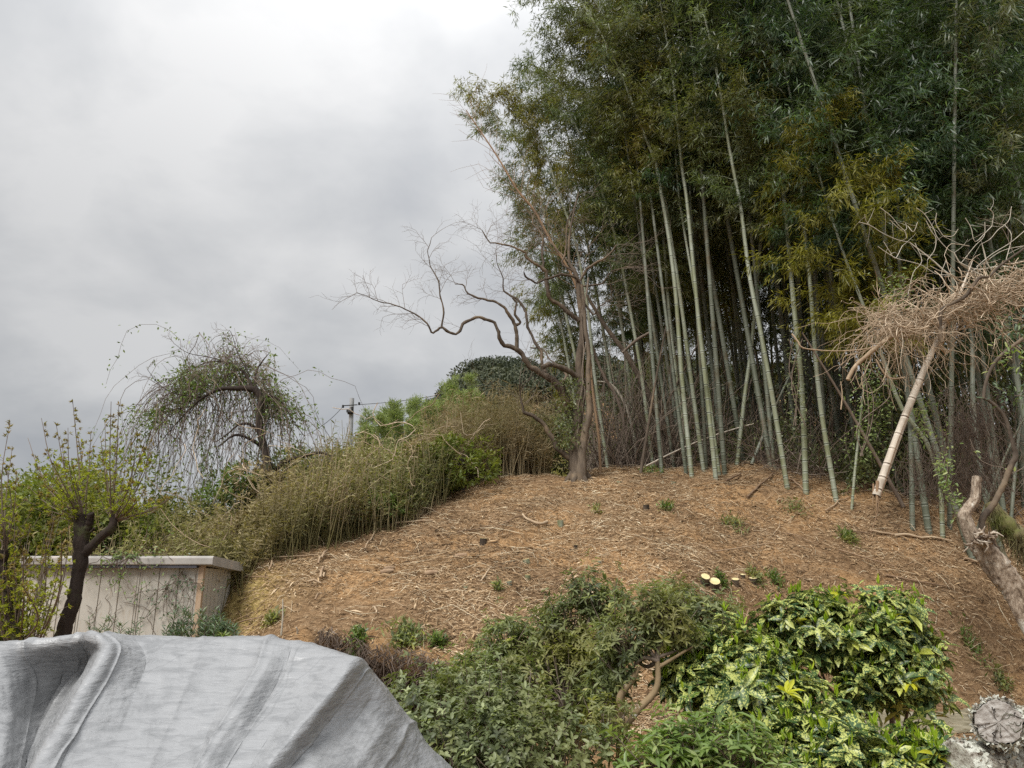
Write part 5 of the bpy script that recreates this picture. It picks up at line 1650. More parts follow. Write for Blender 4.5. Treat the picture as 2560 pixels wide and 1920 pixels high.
# tall shoots with their tips as in the photo: (x0,y0)->(x1,y1)
for x1, y1 in [(470, 0), (720, 10), (770, 30), (268, 118), (365, 165), (440, 180), (680, 140), (590, 200), (655, 265), (895, 215), (1015, 200), (940, 260), (180, 245), (600, 330), (500, 210), (545, 300), (760, 170), (400, 260), (300, 330), (830, 400), (860, 520), (320, 470), (380, 420), (240, 420), (990, 330), (690, 330), (460, 380)]:
    x0 = 535 if x1 < 620 else 728
    sh.append((x0 + (x1 - x0) * .05, 760 if x0 == 535 else 790, x1, y1, .9 if y1 > 250 else .72, 0))
for x1, y1 in [(1150, 600), (1050, 690), (1000, 640), (950, 560), (900, 700), (180, 560), (140, 640), (250, 600), (300, 560), (1100, 640), (880, 640), (220, 700), (380, 560), (620, 560), (800, 560)]:
    x0 = 535 if x1 < 620 else 735
    sh.append((x0, 790, x1, y1, 1.0, 0))
pollard('pollarded tree with a forked dark trunk and upright leafy shoots, in front of the shed', [(375, 1640, 46), (395, 1560, 46), (435, 1430, 44), (478, 1300, 42), (500, 1160, 38), (522, 1040, 44), (525, 950, 46), (530, 860, 46), (522, 780, 42), (520, 745, 40)],
        [[(540, 1000, 34), (590, 950, 30), (660, 880, 28), (715, 840, 30), (735, 800, 26), (728, 755, 22)], [(545, 880, 28), (578, 800, 24), (588, 735, 22)], [(560, 870, 10), (600, 845, 8), (610, 830, 7)]],
        None, sh, 7.0, rpd)
sh = []
for x1, y1 in [(65, 140), (80, 300), (40, 420), (110, 480), (170, 640), (20, 560), (-30, 400), (-60, 520), (200, 720), (250, 760)]:
    sh.append((30, 960, x1, y1, .9, 0))
for i in range(44):   # thicket of young growth around its foot
    x1 = rpd.uniform(-40, 450); y1 = rpd.uniform(690, 1250)
    sh.append((100 + (x1 - 100) * .45, 1600, x1, y1, .8, 0))
pollard('pollarded tree at the left edge with leafy young shoots thick round its foot', [(130, 1640, 34), (115, 1560, 34), (80, 1400, 38), (40, 1250, 34), (15, 1120, 32), (5, 1040, 34), (0, 980, 34)],
        [[(10, 1060, 22), (40, 1010, 18), (45, 970, 16)]], None, sh, 6.6, rpd)

# ------------------------------------------------------------------ tarpaulin-covered pile
ROWS = [
    [(-200, 1412, 3.3), (-205, 1480, 3.15), (-210, 1550, 3.0), (-220, 1620, 2.85), (-230, 1700, 2.7), (-240, 1850, 2.5)],
    [(-60, 1402, 3.3), (-60, 1470, 3.14), (-65, 1540, 3.0), (-70, 1610, 2.88), (-80, 1700, 2.65), (-90, 1850, 2.35)],
    [(0, 1398, 3.3), (10, 1470, 3.22), (15, 1540, 3.1), (5, 1610, 2.92), (-15, 1700, 2.68), (-30, 1850, 2.35)],
    [(60, 1390, 3.32), (70, 1465, 3.38), (55, 1545, 3.3), (40, 1615, 3.05), (20, 1700, 2.8), (0, 1850, 2.45)],
    [(130, 1382, 3.34), (135, 1455, 3.46), (100, 1535, 3.42), (72, 1612, 3.18), (50, 1700, 2.9), (20, 1850, 2.5)],
    [(178, 1376, 3.3), (198, 1428, 3.46), (142, 1516, 3.38), (98, 1600, 3.12), (66, 1690, 2.85), (30, 1850, 2.45)],
    [(194, 1373, 3.2), (229, 1404, 3.06), (176, 1500, 2.84), (126, 1588, 2.64), (84, 1665, 2.48), (40, 1850, 2.12)],
    [(222, 1377, 3.28), (252, 1414, 3.10), (208, 1505, 2.90), (164, 1590, 2.70), (126, 1670, 2.52), (90, 1850, 2.16)],
    [(290, 1384, 3.4), (310, 1435, 3.22), (285, 1515, 2.98), (255, 1595, 2.77), (225, 1680, 2.55), (200, 1850, 2.2)],
    [(400, 1387, 3.5), (398, 1440, 3.28), (380, 1520, 3.03), (355, 1600, 2.80), (330, 1690, 2.56), (310, 1850, 2.22)],
    [(520, 1384, 3.56), (510, 1440, 3.34), (480, 1520, 3.07), (445, 1600, 2.84), (410, 1690, 2.58), (390, 1850, 2.25)],
    [(600, 1388, 3.54), (575, 1445, 3.28), (525, 1530, 2.99), (470, 1610, 2.76), (430, 1690, 2.54), (410, 1850, 2.22)],
    [(640, 1393, 3.54), (615, 1450, 3.34), (570, 1530, 3.08), (520, 1615, 2.82), (475, 1695, 2.60), (445, 1850, 2.28)],
    [(710, 1412, 3.46), (680, 1465, 3.24), (630, 1540, 3.03), (575, 1618, 2.82), (530, 1692, 2.60), (480, 1850, 2.25)],
    [(768, 1431, 3.34), (728, 1482, 3.10), (672, 1550, 2.90), (612, 1622, 2.72), (562, 1690, 2.54), (505, 1850, 2.2)],
    [(784, 1450, 3.42), (752, 1495, 3.24), (702, 1560, 3.06), (648, 1628, 2.86), (598, 1695, 2.66), (540, 1850, 2.3)],
    [(812, 1482, 3.48), (790, 1520, 3.34), (758, 1572, 3.16), (715, 1636, 2.92), (670, 1700, 2.7), (620, 1850, 2.35)],
    [(850, 1530, 3.52), (835, 1560, 3.36), (808, 1604, 3.14), (772, 1655, 2.94), (735, 1710, 2.75), (700, 1850, 2.42)],
    [(885, 1575, 3.55), (872, 1600, 3.42), (850, 1636, 3.26), (825, 1676, 3.06), (795, 1722, 2.86), (760, 1850, 2.5)],
    [(912, 1612, 3.58), (900, 1636, 3.46), (885, 1664, 3.32), (860, 1700, 3.14), (840, 1742, 2.94), (810, 1860, 2.56)],
    [(965, 1668, 3.60), (955, 1690, 3.48), (940, 1712, 3.36), (920, 1745, 3.18), (900, 1785, 2.98), (880, 1880, 2.62)],
    [(1040, 1780, 3.6), (1030, 1800, 3.5), (1015, 1820, 3.4), (1000, 1845, 3.25), (980, 1870, 3.1), (960, 1940, 2.8)],
]
G = []
for rw3 in ROWS:
    pts = np.array([cpt('M', *q) for q in rw3])
    back = []
    for dy, dz in ((1.0, -.75), (.6, -.3), (.28, -.07)):
        q = pts[0] + [0, dy, dz]; q[2] = max(q[2], .02); back.append(q)
    foot = pts[-1] + [0, -.12, 0]; foot[2] = .02
    colp = np.vstack([[pts[0][0], pts[0][1] + 1.25, .02], back, pts, [foot]])
    G.append(smooth_path(colp, 150))
G = np.array(G)                      # columns x 150 x 3
ncol = 520
sidx_ = np.linspace(0, len(G) - 1, ncol)


def cr_cols(G, s):
    i = np.clip(np.floor(s).astype(int), 0, len(G) - 2); f = (s - i)[:, None, None]
    g0 = G[np.clip(i - 1, 0, len(G) - 1)]; g1 = G[i]; g2 = G[i + 1]; g3 = G[np.clip(i + 2, 0, len(G) - 1)]
    cr = .5 * (2 * g1 + (-g0 + g2) * f + (2 * g0 - 5 * g1 + 4 * g2 - g3) * f ** 2 + (-g0 + 3 * g1 - 3 * g2 + g3) * f ** 3)
    lin = g1 * (1 - f) + g2 * f
    return .25 * cr + .75 * lin


T = cr_cols(G, sidx_)
SS = np.linspace(0, 1, ncol)[:, None]; TT = np.linspace(0, 1, 150)[None]
fold = 0
rfo = np.random.default_rng(6)
for a0, a1, w_, am in [(.345, .31, .005, .010), (.46, .41, .004, .007), (.535, .49, .006, .016), (.60, .565, .004, .006), (.73, .70, .004, .007), (.83, .86, .006, .010), (.12, .17, .006, .010), (.235, .205, .005, .008)]:
    cen = a0 + (a1 - a0) * TT + .006 * np.sin(TT * 9 + a0 * 50)
    fold = fold + am * np.exp(-np.abs((SS - cen) / w_) ** 1.3) * np.clip(np.sin(np.clip((TT - rfo.uniform(.12, .25)) * rfo.uniform(1.2, 1.7), 0, 1) * np.pi), 0, 1) ** .6
q = T.reshape(-1, 3)
ridge = lambda v: 1 - np.abs(v)
disp = .010 * wob(q * [1.6, 1, .7], 4.2, 2) + .007 * ridge(wob(q * [1, 1, 2.6], 7, 4)) + .006 * ridge(wob(q @ np.array([[.7, 0, .7], [0, 1, 0], [-.7, 0, .7]]) * [1, 1, 3], 13, 5)) + .003 * ridge(wob(q * [1, 1, 3.4], 26, 6)) + .002 * ridge(wob(q @ np.array([[.8, 0, -.6], [0, 1, 0], [.6, 0, .8]]) * [1, 1, 4], 38, 1))
du = np.gradient(T, axis=0); dv = np.gradient(T, axis=1)
nor = nrm(np.cross(dv, du)).reshape(-1, 3)
if nor[:, 2].mean() < 0: nor = -nor
q = q + nor * (disp + fold.ravel())[:, None]
q[:, 2] = np.maximum(q[:, 2], .01)
mb = MB()
ii = np.arange(ncol - 1)[:, None] * 150 + np.arange(149)[None]
mb.add(q, np.stack([ii, ii + 1, ii + 151, ii + 150], -1).reshape(-1, 4))
tarp = mb.build('tarpaulin', M['tarp'], smooth=True)
tag(tarp, 'large creased silver-grey tarpaulin draped over a pile in the foreground', 'tarpaulin')

# ------------------------------------------------------------------ shrubs in the foreground
def shrub(name, base, clumps, mat, r, n_whorl, per, leaf, wid, label, cat='shrub', group=None, tpl=LEAF6, stems=30, stem_mat='twig', trunk=None, up=.5, droop=-.1, tmean=.45, tspread=.2, extra=None, inner=.35):
    t = thing(name, base, label, cat, group)
    cl_ = np.array([[*c, rx, ry, rz] for c, rx, ry, rz in clumps])
    vol = cl_[:, 3] * cl_[:, 5] + cl_[:, 3] * cl_[:, 4]
    cl_[:, 3:] *= .90
    k = r.choice(len(cl_), n_whorl, p=vol / vol.sum())
    o = rdir(r, n_whorl)
    C = cl_[k, :3] + o * cl_[k, 3:] * (1 - inner * r.uniform(0, 1, n_whorl) ** 1.3)[:, None] * (1 + .24 * wob(cl_[k, :3] + o * cl_[k, 3:], 6, 3) + .12 * wob(cl_[k, :3] + o * cl_[k, 3:], 17, 7))[:, None]
    stick = (r.uniform(size=n_whorl) < .14) & (o[:, 2] > -.1)
    C = C + stick[:, None] * (o * .5 + [0, 0, .7]) * r.uniform(.04, .16, (n_whorl, 1))
    ok = C[:, 2] > gz(C[:, 0], C[:, 1]) + .03
    C, o, k = C[ok], o[ok], k[ok]; n = len(C)
    ax = nrm(o * .6 + np.array([0, 0, up]) + rdir(r, n) * .35)
    mbl = MB()
    h1 = nrm(np.cross(ax, rdir(r, n))); h2 = np.cross(ax, h1)
    tw = np.clip(r.normal(tmean, tspread, n) + .25 * wob(C, 3, 8), 0, 1)
    szw = r.uniform(.62, 1.2, n)
    for j in range(per):
        a = j * 2.4 + r.uniform(0, .5, n)
        rise = r.uniform(-.15, .9, n) * (1 - j / per * .3)
        d = nrm(h1 * np.cos(a)[:, None] + h2 * np.sin(a)[:, None] + ax * rise[:, None] + [0, 0, droop])
        nn_ = nrm(ax + rdir(r, n) * .25)
        leaves(mbl, C + ax * (r.uniform(-.02, .02, n) - j * leaf * .07)[:, None], d, nn_, r.uniform(.75, 1.15, n) * leaf * szw, r.uniform(.8, 1.2, n) * wid * szw, np.clip(tw + r.normal(0, .10, n), 0, .97), tpl)
    mbs = MB()
    b3 = np.array(base, float)
    sel = r.choice(n, min(stems * 6, n), replace=False)
    org = np.array(trunk[-1][:3]) if trunk is not None else None
    S0 = np.where(r.uniform(size=(len(sel), 1)) < 2, (cl_[k[sel], :3] + b3 * .0) - [0, 0, 1] * cl_[k[sel], 5:6] * .7, 0)
    mid = (S0 + C[sel]) / 2 + r.normal(0, .03, (len(sel), 3))
    tubes(mbs, np.stack([S0, mid, C[sel]], 1), np.array([.006, .004, .002]), 4, r.uniform(.2, .8, len(sel)))
    hubs = cl_[:, :3] - [0, 0, 1] * cl_[:, 5:6] * .65
    for h in hubs:
        if org is not None and h[2] < org[2] - .3: continue
        src = org if org is not None else b3 + np.append(r.normal(0, .06, 2), 0)
        m_ = (src + h) / 2 + r.normal(0, .05, 3)
        add_limb(mbs, smooth_path([[*src, .018], [*m_, .014], [*h, .009]], 8), 5, .5)
    if trunk is not None:
        mtk = MB(); add_limb(mtk, smooth_path(np.array(trunk), 24), 9, .55, r, .06); mtk.build('trunk', M['bark_patched'], t, smooth=True)
    mbs.build('branches', M[stem_mat], t)
    mbl.build('leaves', M[mat], t)
    if extra: extra(t, C, ax, r)
    return t


def clump(c, x, y, Y, rx, rz=None, ry=None):
    p = cpt(c, x, y, Y); return (tuple(p), rx, ry or rx * .85, rz or rx * .8)


ra = np.random.default_rng(64)
# low dark shrub at the lower left of the group
shrub('shrub', (-.55, 6.0, 0), [clump('I', 330, 1180, 5.9, .55, .42), clump('I', 620, 1020, 6.2, .55, .42), clump('I', 900, 1180, 5.8, .5, .4), clump('I', 560, 1330, 5.6, .6, .4), clump('I', 900, 1380, 5.4, .5, .38), clump('I', 1230, 1330, 5.5, .38, .35), clump('I', 300, 1000, 6.4, .42, .35)],
      'azalea_dark', ra, 2300, 6, .055, .026, 'low dark-leaved evergreen shrub beside the tarpaulin', 'shrub', 'shrubs along the foot of the slope', stems=60)
shrub('shrub', (-.35, 6.9, 0), [clump('I', 640, 860, 6.9, .38, .28), clump('I', 850, 560, 7.0, .3, .28), clump('I', 1010, 700, 7.0, .34, .34), clump('I', 800, 760, 6.8, .34, .3), clump('I', 1000, 880, 6.6, .36, .34)],
      'azalea', ra, 1250, 6, .064, .020, 'grey-green azalea-like shrub behind the low dark shrub, before the bank', 'shrub', 'shrubs along the foot of the slope', stems=50)
tk = [[*cpt('I', 1340, 1300, 6.6), .04], [*cpt('I', 1345, 1000, 6.6), .035], [*cpt('I', 1340, 800, 6.6), .03], [*cpt('I', 1300, 640, 6.6), .032], [*cpt('I', 1420, 540, 6.6), .02]]
shrub('shrub', (.15, 6.6, 0), [clump('I', 1440, 230, 6.6, .26, .22), clump('I', 1520, 330, 6.6, .26, .2), clump('I', 1300, 400, 6.6, .28, .26), clump('I', 1240, 560, 6.6, .28, .26), clump('I', 1420, 700, 6.5, .32, .3), clump('I', 1250, 860, 6.4, .34, .3), clump('I', 1470, 900, 6.4, .28, .26), clump('I', 1140, 420, 6.7, .16, .15)],
      'azalea', ra, 1050, 6, .066, .020, 'tallest topiary-like shrub with a round tuft on top, in the middle of the foreground', 'shrub', 'shrubs along the foot of the slope', stems=60,
      trunk=[[*(cpt('I', 1340, 1300, 6.6) * [1, 1, 0]), .045]] + tk)
tk = [[*(cpt('I', 1640, 1420, 5.9) * [1, 1, 0]), .042], [*cpt('I', 1640, 1350, 5.9), .038], [*cpt('I', 1650, 1180, 5.9), .036], [*cpt('I', 1740, 1050, 5.9), .027], [*cpt('I', 1850, 940, 5.9), .025], [*cpt('I', 1895, 840, 5.9), .022], [*cpt('I', 1890, 700, 5.9), .018]]
s4 = shrub('shrub', (.85, 5.9, 0), [clump('I', 1700, 520, 6.0, .24, .24), clump('I', 1830, 330, 6.0, .24, .2), clump('I', 1960, 430, 6.0, .26, .22), clump('I', 2080, 520, 6.0, .2, .16), clump('I', 1640, 700, 6.0, .22, .22), clump('I', 1560, 540, 6.1, .22, .22), clump('I', 2040, 300, 6.1, .14, .12), clump('I', 1560, 900, 6.1, .2, .22), clump('I', 1530, 1120, 5.8, .2, .22), clump('I', 1780, 1280, 5.7, .14, .1)],
      'azalea', ra, 800, 6, .064, .020, 'open shrub on a smooth bent trunk patched with white, left of the variegated shrubs', 'shrub', 'shrubs along the foot of the slope', stems=50, trunk=tk)
m1 = MB()
add_limb(m1, smooth_path([[*cpt('I', 1650, 1180, 5.9), .034], [*cpt('I', 1630, 1050, 5.9), .029], [*cpt('I', 1640, 930, 5.9), .026], [*cpt('I', 1720, 820, 5.9), .022], [*cpt('I', 1760, 740, 5.9), .015]], 20), 9, .3, ra, .07)
add_limb(m1, smooth_path([[*cpt('I', 1900, 740, 5.9), .016], [*cpt('I', 2000, 680, 5.9), .012], [*cpt('I', 2130, 600, 5.9), .008]], 10), 6, .3)
o_ = m1.build('limb', M['bark_patched'], s4, smooth=True)
# light green shrub at the bottom
shrub('shrub', (1.35, 4.9, 0), [clump('I', 2000, 1390, 4.9, .24, .2), clump('I', 2130, 1300, 5.0, .24, .2), clump('I', 1900, 1420, 4.8, .25, .2), clump('G', 250, 1250, 4.9, .28, .22), clump('G', 480, 1300, 4.8, .28, .2), clump('G', 620, 1380, 4.7, .2, .18)],
      'light_leaf', ra, 360, 6, .085, .024, 'light green pointed-leaf shrub at the bottom of the picture below the variegated leaves', 'shrub', 'shrubs along the foot of the slope', stems=50, up=1.0, tmean=.5)
shrub('shrub', (1.9, 7.2, 0), [clump('G', 120, 420, 7.3, .25, .22), clump('G', 330, 500, 7.3, .28, .2), clump('G', 60, 560, 7.2, .25, .2), clump('G', 430, 480, 7.4, .14, .12)],
      'azalea', ra, 800, 6, .062, .02, 'loose green shrub behind the bent white-patched trunk', 'shrub', 'shrubs along the foot of the slope', stems=30)


# variegated shrubs with upright pale shoots
def shoots(t, C, ax, r):
    m_ = MB()
    for j in range(len(C)):
        if r.uniform() > .5 or ax[j, 2] < .25: continue
        nb_ = r.integers(3, 6)
        P = np.repeat(C[j][None] + [0, 0, .03], nb_, 0) + r.normal(0, .006, (nb_, 3))
        d = nrm(np.array([0, -.05, 1.0]) + r.normal(0, .22, (nb_, 3)))
        leaves(m_, P, d, rdir(r, nb_), r.uniform(.045, .09, nb_), r.uniform(.014, .022, nb_), r.uniform(.1, .75, nb_), LEAF6)
    t_yellow = C[r.choice(len(C), max(1, len(C) // 60))]
    for c in t_yellow:
        a = r.uniform(0, 6.28, 7)
        leaves(m_, np.repeat(c[None] + [0, -.03, .02], 7, 0), nrm(np.stack([np.cos(a), np.sin(a) * .6, r.uniform(-.5, .7, 7)], -1)), nrm(rdir(r, 7) * .7 + [0, -.5, 1]), r.uniform(.09, .14, 7), .035, 1.0, LEAF6)
    m_.build('young_shoots', M['bud'], t)


AUC = [
    ('large variegated shrub with yellow-speckled glossy leaves, the right one by the concrete path', (3.1, 6.9, 0),
     [clump('G', 930, 560, 6.9, .42, .34), clump('G', 1170, 640, 6.8, .42, .36), clump('G', 1400, 560, 6.8, .40, .32), clump('G', 1420, 420, 6.9, .26, .18), clump('G', 950, 440, 7.0, .26, .16), clump('G', 1560, 700, 6.8, .30, .3), clump('G', 1380, 850, 6.7, .34, .28), clump('G', 1200, 920, 6.6, .26, .24), clump('G', 1580, 900, 6.7, .24, .2), clump('G', 740, 520, 6.9, .22, .2)], 760),
    ('variegated shrub with yellow-speckled glossy leaves, the left one in the middle of the lower edge', (1.7, 6.0, 0),
     [clump('G', 300, 760, 6.1, .36, .22), clump('G', 560, 780, 6.0, .38, .24), clump('G', 780, 900, 6.0, .34, .26), clump('G', 420, 950, 5.9, .38, .26), clump('G', 640, 1000, 5.8, .32, .24), clump('G', 160, 850, 6.1, .26, .2), clump('G', 820, 1080, 5.7, .28, .2), clump('G', 480, 640, 6.2, .24, .14)], 620),
    ('low variegated shrub with bright yellow-green shoots in front of the concrete path', (2.35, 5.2, 0),
     [clump('G', 850, 1180, 5.4, .26, .16), clump('G', 1130, 1250, 5.3, .30, .18), clump('G', 1000, 1330, 5.1, .3, .16), clump('G', 760, 1300, 5.2, .2, .18), clump('G', 1250, 1350, 5.0, .24, .16)], 330),
    ('small bright variegated shrub cut off by the lower edge, next to the lichen-covered log', (3.3, 5.0, 0),
     [clump('G', 1560, 1330, 5.0, .24, .16), clump('G', 1760, 1370, 4.9, .2, .13), clump('G', 1480, 1390, 4.9, .2, .14), clump('G', 1650, 1280, 5.1, .14, .1)], 230),
]
for lab, base, cl2, nw in AUC:
    shrub('variegated_shrub', base, cl2, 'aucuba', ra, int(nw * .72), 8, .140, .056, lab, 'shrub', 'variegated shrubs in the foreground', stems=30, up=.7, droop=-.35, tmean=.45, tspread=.18, extra=shoots, inner=.5)

# ------------------------------------------------------------------ right side: dead trunk, mossy trunk, log, vines
rr_ = np.random.default_rng(88)
DY = 7.6
pth = crop_path('K', [(1640, 1700, 95), (1560, 1550, 90), (1440, 1380, 88), (1350, 1260, 78), (1290, 1180, 74), (1230, 1110, 60), (1190, 1020, 52), (1170, 950, 48), (1210, 890, 42), (1255, 820, 36), (1262, 740, 32), (1268, 635, 32)], DY, 60)
b0 = pth[0].copy()
ext = np.array([b0[0] + .55, b0[1], float(gz(b0[0] + .55, b0[1])) - .05, b0[3] * 1.1])
pth = np.vstack([smooth_path([ext, (ext + b0) / 2 + [.04, 0, 0, 0], b0], 10)[:-1], pth])
t = thing('dead_tree', ext[:3], 'broken dead trunk with peeling grey wood and cut top at the right edge', 'dead tree')
m1 = MB()
q = pth[:, :3]
sides = 16
T_ = nrm(np.gradient(q, axis=0)); U_ = nrm(np.cross(T_, [0.1, 1, 0.1])); W_ = np.cross(T_, U_)
a = np.arange(sides) * 2 * np.pi / sides
ph = np.linspace(0, 9, len(q))[:, None]
Rm = pth[:, 3][:, None] * (1 + .20 * np.sin(3 * a[None] + ph * .5) + .13 * np.sin(5 * a[None] - ph * .9) + .05 * rr_.normal(size=(len(q), sides)))
V = q[:, None] + Rm[..., None] * (np.cos(a)[None, :, None] * U_[:, None] + np.sin(a)[None, :, None] * W_[:, None])
i_ = np.arange(len(q) - 1)[:, None] * sides; c_ = np.arange(sides)[None]
m1.add(V.reshape(-1, 3), np.stack([i_ + c_, i_ + (c_ + 1) % sides, i_ + sides + (c_ + 1) % sides, i_ + sides + c_], -1).reshape(-1, 4), .55)
m1.add(np.vstack([V[-1], q[-1] + T_[-1] * .01]), [(x, (x + 1) % sides, sides) for x in range(sides)], .95)
m1.build('trunk', M['rotten'], t, smooth=True)
m1 = MB()
for _ in range(26):  # splinters around the break
    c0 = cpt('K', rr_.normal(1330, 55), rr_.normal(1150, 40), DY - .14); d = nrm(rr_.normal(0, 1, 3) * [1, .5, 1]); L = rr_.uniform(.05, .16)
    add_limb(m1, smooth_path([[*c0, .016], [*(c0 + d * L * .5 + rr_.normal(0, .02, 3)), .012], [*(c0 + d * L), .004]], 5), 5, rr_.uniform(.2, .9))
m1.build('splinters', M['rotten'], t)
# living limb rising from the break
lb = crop_path('K', [(1310, 1110, 26), (1310, 1020, 26), (1330, 960, 27), (1400, 870, 26), (1450, 780, 24), (1510, 660, 24), (1545, 560, 24), (1590, 460, 24), (1570, 380, 17), (1540, 260, 16), (1490, 130, 15), (1390, 20, 14), (1330, -10, 12)], DY + .1, 60)
m1 = MB(); add_limb(m1, lb, 8, .35, rr_, .08)
lb2 = crop_path('J', [(1140, 1365, 12), (1150, 1280, 12), (1180, 1180, 12), (1230, 1090, 12), (1320, 1010, 13), (1430, 930, 14), (1520, 860, 16)], DY + .1, 30)
add_limb(m1, lb2, 8, .45, rr_, .05)
m1.build('limb', M['bark'], t, smooth=True)

# mossy fallen trunk
pth = crop_path('K', [(1380, 850, 48), (1450, 960, 60), (1560, 1080, 72), (1700, 1220, 80), (1900, 1400, 85)], 9.8, 24)
t = thing('mossy_fallen_tree', pth[-1, :3], 'thick mossy trunk slanting down out of the grove behind the broken dead trunk', 'dead tree')
m1 = MB(); add_limb(m1, pth, 12, .5, rr_, .10); m1.build('trunk', M['moss'], t, smooth=True)
m1 = MB(); n = 700
idx = rr_.integers(0, 24, n); P = pth[idx, :3] + rdir(rr_, n) * pth[idx, 3:4] * 1.0
tubes(m1, np.stack([P, P + rr_.normal(0, .03, (n, 3)) + [0, 0, -.08], P + rr_.normal(0, .05, (n, 3)) + [0, 0, -.2]], 1), .003, 3, rr_.uniform(0, 1, n)); m1.build('moss_fringe', M['moss'], t)

# log with cut end
LC = cpt('G', 2060, 1120, 4.6); lr = 118 * .4159 / F0 * 4.6
t = thing('cut_log', LC, 'lichen-covered log with a cracked grey cut end facing the camera, lower right corner', 'log')
ax = nrm(np.array([.52, .80, -.20])); u1 = nrm(np.cross(ax, [0, 0, 1])); w1 = np.cross(u1, ax)
S = 40; a = np.arange(S) * 2 * np.pi / S
rim = lr * (1 + .05 * np.sin(2 * a + .5) + .035 * np.sin(5 * a) + .03 * rr_.normal(size=S))
m1 = MB(); rings = []
for k, s_ in enumerate(np.linspace(0, 1.3, 26)):
    rr2 = rim * (1 + .05 * rr_.normal(size=S)) * (1.0 + .06 * (k > 0))
    rings.append(LC + ax * s_ + rr2[:, None] * (np.cos(a)[:, None] * u1 + np.sin(a)[:, None] * w1))
V = np.array(rings); i_ = np.arange(25)[:, None] * S; c_ = np.arange(S)[None]
m1.add(V.reshape(-1, 3), np.stack([i_ + c_, i_ + (c_ + 1) % S, i_ + S + (c_ + 1) % S, i_ + S + c_], -1).reshape(-1, 4), .6)
m1.build('bark', M['lichen'], t, smooth=True)
m1 = MB(); radii = np.linspace(0, 1, 14); V = [LC - ax * .004]
for q_ in radii[1:]:
    cr = .012 * (np.abs(np.sin(a * 3.5 + .4)) < .10) * q_ + .007 * (np.abs(np.sin(a * 2 + 1.9)) < .07)
    V += list(LC + (rim * .97 * q_)[:, None] * (np.cos(a)[:, None] * u1 + np.sin(a)[:, None] * w1) + ax * (cr - .004 + .0015 * np.sin(q_ * 60))[:, None])
V = np.array(V)
m1.add(V, [(0, 1 + (x + 1) % S, 1 + x) for x in range(S)], .5)
F_ = []
for k in range(12):
    for x in range(S):
        F_.append((1 + k * S + x, 1 + k * S + (x + 1) % S, 1 + (k + 1) * S + (x + 1) % S, 1 + (k + 1) * S + x))
m2 = MB(); m2.add(V, F_, .45); m2.T = m1.T; m2.tt = m1.tt
m2.build('cut_end', M['cut_grey'], t)
m1 = MB()   # cracks as thin dark wedges
for ang in (.1, .75, 1.0, 1.9, 2.3, 3.3, 3.9, 4.15, 5.1, 5.6):
    s_ = np.linspace(rr_.uniform(.05, .4), rr_.uniform(.6, .98), 9); aa = ang + np.cumsum(rr_.normal(0, .13, 9))
    P = LC - ax * .006 + (lr * s_)[:, None] * (np.cos(aa)[:, None] * u1 + np.sin(aa)[:, None] * w1)
    tubes(m1, P[None], np.linspace(.0006, .0026, 9)[None], 4, 0)
m1.build('crack', M['bark_dark'], t)
m1 = MB(); n = 2400
an = rr_.uniform(0, 6.28, n); ss = rr_.uniform(0, 1.2, n) ** 1.6 * 1.0
P = LC + ax * ss[:, None] + (lr * rr_.uniform(.98, 1.16, n))[:, None] * (np.cos(an)[:, None] * u1 + np.sin(an)[:, None] * w1)
leaves(m1, P, rdir(rr_, n), rdir(rr_, n), rr_.uniform(.012, .035, n), rr_.uniform(.01, .025, n), rr_.uniform(.2, 1, n)); m1.build('lichen', M['lichen'], t)
# it rests on a second log
C2 = LC + np.array([.10, .22, -lr * 2.25]); t = thing('mossy_log', C2, 'lichen-crusted log lying underneath the cut log at the lower right', 'log')
m1 = MB(); s_ = np.linspace(-.35, .9, 22)[:, None]; P = C2 + np.array([.86, .25, 0]) * s_
tubes(m1, P[None], (lr * 1.15 * (1 + .10 * rr_.normal(size=22)))[None], 14, .6, cap=True); m1.build('bark', M['lichen'], t, smooth=True)
m1 = MB(); n = 2200; sss = rr_.uniform(-.35, .9, n); an = rr_.uniform(0, 6.28, n)
P = C2 + np.array([.86, .25, 0]) * sss[:, None] + (lr * 1.15 * rr_.uniform(.95, 1.2, n))[:, None] * np.stack([-.25 * np.cos(an), np.cos(an), np.sin(an)], -1)
leaves(m1, P, rdir(rr_, n), rdir(rr_, n), rr_.uniform(.015, .04, n), rr_.uniform(.012, .03, n), rr_.uniform(.1, 1, n)); m1.build('lichen', M['lichen'], t)
# a stand of earth and rubble carries the lower log
m1 = MB(); s_ = np.linspace(-.4, .95, 14)[:, None]; P = np.array([C2[0], C2[1], (C2[2] - lr) * .5]) + np.array([.86, .25, 0]) * s_
hh_ = max((C2[2] - lr) * .62, .05)
tubes(m1, P[None], (hh_ * (1 + .12 * rr_.normal(size=14)))[None], 12, .3, cap=True)
tag(m1.build('bottom_log', M['rotten'], smooth=True), 'weathered log at the very bottom of the small log stack', 'log')

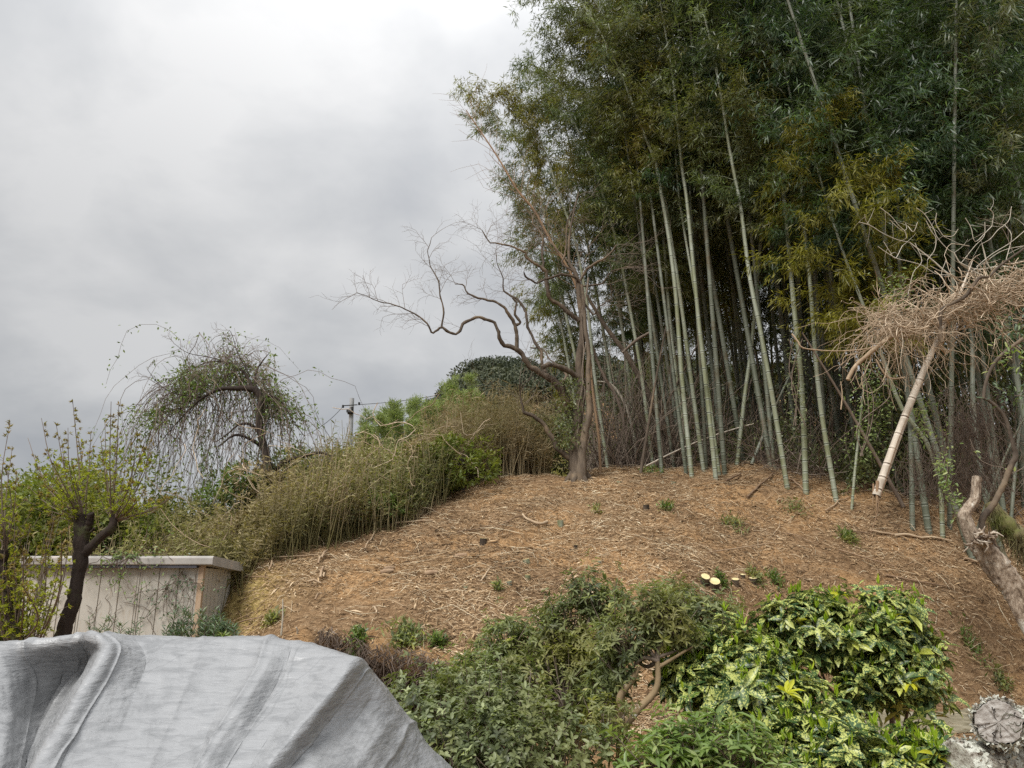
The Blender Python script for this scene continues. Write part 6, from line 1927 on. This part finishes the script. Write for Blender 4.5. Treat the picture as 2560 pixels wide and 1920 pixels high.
# broken bamboo cane hanging in the vines
HY_ = 9.3
pth = crop_path('N', [(2191, 1240, 11), (2237, 1110, 11), (2295, 960, 11), (2360, 815, 11), (2400, 735, 10), (2432, 650, 9)], HY_, 60, .25)
t = thing('broken_bamboo', pth[0, :3], 'pale broken bamboo cane hanging at a slant from the dry vines', 'bamboo')
m1 = MB(); P = pth[:, :3]; culm_mesh(m1, P, .054, np.random.default_rng(2)); o_ = m1.build('culm', M['culm_dead'], t, smooth=True)
m1 = MB()
for _ in range(6):
    c0 = pth[0, :3] + rr_.normal(0, .03, 3); add_limb(m1, smooth_path([[*(c0 + [.02, 0, .15]), .012], [*c0, .010], [*(c0 + [-.02, 0, -.12]), .003]], 5), 4, .7)
c0 = pth[0, :3] + [.02, -.02, .02]; e = cpt('K', 385, 1110, HY_)
add_limb(m1, smooth_path([[*c0, .010], [*((c0 + e) / 2 + [.03, 0, 0]), .008], [*e, .004]], 10), 4, .3)
add_limb(m1, smooth_path([[*(pth[0, :3] + [.03, -.052, .0]), .006], [*(pth[12, :3] + [.0, -.060, 0]), .005], [*(pth[20, :3] + [.01, -.058, 0]), .002]], 14), 4, .0)
m1.build('splinters', M['bark_orange'], t)

# dry vine tangle
VS = np.array([(330, 760), (430, 800), (560, 830), (700, 810), (860, 740), (1000, 690), (1150, 640), (1300, 590), (1450, 570), (1700, 540)], float)
n = 620
sv = rr_.uniform(.10, 1.02, n)
kk = 9
step = rr_.uniform(.018, .034, n)
P = []
off = rr_.normal(0, 48, n) * (.8 + .9 * sv) + 22 * np.sin(sv * 23); yoff = rr_.normal(0, .28, n)
wv = rr_.uniform(0, 6.28, n); wamp = rr_.uniform(5, 38, n)
sf = np.linspace(0, 1, len(VS))
sf = np.linspace(0, 1, len(VS))
cx_ = np.interp(np.clip(sv, 0, 1), sf, VS[:, 0]) + np.minimum(sv, 0) * 900; cy_ = np.interp(sv, sf, VS[:, 1]) + off
ang = np.interp(sv, sf[:-1], np.arctan2(np.diff(VS[:, 1]), np.diff(VS[:, 0]))) + rr_.normal(0, .60, n) + rr_.choice([0, math.pi], n)
curl = rr_.normal(0, .16, n); stp = rr_.uniform(16, 44, n)
for i in range(kk):
    P.append(np.stack(cv('J', cx_, cy_), -1))
    ang = ang + curl + rr_.normal(0, .16, n)
    cx_ = cx_ + np.cos(ang) * stp; cy_ = cy_ + np.sin(ang) * stp * .8
P = np.stack(P, 1)
P3 = pt(P[..., 0], P[..., 1], 9.45 + yoff[:, None] + .10 * np.sin(wv[:, None] + np.arange(kk) * .9))
vt = thing('vine_tangle', P3[0, 0], 'mat of dry tan vines sagging across the right side in front of the grove', 'vines')
m1 = MB(); tubes(m1, P3, rr_.uniform(.0026, .0080, n)[:, None] * np.linspace(1, .7, kk), 4, rr_.uniform(.05, 1, n)); m1.build('vine_mat', M['vine'], vt)
# loose loops around it
m1 = MB(); n = 240
s0 = rr_.uniform(0, .9, n) ** 1.3; q0 = np.stack([np.interp(s0, sf, VS[:, 0]), np.interp(s0, sf, VS[:, 1]) + rr_.normal(40, 70, n)], -1)
P = [cpt_0 for cpt_0 in [np.array([cpt('J', a_, b_, 9.4 + rr_.normal(0, .2)) for a_, b_ in q0])]]
d = nrm(rr_.normal(0, 1, (n, 3)) * [1, .4, 1])
for i in range(10):
    d = nrm(d + rr_.normal(0, .38, (n, 3)) * [1, .5, 1] + [0, 0, -.18]); P.append(P[-1] + d * rr_.uniform(.05, .15, (n, 1)))
tubes(m1, np.stack(P, 1), rr_.uniform(.0018, .005, n)[:, None] * np.linspace(1, .6, 11), 4, rr_.uniform(.2, 1, n))
m1.build('loose_vines', M['vine'], vt)
m1 = MB()
for pl in ([(170, 1230, 16), (215, 1140, 14), (300, 1060, 15), (420, 960, 15), (520, 900, 12), (640, 830, 8)], [(0, 1020, 4), (120, 1022, 4), (280, 1010, 5), (380, 990, 6)], [(-230, 900, 7), (-190, 950, 7), (-150, 1000, 6), (0, 1020, 4)], [(370, 1080, 6), (430, 1180, 7), (490, 1220, 7), (580, 1210, 5)],
           [(130, 1120, 3), (150, 1060, 3), (240, 1040, 3), (330, 1000, 4)], [(225, 1190, 3), (260, 1280, 3), (335, 1325, 3)], [(245, 720, 3), (235, 790, 3), (280, 860, 3), (350, 900, 3)], [(120, 1440, 6), (130, 1340, 4), (120, 1240, 3)], [(860, 900, 14), (835, 980, 16), (880, 1040, 20)]):
    add_limb(m1, crop_path('J', pl, 9.35), 6, .4, rr_, .1)
m1.build('old_stem', M['vine'], vt, smooth=True)
# branch running over the vines
pth = crop_path('J', [(845, 960, 16), (828, 900, 16), (832, 800, 15), (842, 730, 15), (900, 690, 13), (1000, 640, 13), (1060, 570, 13), (1110, 500, 13), (1180, 490, 11), (1250, 420, 10), (1330, 360, 9), (1430, 290, 8), (1540, 200, 7)], 9.0, 60)
t = thing('bare_branch', pth[-1, :3], 'dark crooked branch running over the dry vines and the broken cane', 'branch')
m1 = MB(); add_limb(m1, pth, 8, .3, rr_, .07); m1.build('limb', M['bark'], t, smooth=True)
m1 = MB(); sprays_on(m1, pth, rr_, .5, 6, .5, .005, 1, (-.2, 0, .3)); m1.build('twigs', M['twig'], t)

# pale bare branches reaching up at the right (a small tree of which the trunk is off frame)
tb = np.array([7.2, 9.8, 0.]); tb[2] = gz(tb[0], tb[1])
t = thing('pale_bare_tree', tb, 'pale leafless tree at the right edge with branches curving up against the dark grove', 'tree')
m1 = MB()
hub = pt(2640, 800, 9.8)
add_limb(m1, smooth_path([[*tb, .09], [tb[0] + .1, tb[1], tb[2] + 1.2, .08], [*hub, .06]], 16), 8, .4, rr_, .06); m1.build('trunk', M['bark'], t, smooth=True)
m1 = MB(); m2 = MB()
BR = [[(250, 100), (330, 125), (420, 180), (520, 225), (610, 245)], [(290, 45), (300, 90), (330, 125)], [(400, -5), (480, 60), (530, 120), (580, 170), (590, 215)], [(470, 85), (540, 150), (580, 160)],
      [(660, 0), (720, 45), (780, 140), (810, 210), (880, 290), (930, 320)], [(730, 90), (770, 170), (800, 215), (790, 300), (740, 370)], [(805, 35), (800, 110), (850, 195), (890, 220)], [(960, 150), (920, 200), (850, 200)], [(670, 100), (640, 170), (600, 130)],
      [(1010, 70), (1050, 140), (1080, 240), (1150, 180), (1200, 130)], [(1150, 100), (1145, 200), (1080, 270), (980, 395)], [(1340, -10), (1320, 90), (1240, 160), (1190, 220), (1120, 260)], [(1170, 0), (1210, 40), (1200, 130)], [(385, 275), (450, 320), (520, 360), (600, 380), (700, 410), (800, 470), (900, 480)],
      [(425, 240), (470, 310), (510, 360), (560, 270)], [(870, 380), (840, 470), (860, 560), (760, 580)], [(650, 250), (700, 380), (640, 460), (600, 620)], [(1090, 420), (1200, 330), (1330, 250), (1450, 150)], [(1300, 380), (1340, 200), (1290, 120)], [(1050, 460), (1160, 380), (1290, 300), (1500, 260)]]
for pl in BR:
    q = crop_path('J', [(x, y, 4.6 - 1.8 * abs(i / (len(pl) - 1) - .0) if False else 2.6) for i, (x, y) in enumerate(pl)], 9.7, len(pl) * 4, .1)
    add_limb(m1, q, 5, .75, rr_, .08)
    sprays_on(m2, q, rr_, .2, 2, .3, .0035, 0, (0, 0, .3))
for pl in ([(1130, 260), (1180, 420), (1300, 520), (1460, 640), (1700, 800)], [(930, 320), (980, 400), (1100, 470), (1300, 560), (1600, 720)], [(610, 245), (760, 360), (900, 480), (1060, 560), (1400, 700)], [(980, 395), (1100, 440), (1300, 420), (1600, 500)]):
    add_limb(m1, crop_path('J', [(x, y, 4 + i * 1.5) for i, (x, y) in enumerate(pl)], 9.8, 24, .1), 6, .6, rr_, .05)
m1.build('limb', M['twig_pale'], t, smooth=True); m2.build('twigs', M['twig_pale'], t)

# hanging climbers with light leaves right of the broken cane
def hang_climber(c, line, Y, r, n_leaf, label, mat='light_leaf', spread=18, leaf=(.04, .075), stems=3):
    m_s, m_l = MB(), MB(); pts = []
    for _ in range(stems):
        q = crop_path(c, [(x + r.normal(0, spread * .7), y, 2.6) for x, y in line], Y + r.normal(0, .05), 30)
        add_limb(m_s, q, 4, .6); pts.append(q[:, :3])
    pts = np.concatenate(pts); t = thing('hanging_climber', pts[0], label, 'climber')
    P = pts[r.integers(0, len(pts), n_leaf)] + r.normal(0, spread * CROPS[c][2] / F0 * Y * .8, (n_leaf, 3))
    leaves(m_l, P, nrm(rdir(r, n_leaf) * [1, .5, .6] + [0, -.1, .25]), nrm(rdir(r, n_leaf) * .5 + [0, -.7, .8]), r.uniform(*leaf, n_leaf), r.uniform(.018, .032, n_leaf), np.clip(r.normal(.6, .2, n_leaf), 0, 1), LEAF6)
    m_s.build('stem', M['twig'], t); m_l.build('leaves', M[mat], t)


hang_climber('K', [(820, 60), (790, 160), (820, 240), (760, 290)], 9.6, rr_, 90, 'light-leaved climber hanging just right of the broken cane', spread=40)
hang_climber('K', [(1000, 500), (1020, 620), (1030, 720), (1050, 820), (1130, 870)], 9.2, rr_, 150, 'bright green leafy climber hanging left of the broken dead trunk', spread=34)
hang_climber('K', [(920, 0), (915, 100), (960, 300), (990, 450), (960, 560)], 9.8, rr_, 90, 'thin pale climber with sparse leaves hanging before the grove', spread=40)
hang_climber('K', [(1060, 870), (1085, 960), (1050, 1060)], 9.2, rr_, 6, 'bare curved vine end below the bright green climber', spread=4, stems=1)
hang_climber('J', [(520, 480), (600, 520), (560, 640), (520, 720)], 11.5, rr_, 260, 'dark climber clump hanging among the bamboo above the dry vines', 'ivy', 70)
hang_climber('F', [(880, 640), (890, 780), (900, 900), (930, 1040)], 14.2, rr_, 260, 'climber with dark leaves on the thickest upright culm', 'azalea_dark', 30)
hang_climber('F', [(1230, 780), (1250, 900), (1220, 1040), (1200, 1180)], 12.8, rr_, 420, 'leafy dark climber hanging between the sapling and the broken cane', 'ivy', 55)
hang_climber('K', [(1210, 320), (1250, 420), (1300, 500), (1400, 545), (1480, 560), (1540, 605), (1620, 580), (1700, 520)], 9.0, rr_, 10, 'smooth pale vine swinging in a low loop right of the dead trunk top', spread=3, stems=1)
# glossy sprays at the right edge
for c, x, y, lab in (('J', 1360, 1340, 'glossy leafy sprig at the right edge, the lowest of three'), ('J', 1400, 1085, 'bright leafy sprig at the right edge, the middle of three'), ('J', 1390, 840, 'grey-green leafy sprig at the right edge, the topmost of three')):
    p0 = cpt(c, x + 160, y + 60, 6.8); p1 = cpt(c, x, y, 6.8)
    t = thing('leafy_sprig', p0, lab, 'sprig', 'leafy sprigs at the right edge')
    m_s, m_l = MB(), MB(); add_limb(m_s, smooth_path([[*p0, .006], [*((p0 + p1) / 2 + [0, 0, .03]), .004], [*p1, .002]], 8), 4, .5); m_s.build('stem', M['twig'], t)
    n = 70; P = p1 + rr_.normal(0, .07, (n, 3)) * [1.4, 1, .8]
    leaves(m_l, P, nrm((P - p1) * 6 + rdir(rr_, n) * .5), nrm(rdir(rr_, n) * .4 + [0, -.5, 1]), rr_.uniform(.04, .075, n), .022, np.clip(rr_.normal(.5, .25, n), 0, 1), LEAF6); m_l.build('leaves', M['oleander' if y != 1085 else 'light_leaf'], t)
# brown dead foliage curtain right of the cane
mb = MB(); n = 2600
P = np.array([cpt('K', x_, y_, 10.6) for x_, y_ in zip(rr_.normal(1120, 170, n), rr_.uniform(-260, 700, n))]); P[:, 1] += rr_.normal(0, .35, n)
d = nrm(np.stack([rr_.normal(0, .5, n), rr_.normal(0, .3, n), -np.ones(n)], -1))
P1 = P + d * rr_.uniform(.06, .2, (n, 1)); P2 = P1 + nrm(d + rr_.normal(0, .4, (n, 3))) * rr_.uniform(.05, .2, (n, 1))
sel = wob(P, 2.5, 4) > -.1
tubes(mb, np.stack([P, P1, P2], 1)[sel], .0032, 3, rr_.uniform(0, .6, n)[sel])
tag(mb.build('dead_vine_curtain', M['twig']), 'curtain of brown dead creepers hanging before the grove right of the pale broken cane', 'vines', kind='stuff')

# windmill palm glimpsed through the stems
pc = pt(1590, 800, 21.5)
t = thing('palm_tree', (pc[0], 21.5, gz(pc[0], 21.5)), 'dark fan palm glimpsed between the bamboo stems', 'palm')
m1 = MB(); add_limb(m1, smooth_path([[pc[0], 21.5, gz(pc[0], 21.5), .11], [pc[0] + .05, 21.5, pc[2] - .6, .12], [*pc, .10]], 14), 8, .3, rr_, .1); m1.build('trunk', M['bark_dark'], t)
m1 = MB()
for i in range(15):
    a = i * 2.4; el = rr_.uniform(-.5, .8); d = np.array([math.cos(a) * math.cos(el), math.sin(a) * math.cos(el), math.sin(el)])
    c0 = pc + d * .55; tubes(m1, np.array([[pc, c0]]), .012, 3, .3)
    n = 22; fa = np.linspace(-1.5, 1.5, n); sdv = nrm(np.cross(d, [0, 0, 1])); upv = np.cross(sdv, d)
    D = np.cos(fa)[:, None] * d + np.sin(fa)[:, None] * sdv + [0, 0, -.35]
    leaves(m1, np.repeat(c0[None], n, 0), D, np.repeat(upv[None], n, 0), rr_.uniform(.4, .55, n), .035, rr_.uniform(.2, .6, n), BLADE)
m1.build('fronds', M['bam_leaf_dark'], t)

# ------------------------------------------------------------------ stumps and sticks on the slope
rs = np.random.default_rng(23)


def stump(c, x, y, rpx, hpx, label, dark=False, mat_top='cut_fresh', name='bamboo_stump', group='cut bamboo stumps on the slope', tilt=0.0, cat='stump', side=None):
    g = ground_at(*cv(c, x, y)); Y = g[1]; s = CROPS[c][2] / F0 * Y
    R = rpx * s; H = hpx * s
    t = thing(name, g, label, cat, group)
    ax = nrm(np.array([rs.normal(0, .08), -.12 - tilt, 1.0]))
    m1 = MB(); P = g + ax * np.linspace(-.08, H, 5)[:, None]
    tubes(m1, P[None], (R * np.array([1.12, 1.05, 1, 1, 1]))[None], 12, .05 if dark else .45)
    m1.build('bark', M[side] if side else (M['bark'] if dark else M['culm']), t, smooth=True)
    m1 = MB(); top = g + ax * (H - .002)
    u1 = nrm(np.cross(ax, [0, 1, 0])); w1 = np.cross(ax, u1); a = np.arange(12) * np.pi / 6
    V = np.vstack([top + R * 1.0 * (np.cos(a)[:, None] * u1 + np.sin(a)[:, None] * w1) + ax * .004, top + ax * (.004 if side else -.03)])
    if side is None:
        V2 = top + R * .78 * (np.cos(a)[:, None] * u1 + np.sin(a)[:, None] * w1) + ax * .004
        V = np.vstack([V[:12], V2, top - ax * .03])
        m1.add(V[:24], [(i, (i + 1) % 12, 12 + (i + 1) % 12, 12 + i) for i in range(12)], .7)
        m1.add(np.vstack([V2, top - ax * .03]), [(i, (i + 1) % 12, 12) for i in range(12)], .0)
    else:
        m1.add(V, [(i, (i + 1) % 12, 12) for i in range(12)], .6)
    m1.build('cut_face', M[mat_top], t)


for c, x, y, rp_, hp, dk, lab in [('H', 1257, 500, 17, 22, True, 'dark cut bamboo stump left of the dug pit, pale rim on top'), ('H', 2048, 342, 15, 26, True, 'black-sided stump at the upper right of the slope'),
                                 ('H', 1632, 418, 15, 24, False, 'greenish bamboo stump right of the dug pit'), ('H', 1467, 598, 17, 16, False, 'wide low bamboo stump in the middle of the slope'), ('H', 1472, 682, 13, 20, False, 'bright-rimmed bamboo stump below the wide low one'),
                                 ('H', 1380, 695, 16, 10, False, 'slanted low stump left of the bright-rimmed one'), ('H', 1705, 530, 9, 18, True, 'small dark twisted stump on the bare soil'), ('H', 760, 430, 13, 10, False, 'pale flat stump near the left crest of the mound'),
                                 ('H', 1915, 210, 12, 8, False, 'flat pale stump near the top right of the mound crest'), ('H', 2180, 210, 14, 8, False, 'flat cream stump below the leaning bamboo pair'), ('H', 1822, 600, 10, 8, False, 'small stump above the round-topped shrub'),
                                 ('H', 1172, 720, 10, 8, False, 'little white-topped stump low on the left of the slope')]:
    stump(c, x, y, rp_, hp, lab, dk)
# freshly cut tree stumps: bright faces
for x, y, rp_, hp, lab, tl in [(350, 330, 32, 80, 'largest freshly cut tree stump with a bright cream face', .75), (290, 300, 27, 70, 'freshly cut stump left of the largest one, bright cream face', .75), (478, 300, 22, 52, 'reddish-barked cut stump right of the two bright ones', .25), (522, 262, 14, 26, 'small cut stump behind the reddish one', .2), (585, 275, 24, 34, 'cut stump at the right end of the row beside green leaves', .2), (620, 268, 12, 24, 'smallest stump closing the row on the right', .1)]:
    stump('G', x, y, rp_ * .95, hp * .62, lab, False, 'cut_fresh', 'tree_stump', 'row of freshly cut stumps above the variegated shrubs', tl, 'stump', 'bark')
for x, y in ((800, 640), (790, 655), (1150, 575), (1005, 660)):
    g = ground_at(*cv('H', x, y)); m1 = MB(); d = nrm(np.array([rs.uniform(.6, 1), rs.normal(0, .4), .1]))
    tubes(m1, (g + np.array([0, 0, .04]) + d * np.linspace(-.09, .09, 4)[:, None])[None], np.array([[.03, .042, .036, .024]]), 6, .6, cap=True)
    tag(m1.build('wood_chunk', M['stick']), {800: 'upper of two brown wood chunks on the left of the slope', 790: 'lower of two brown wood chunks on the left of the slope', 1150: 'brown wood chunk in the middle of the slope', 1005: 'small wood lump half buried left of the middle'}[x], 'wood chunk', 'wood chunks on the slope')

STK = [('H', (820, 418), (1015, 403), 4.5, .9, 'long pale stick lying level near the left crest'), ('H', (1130, 472), (1300, 430), 3, .2, 'dark thin stick left of the dug pit'), ('H', (1290, 450), (1500, 358), 2.6, .5, 'long thin stick slanting up above the pit'),
       ('H', (685, 545), (760, 440), 3, .8, 'tan stick slanting below the pale flat stump'), ('H', (240, 588), (455, 576), 3.5, .85, 'straight pale stick at the top of the cut bank'), ('H', (40, 694), (220, 688), 3.5, .4, 'brown branch lying along the cut bank'),
       ('H', (505, 1000), (545, 945), 4, .9, 'short pale stick at the foot of the mound by the tarpaulin'), ('H', (1245, 710), (1300, 630), 2.5, .9, 'pale stick in the middle of the slope'), ('H', (725, 835), (742, 860), 5, .9, 'short pale wood sliver on the left slope'),
       ('F', (680, 1382), (800, 1272), 5, .15, 'dark fallen branch below the bamboo in the middle'), ('F', (580, 1308), (650, 1272), 6, .1, 'short dark log behind the dark fallen branch'), ('F', (860, 1290), (940, 1352), 5, .5, 'brown branch between the two upright culms'),
       ('K', (380, 1110), (600, 1150), 9, .8, 'left half of the long fallen bamboo pole'), ('K', (590, 1150), (1065, 1212), 11, .95, 'long pale bamboo pole lying across the right of the slope'), ('K', (1165, 1345), (1700, 1480), 10, .7, 'tan pole lying behind the broken dead trunk'),
       ('K', (150, 1110), (390, 1135), 7, .1, 'dark branch in line with the pale fallen pole'), ('F', (500, 1640), (800, 1600), 3, .7, 'thin stick low on the right slope'), ('H', (610, 770), (1, 1), 0, 0, ''),
       ('H', (215, 655), (245, 575), 4, .7, 'stick leaning at the upper cut bank'), ('H', (60, 915), (250, 860), 3.5, .5, 'root lying across the foot of the cut bank'), ('G', (1100, 110), (1440, 210), 4, .6, 'thin pole on the slope above the variegated shrub'),
       ('G', (1380, 265), (1780, 330), 5, .35, 'brown branch lying above the top of the variegated shrub'), ('G', (215, 310), (335, 400), 6, .8, 'pale stick below the freshly cut stumps'), ('I', (665, 185), (745, 70), 4, .9, 'straight pale stick above the azalea-like shrub'),
       ('G', (760, 0), (980, 70), 3, .6, 'thin twig crossing the right of the slope'), ('F', (1040, 1450), (1150, 1380), 3, .8, 'pale stick beside the sapling foot')]
for c, a_, b_, rp_, tn_, lab in STK:
    if not rp_: continue
    A = ground_at(*cv(c, *a_)); B = ground_at(*cv(c, *b_))
    s_ = np.linspace(0, 1, 12)[:, None]
    P = A * (1 - s_) + B * s_
    P[:, 2] = np.maximum(P[:, 2], gz(P[:, 0], P[:, 1]) - .0) + .05
    P[:, :2] += rs.normal(0, .006, (12, 2)); R = rp_ * CROPS[c][2] / F0 * A[1] * 1.15
    m1 = MB(); tubes(m1, P[None], np.linspace(R, R * .6, 12)[None], 6, tn_, ref=np.array([.1, .1, 1.]), cap=True)
    tag(m1.build('fallen_stick', M['stick'], smooth=True), lab, 'stick', 'sticks lying on the slope')
# curved pale root in the pit, upright sticks on the bank
P = np.array([ground_at(*cv('H', x, y)) + [0, 0, .06] for x, y in ((1448, 378), (1465, 400), (1500, 418), (1535, 425), (1568, 416))]); m1 = MB()
tubes(m1, smooth_path(P, 16)[None], np.linspace(.016, .03, 16)[None], 6, .9, cap=True); tag(m1.build('fallen_stick', M['stick'], smooth=True), 'pale curved branch lying over the dug pit', 'stick', 'sticks lying on the slope')
for x0, y0, x1, y1, lab in ((277, 990, 285, 772, 'upright thin stick standing at the foot of the cut bank, the taller'), (355, 950, 350, 908, 'short upright stick on the cut bank right of the taller one')):
    g = ground_at(*cv('H', x0, min(y0, 950))); tp = cpt('H', x1, y1, g[1] - .05); m1 = MB()
    tubes(m1, np.array([[g, (g + tp) / 2 + [.01, 0, 0], tp]]), np.array([[.012, .010, .007]]), 5, .7, cap=True); tag(m1.build('standing_stick', M['twig_pale']), lab, 'stick')
# pale broken wood stack at the bank corner
for i, (x0, y0, x1, y1, w_) in enumerate([(470, 600, 500, 560, 11), (465, 690, 480, 640, 12), (410, 712, 465, 722, 10), (440, 800, 470, 770, 9), (455, 620, 470, 590, 9), (480, 690, 490, 670, 8)]):
    A = ground_at(*cv('H', x0, y0)); B = ground_at(*cv('H', x1, y1)); m1 = MB()
    tubes(m1, np.array([[A + [0, 0, .06], (A + B) / 2 + [0, -.02, .09], B + [0, 0, .06]]]), w_ * .5154 / F0 * A[1] * .55, 5, .75, cap=True)
    tag(m1.build('broken_wood', M['stick']), ['topmost pale split wood piece at the corner of the cut bank', 'pale split wood piece in the middle of the bank corner', 'cream wood sliver lying level left of the bank corner', 'lowest pale split wood piece at the bank corner', 'small pale split piece just under the topmost one', 'short pale piece beside the middle split piece'][i], 'wood piece', 'split wood at the bank corner')

# small green plants on the slope
for i, (c, x, y, w_, cnt, lab) in enumerate([('H', 1805, 355, 30, 60, 'small green weed on the bare soil near the crest'), ('H', 2150, 345, 45, 120, 'green weed right of the black-sided stump'), ('F', 620, 1510, 60, 150, 'flat green weed in the middle of the right slope'), ('F', 240, 1260, 60, 140, 'weeds at the foot of the slender lone bamboo'),
                                             ('G', 600, 270, 45, 150, 'dark leafy sprout at the right end of the stump row'), ('G', 400, 310, 40, 120, 'dark leafy sprout between the bright and the reddish stump'), ('G', 1160, 40, 60, 130, 'grassy tuft on the slope above the variegated shrub'), ('G', 720, 290, 60, 140, 'grey-green weed right of the stump row'),
                                             ('H', 1330, 735, 20, 60, 'tiny dark weed left of the round-topped shrub'), ('H', 645, 1010, 50, 200, 'green weeds hanging at the left end of the low bank'), ('H', 880, 990, 90, 420, 'green weeds along the overhang of the low bank'), ('H', 1040, 1010, 40, 160, 'broad-leaved weeds at the right of the overhang'),
                                             ('F', 900, 1425, 70, 120, 'sparse weeds below the thickest culm'), ('K', 200, 1170, 70, 160, 'dark grass tuft left of the long fallen pole'), ('H', 230, 895, 40, 130, 'green weeds at the foot of the cut bank'), ('H', 820, 395, 60, 90, 'weeds near the left crest of the mound'), ('G', 2080, 900, 60, 150, 'green weeds at the foot of the broken dead trunk'), ('G', 1900, 690, 60, 130, 'dark weeds on the slope left of the broken dead trunk')]):
    g = ground_at(*cv(c, x, y)); w2 = w_ * CROPS[c][2] / F0 * g[1]
    m1 = MB(); q = g + rs.normal(0, .45, (cnt, 3)) * [w2, w2, 0]; q[:, 2] = gz(q[:, 0], q[:, 1]) + rs.uniform(.01, .12, cnt)
    leaves(m1, q, nrm(rdir(rs, cnt) + [0, -.2, .5]), nrm(rdir(rs, cnt) * .5 + [0, -.3, 1]), rs.uniform(.05, .12, cnt), rs.uniform(.015, .035, cnt), np.clip(rs.normal(.45, .25, cnt), 0, 1))
    tag(m1.build('weed_patch', M['ivy' if i % 2 else 'azalea']), lab, 'weeds', 'weeds on the slope', 'stuff')
print('objects', len(bpy.data.objects))
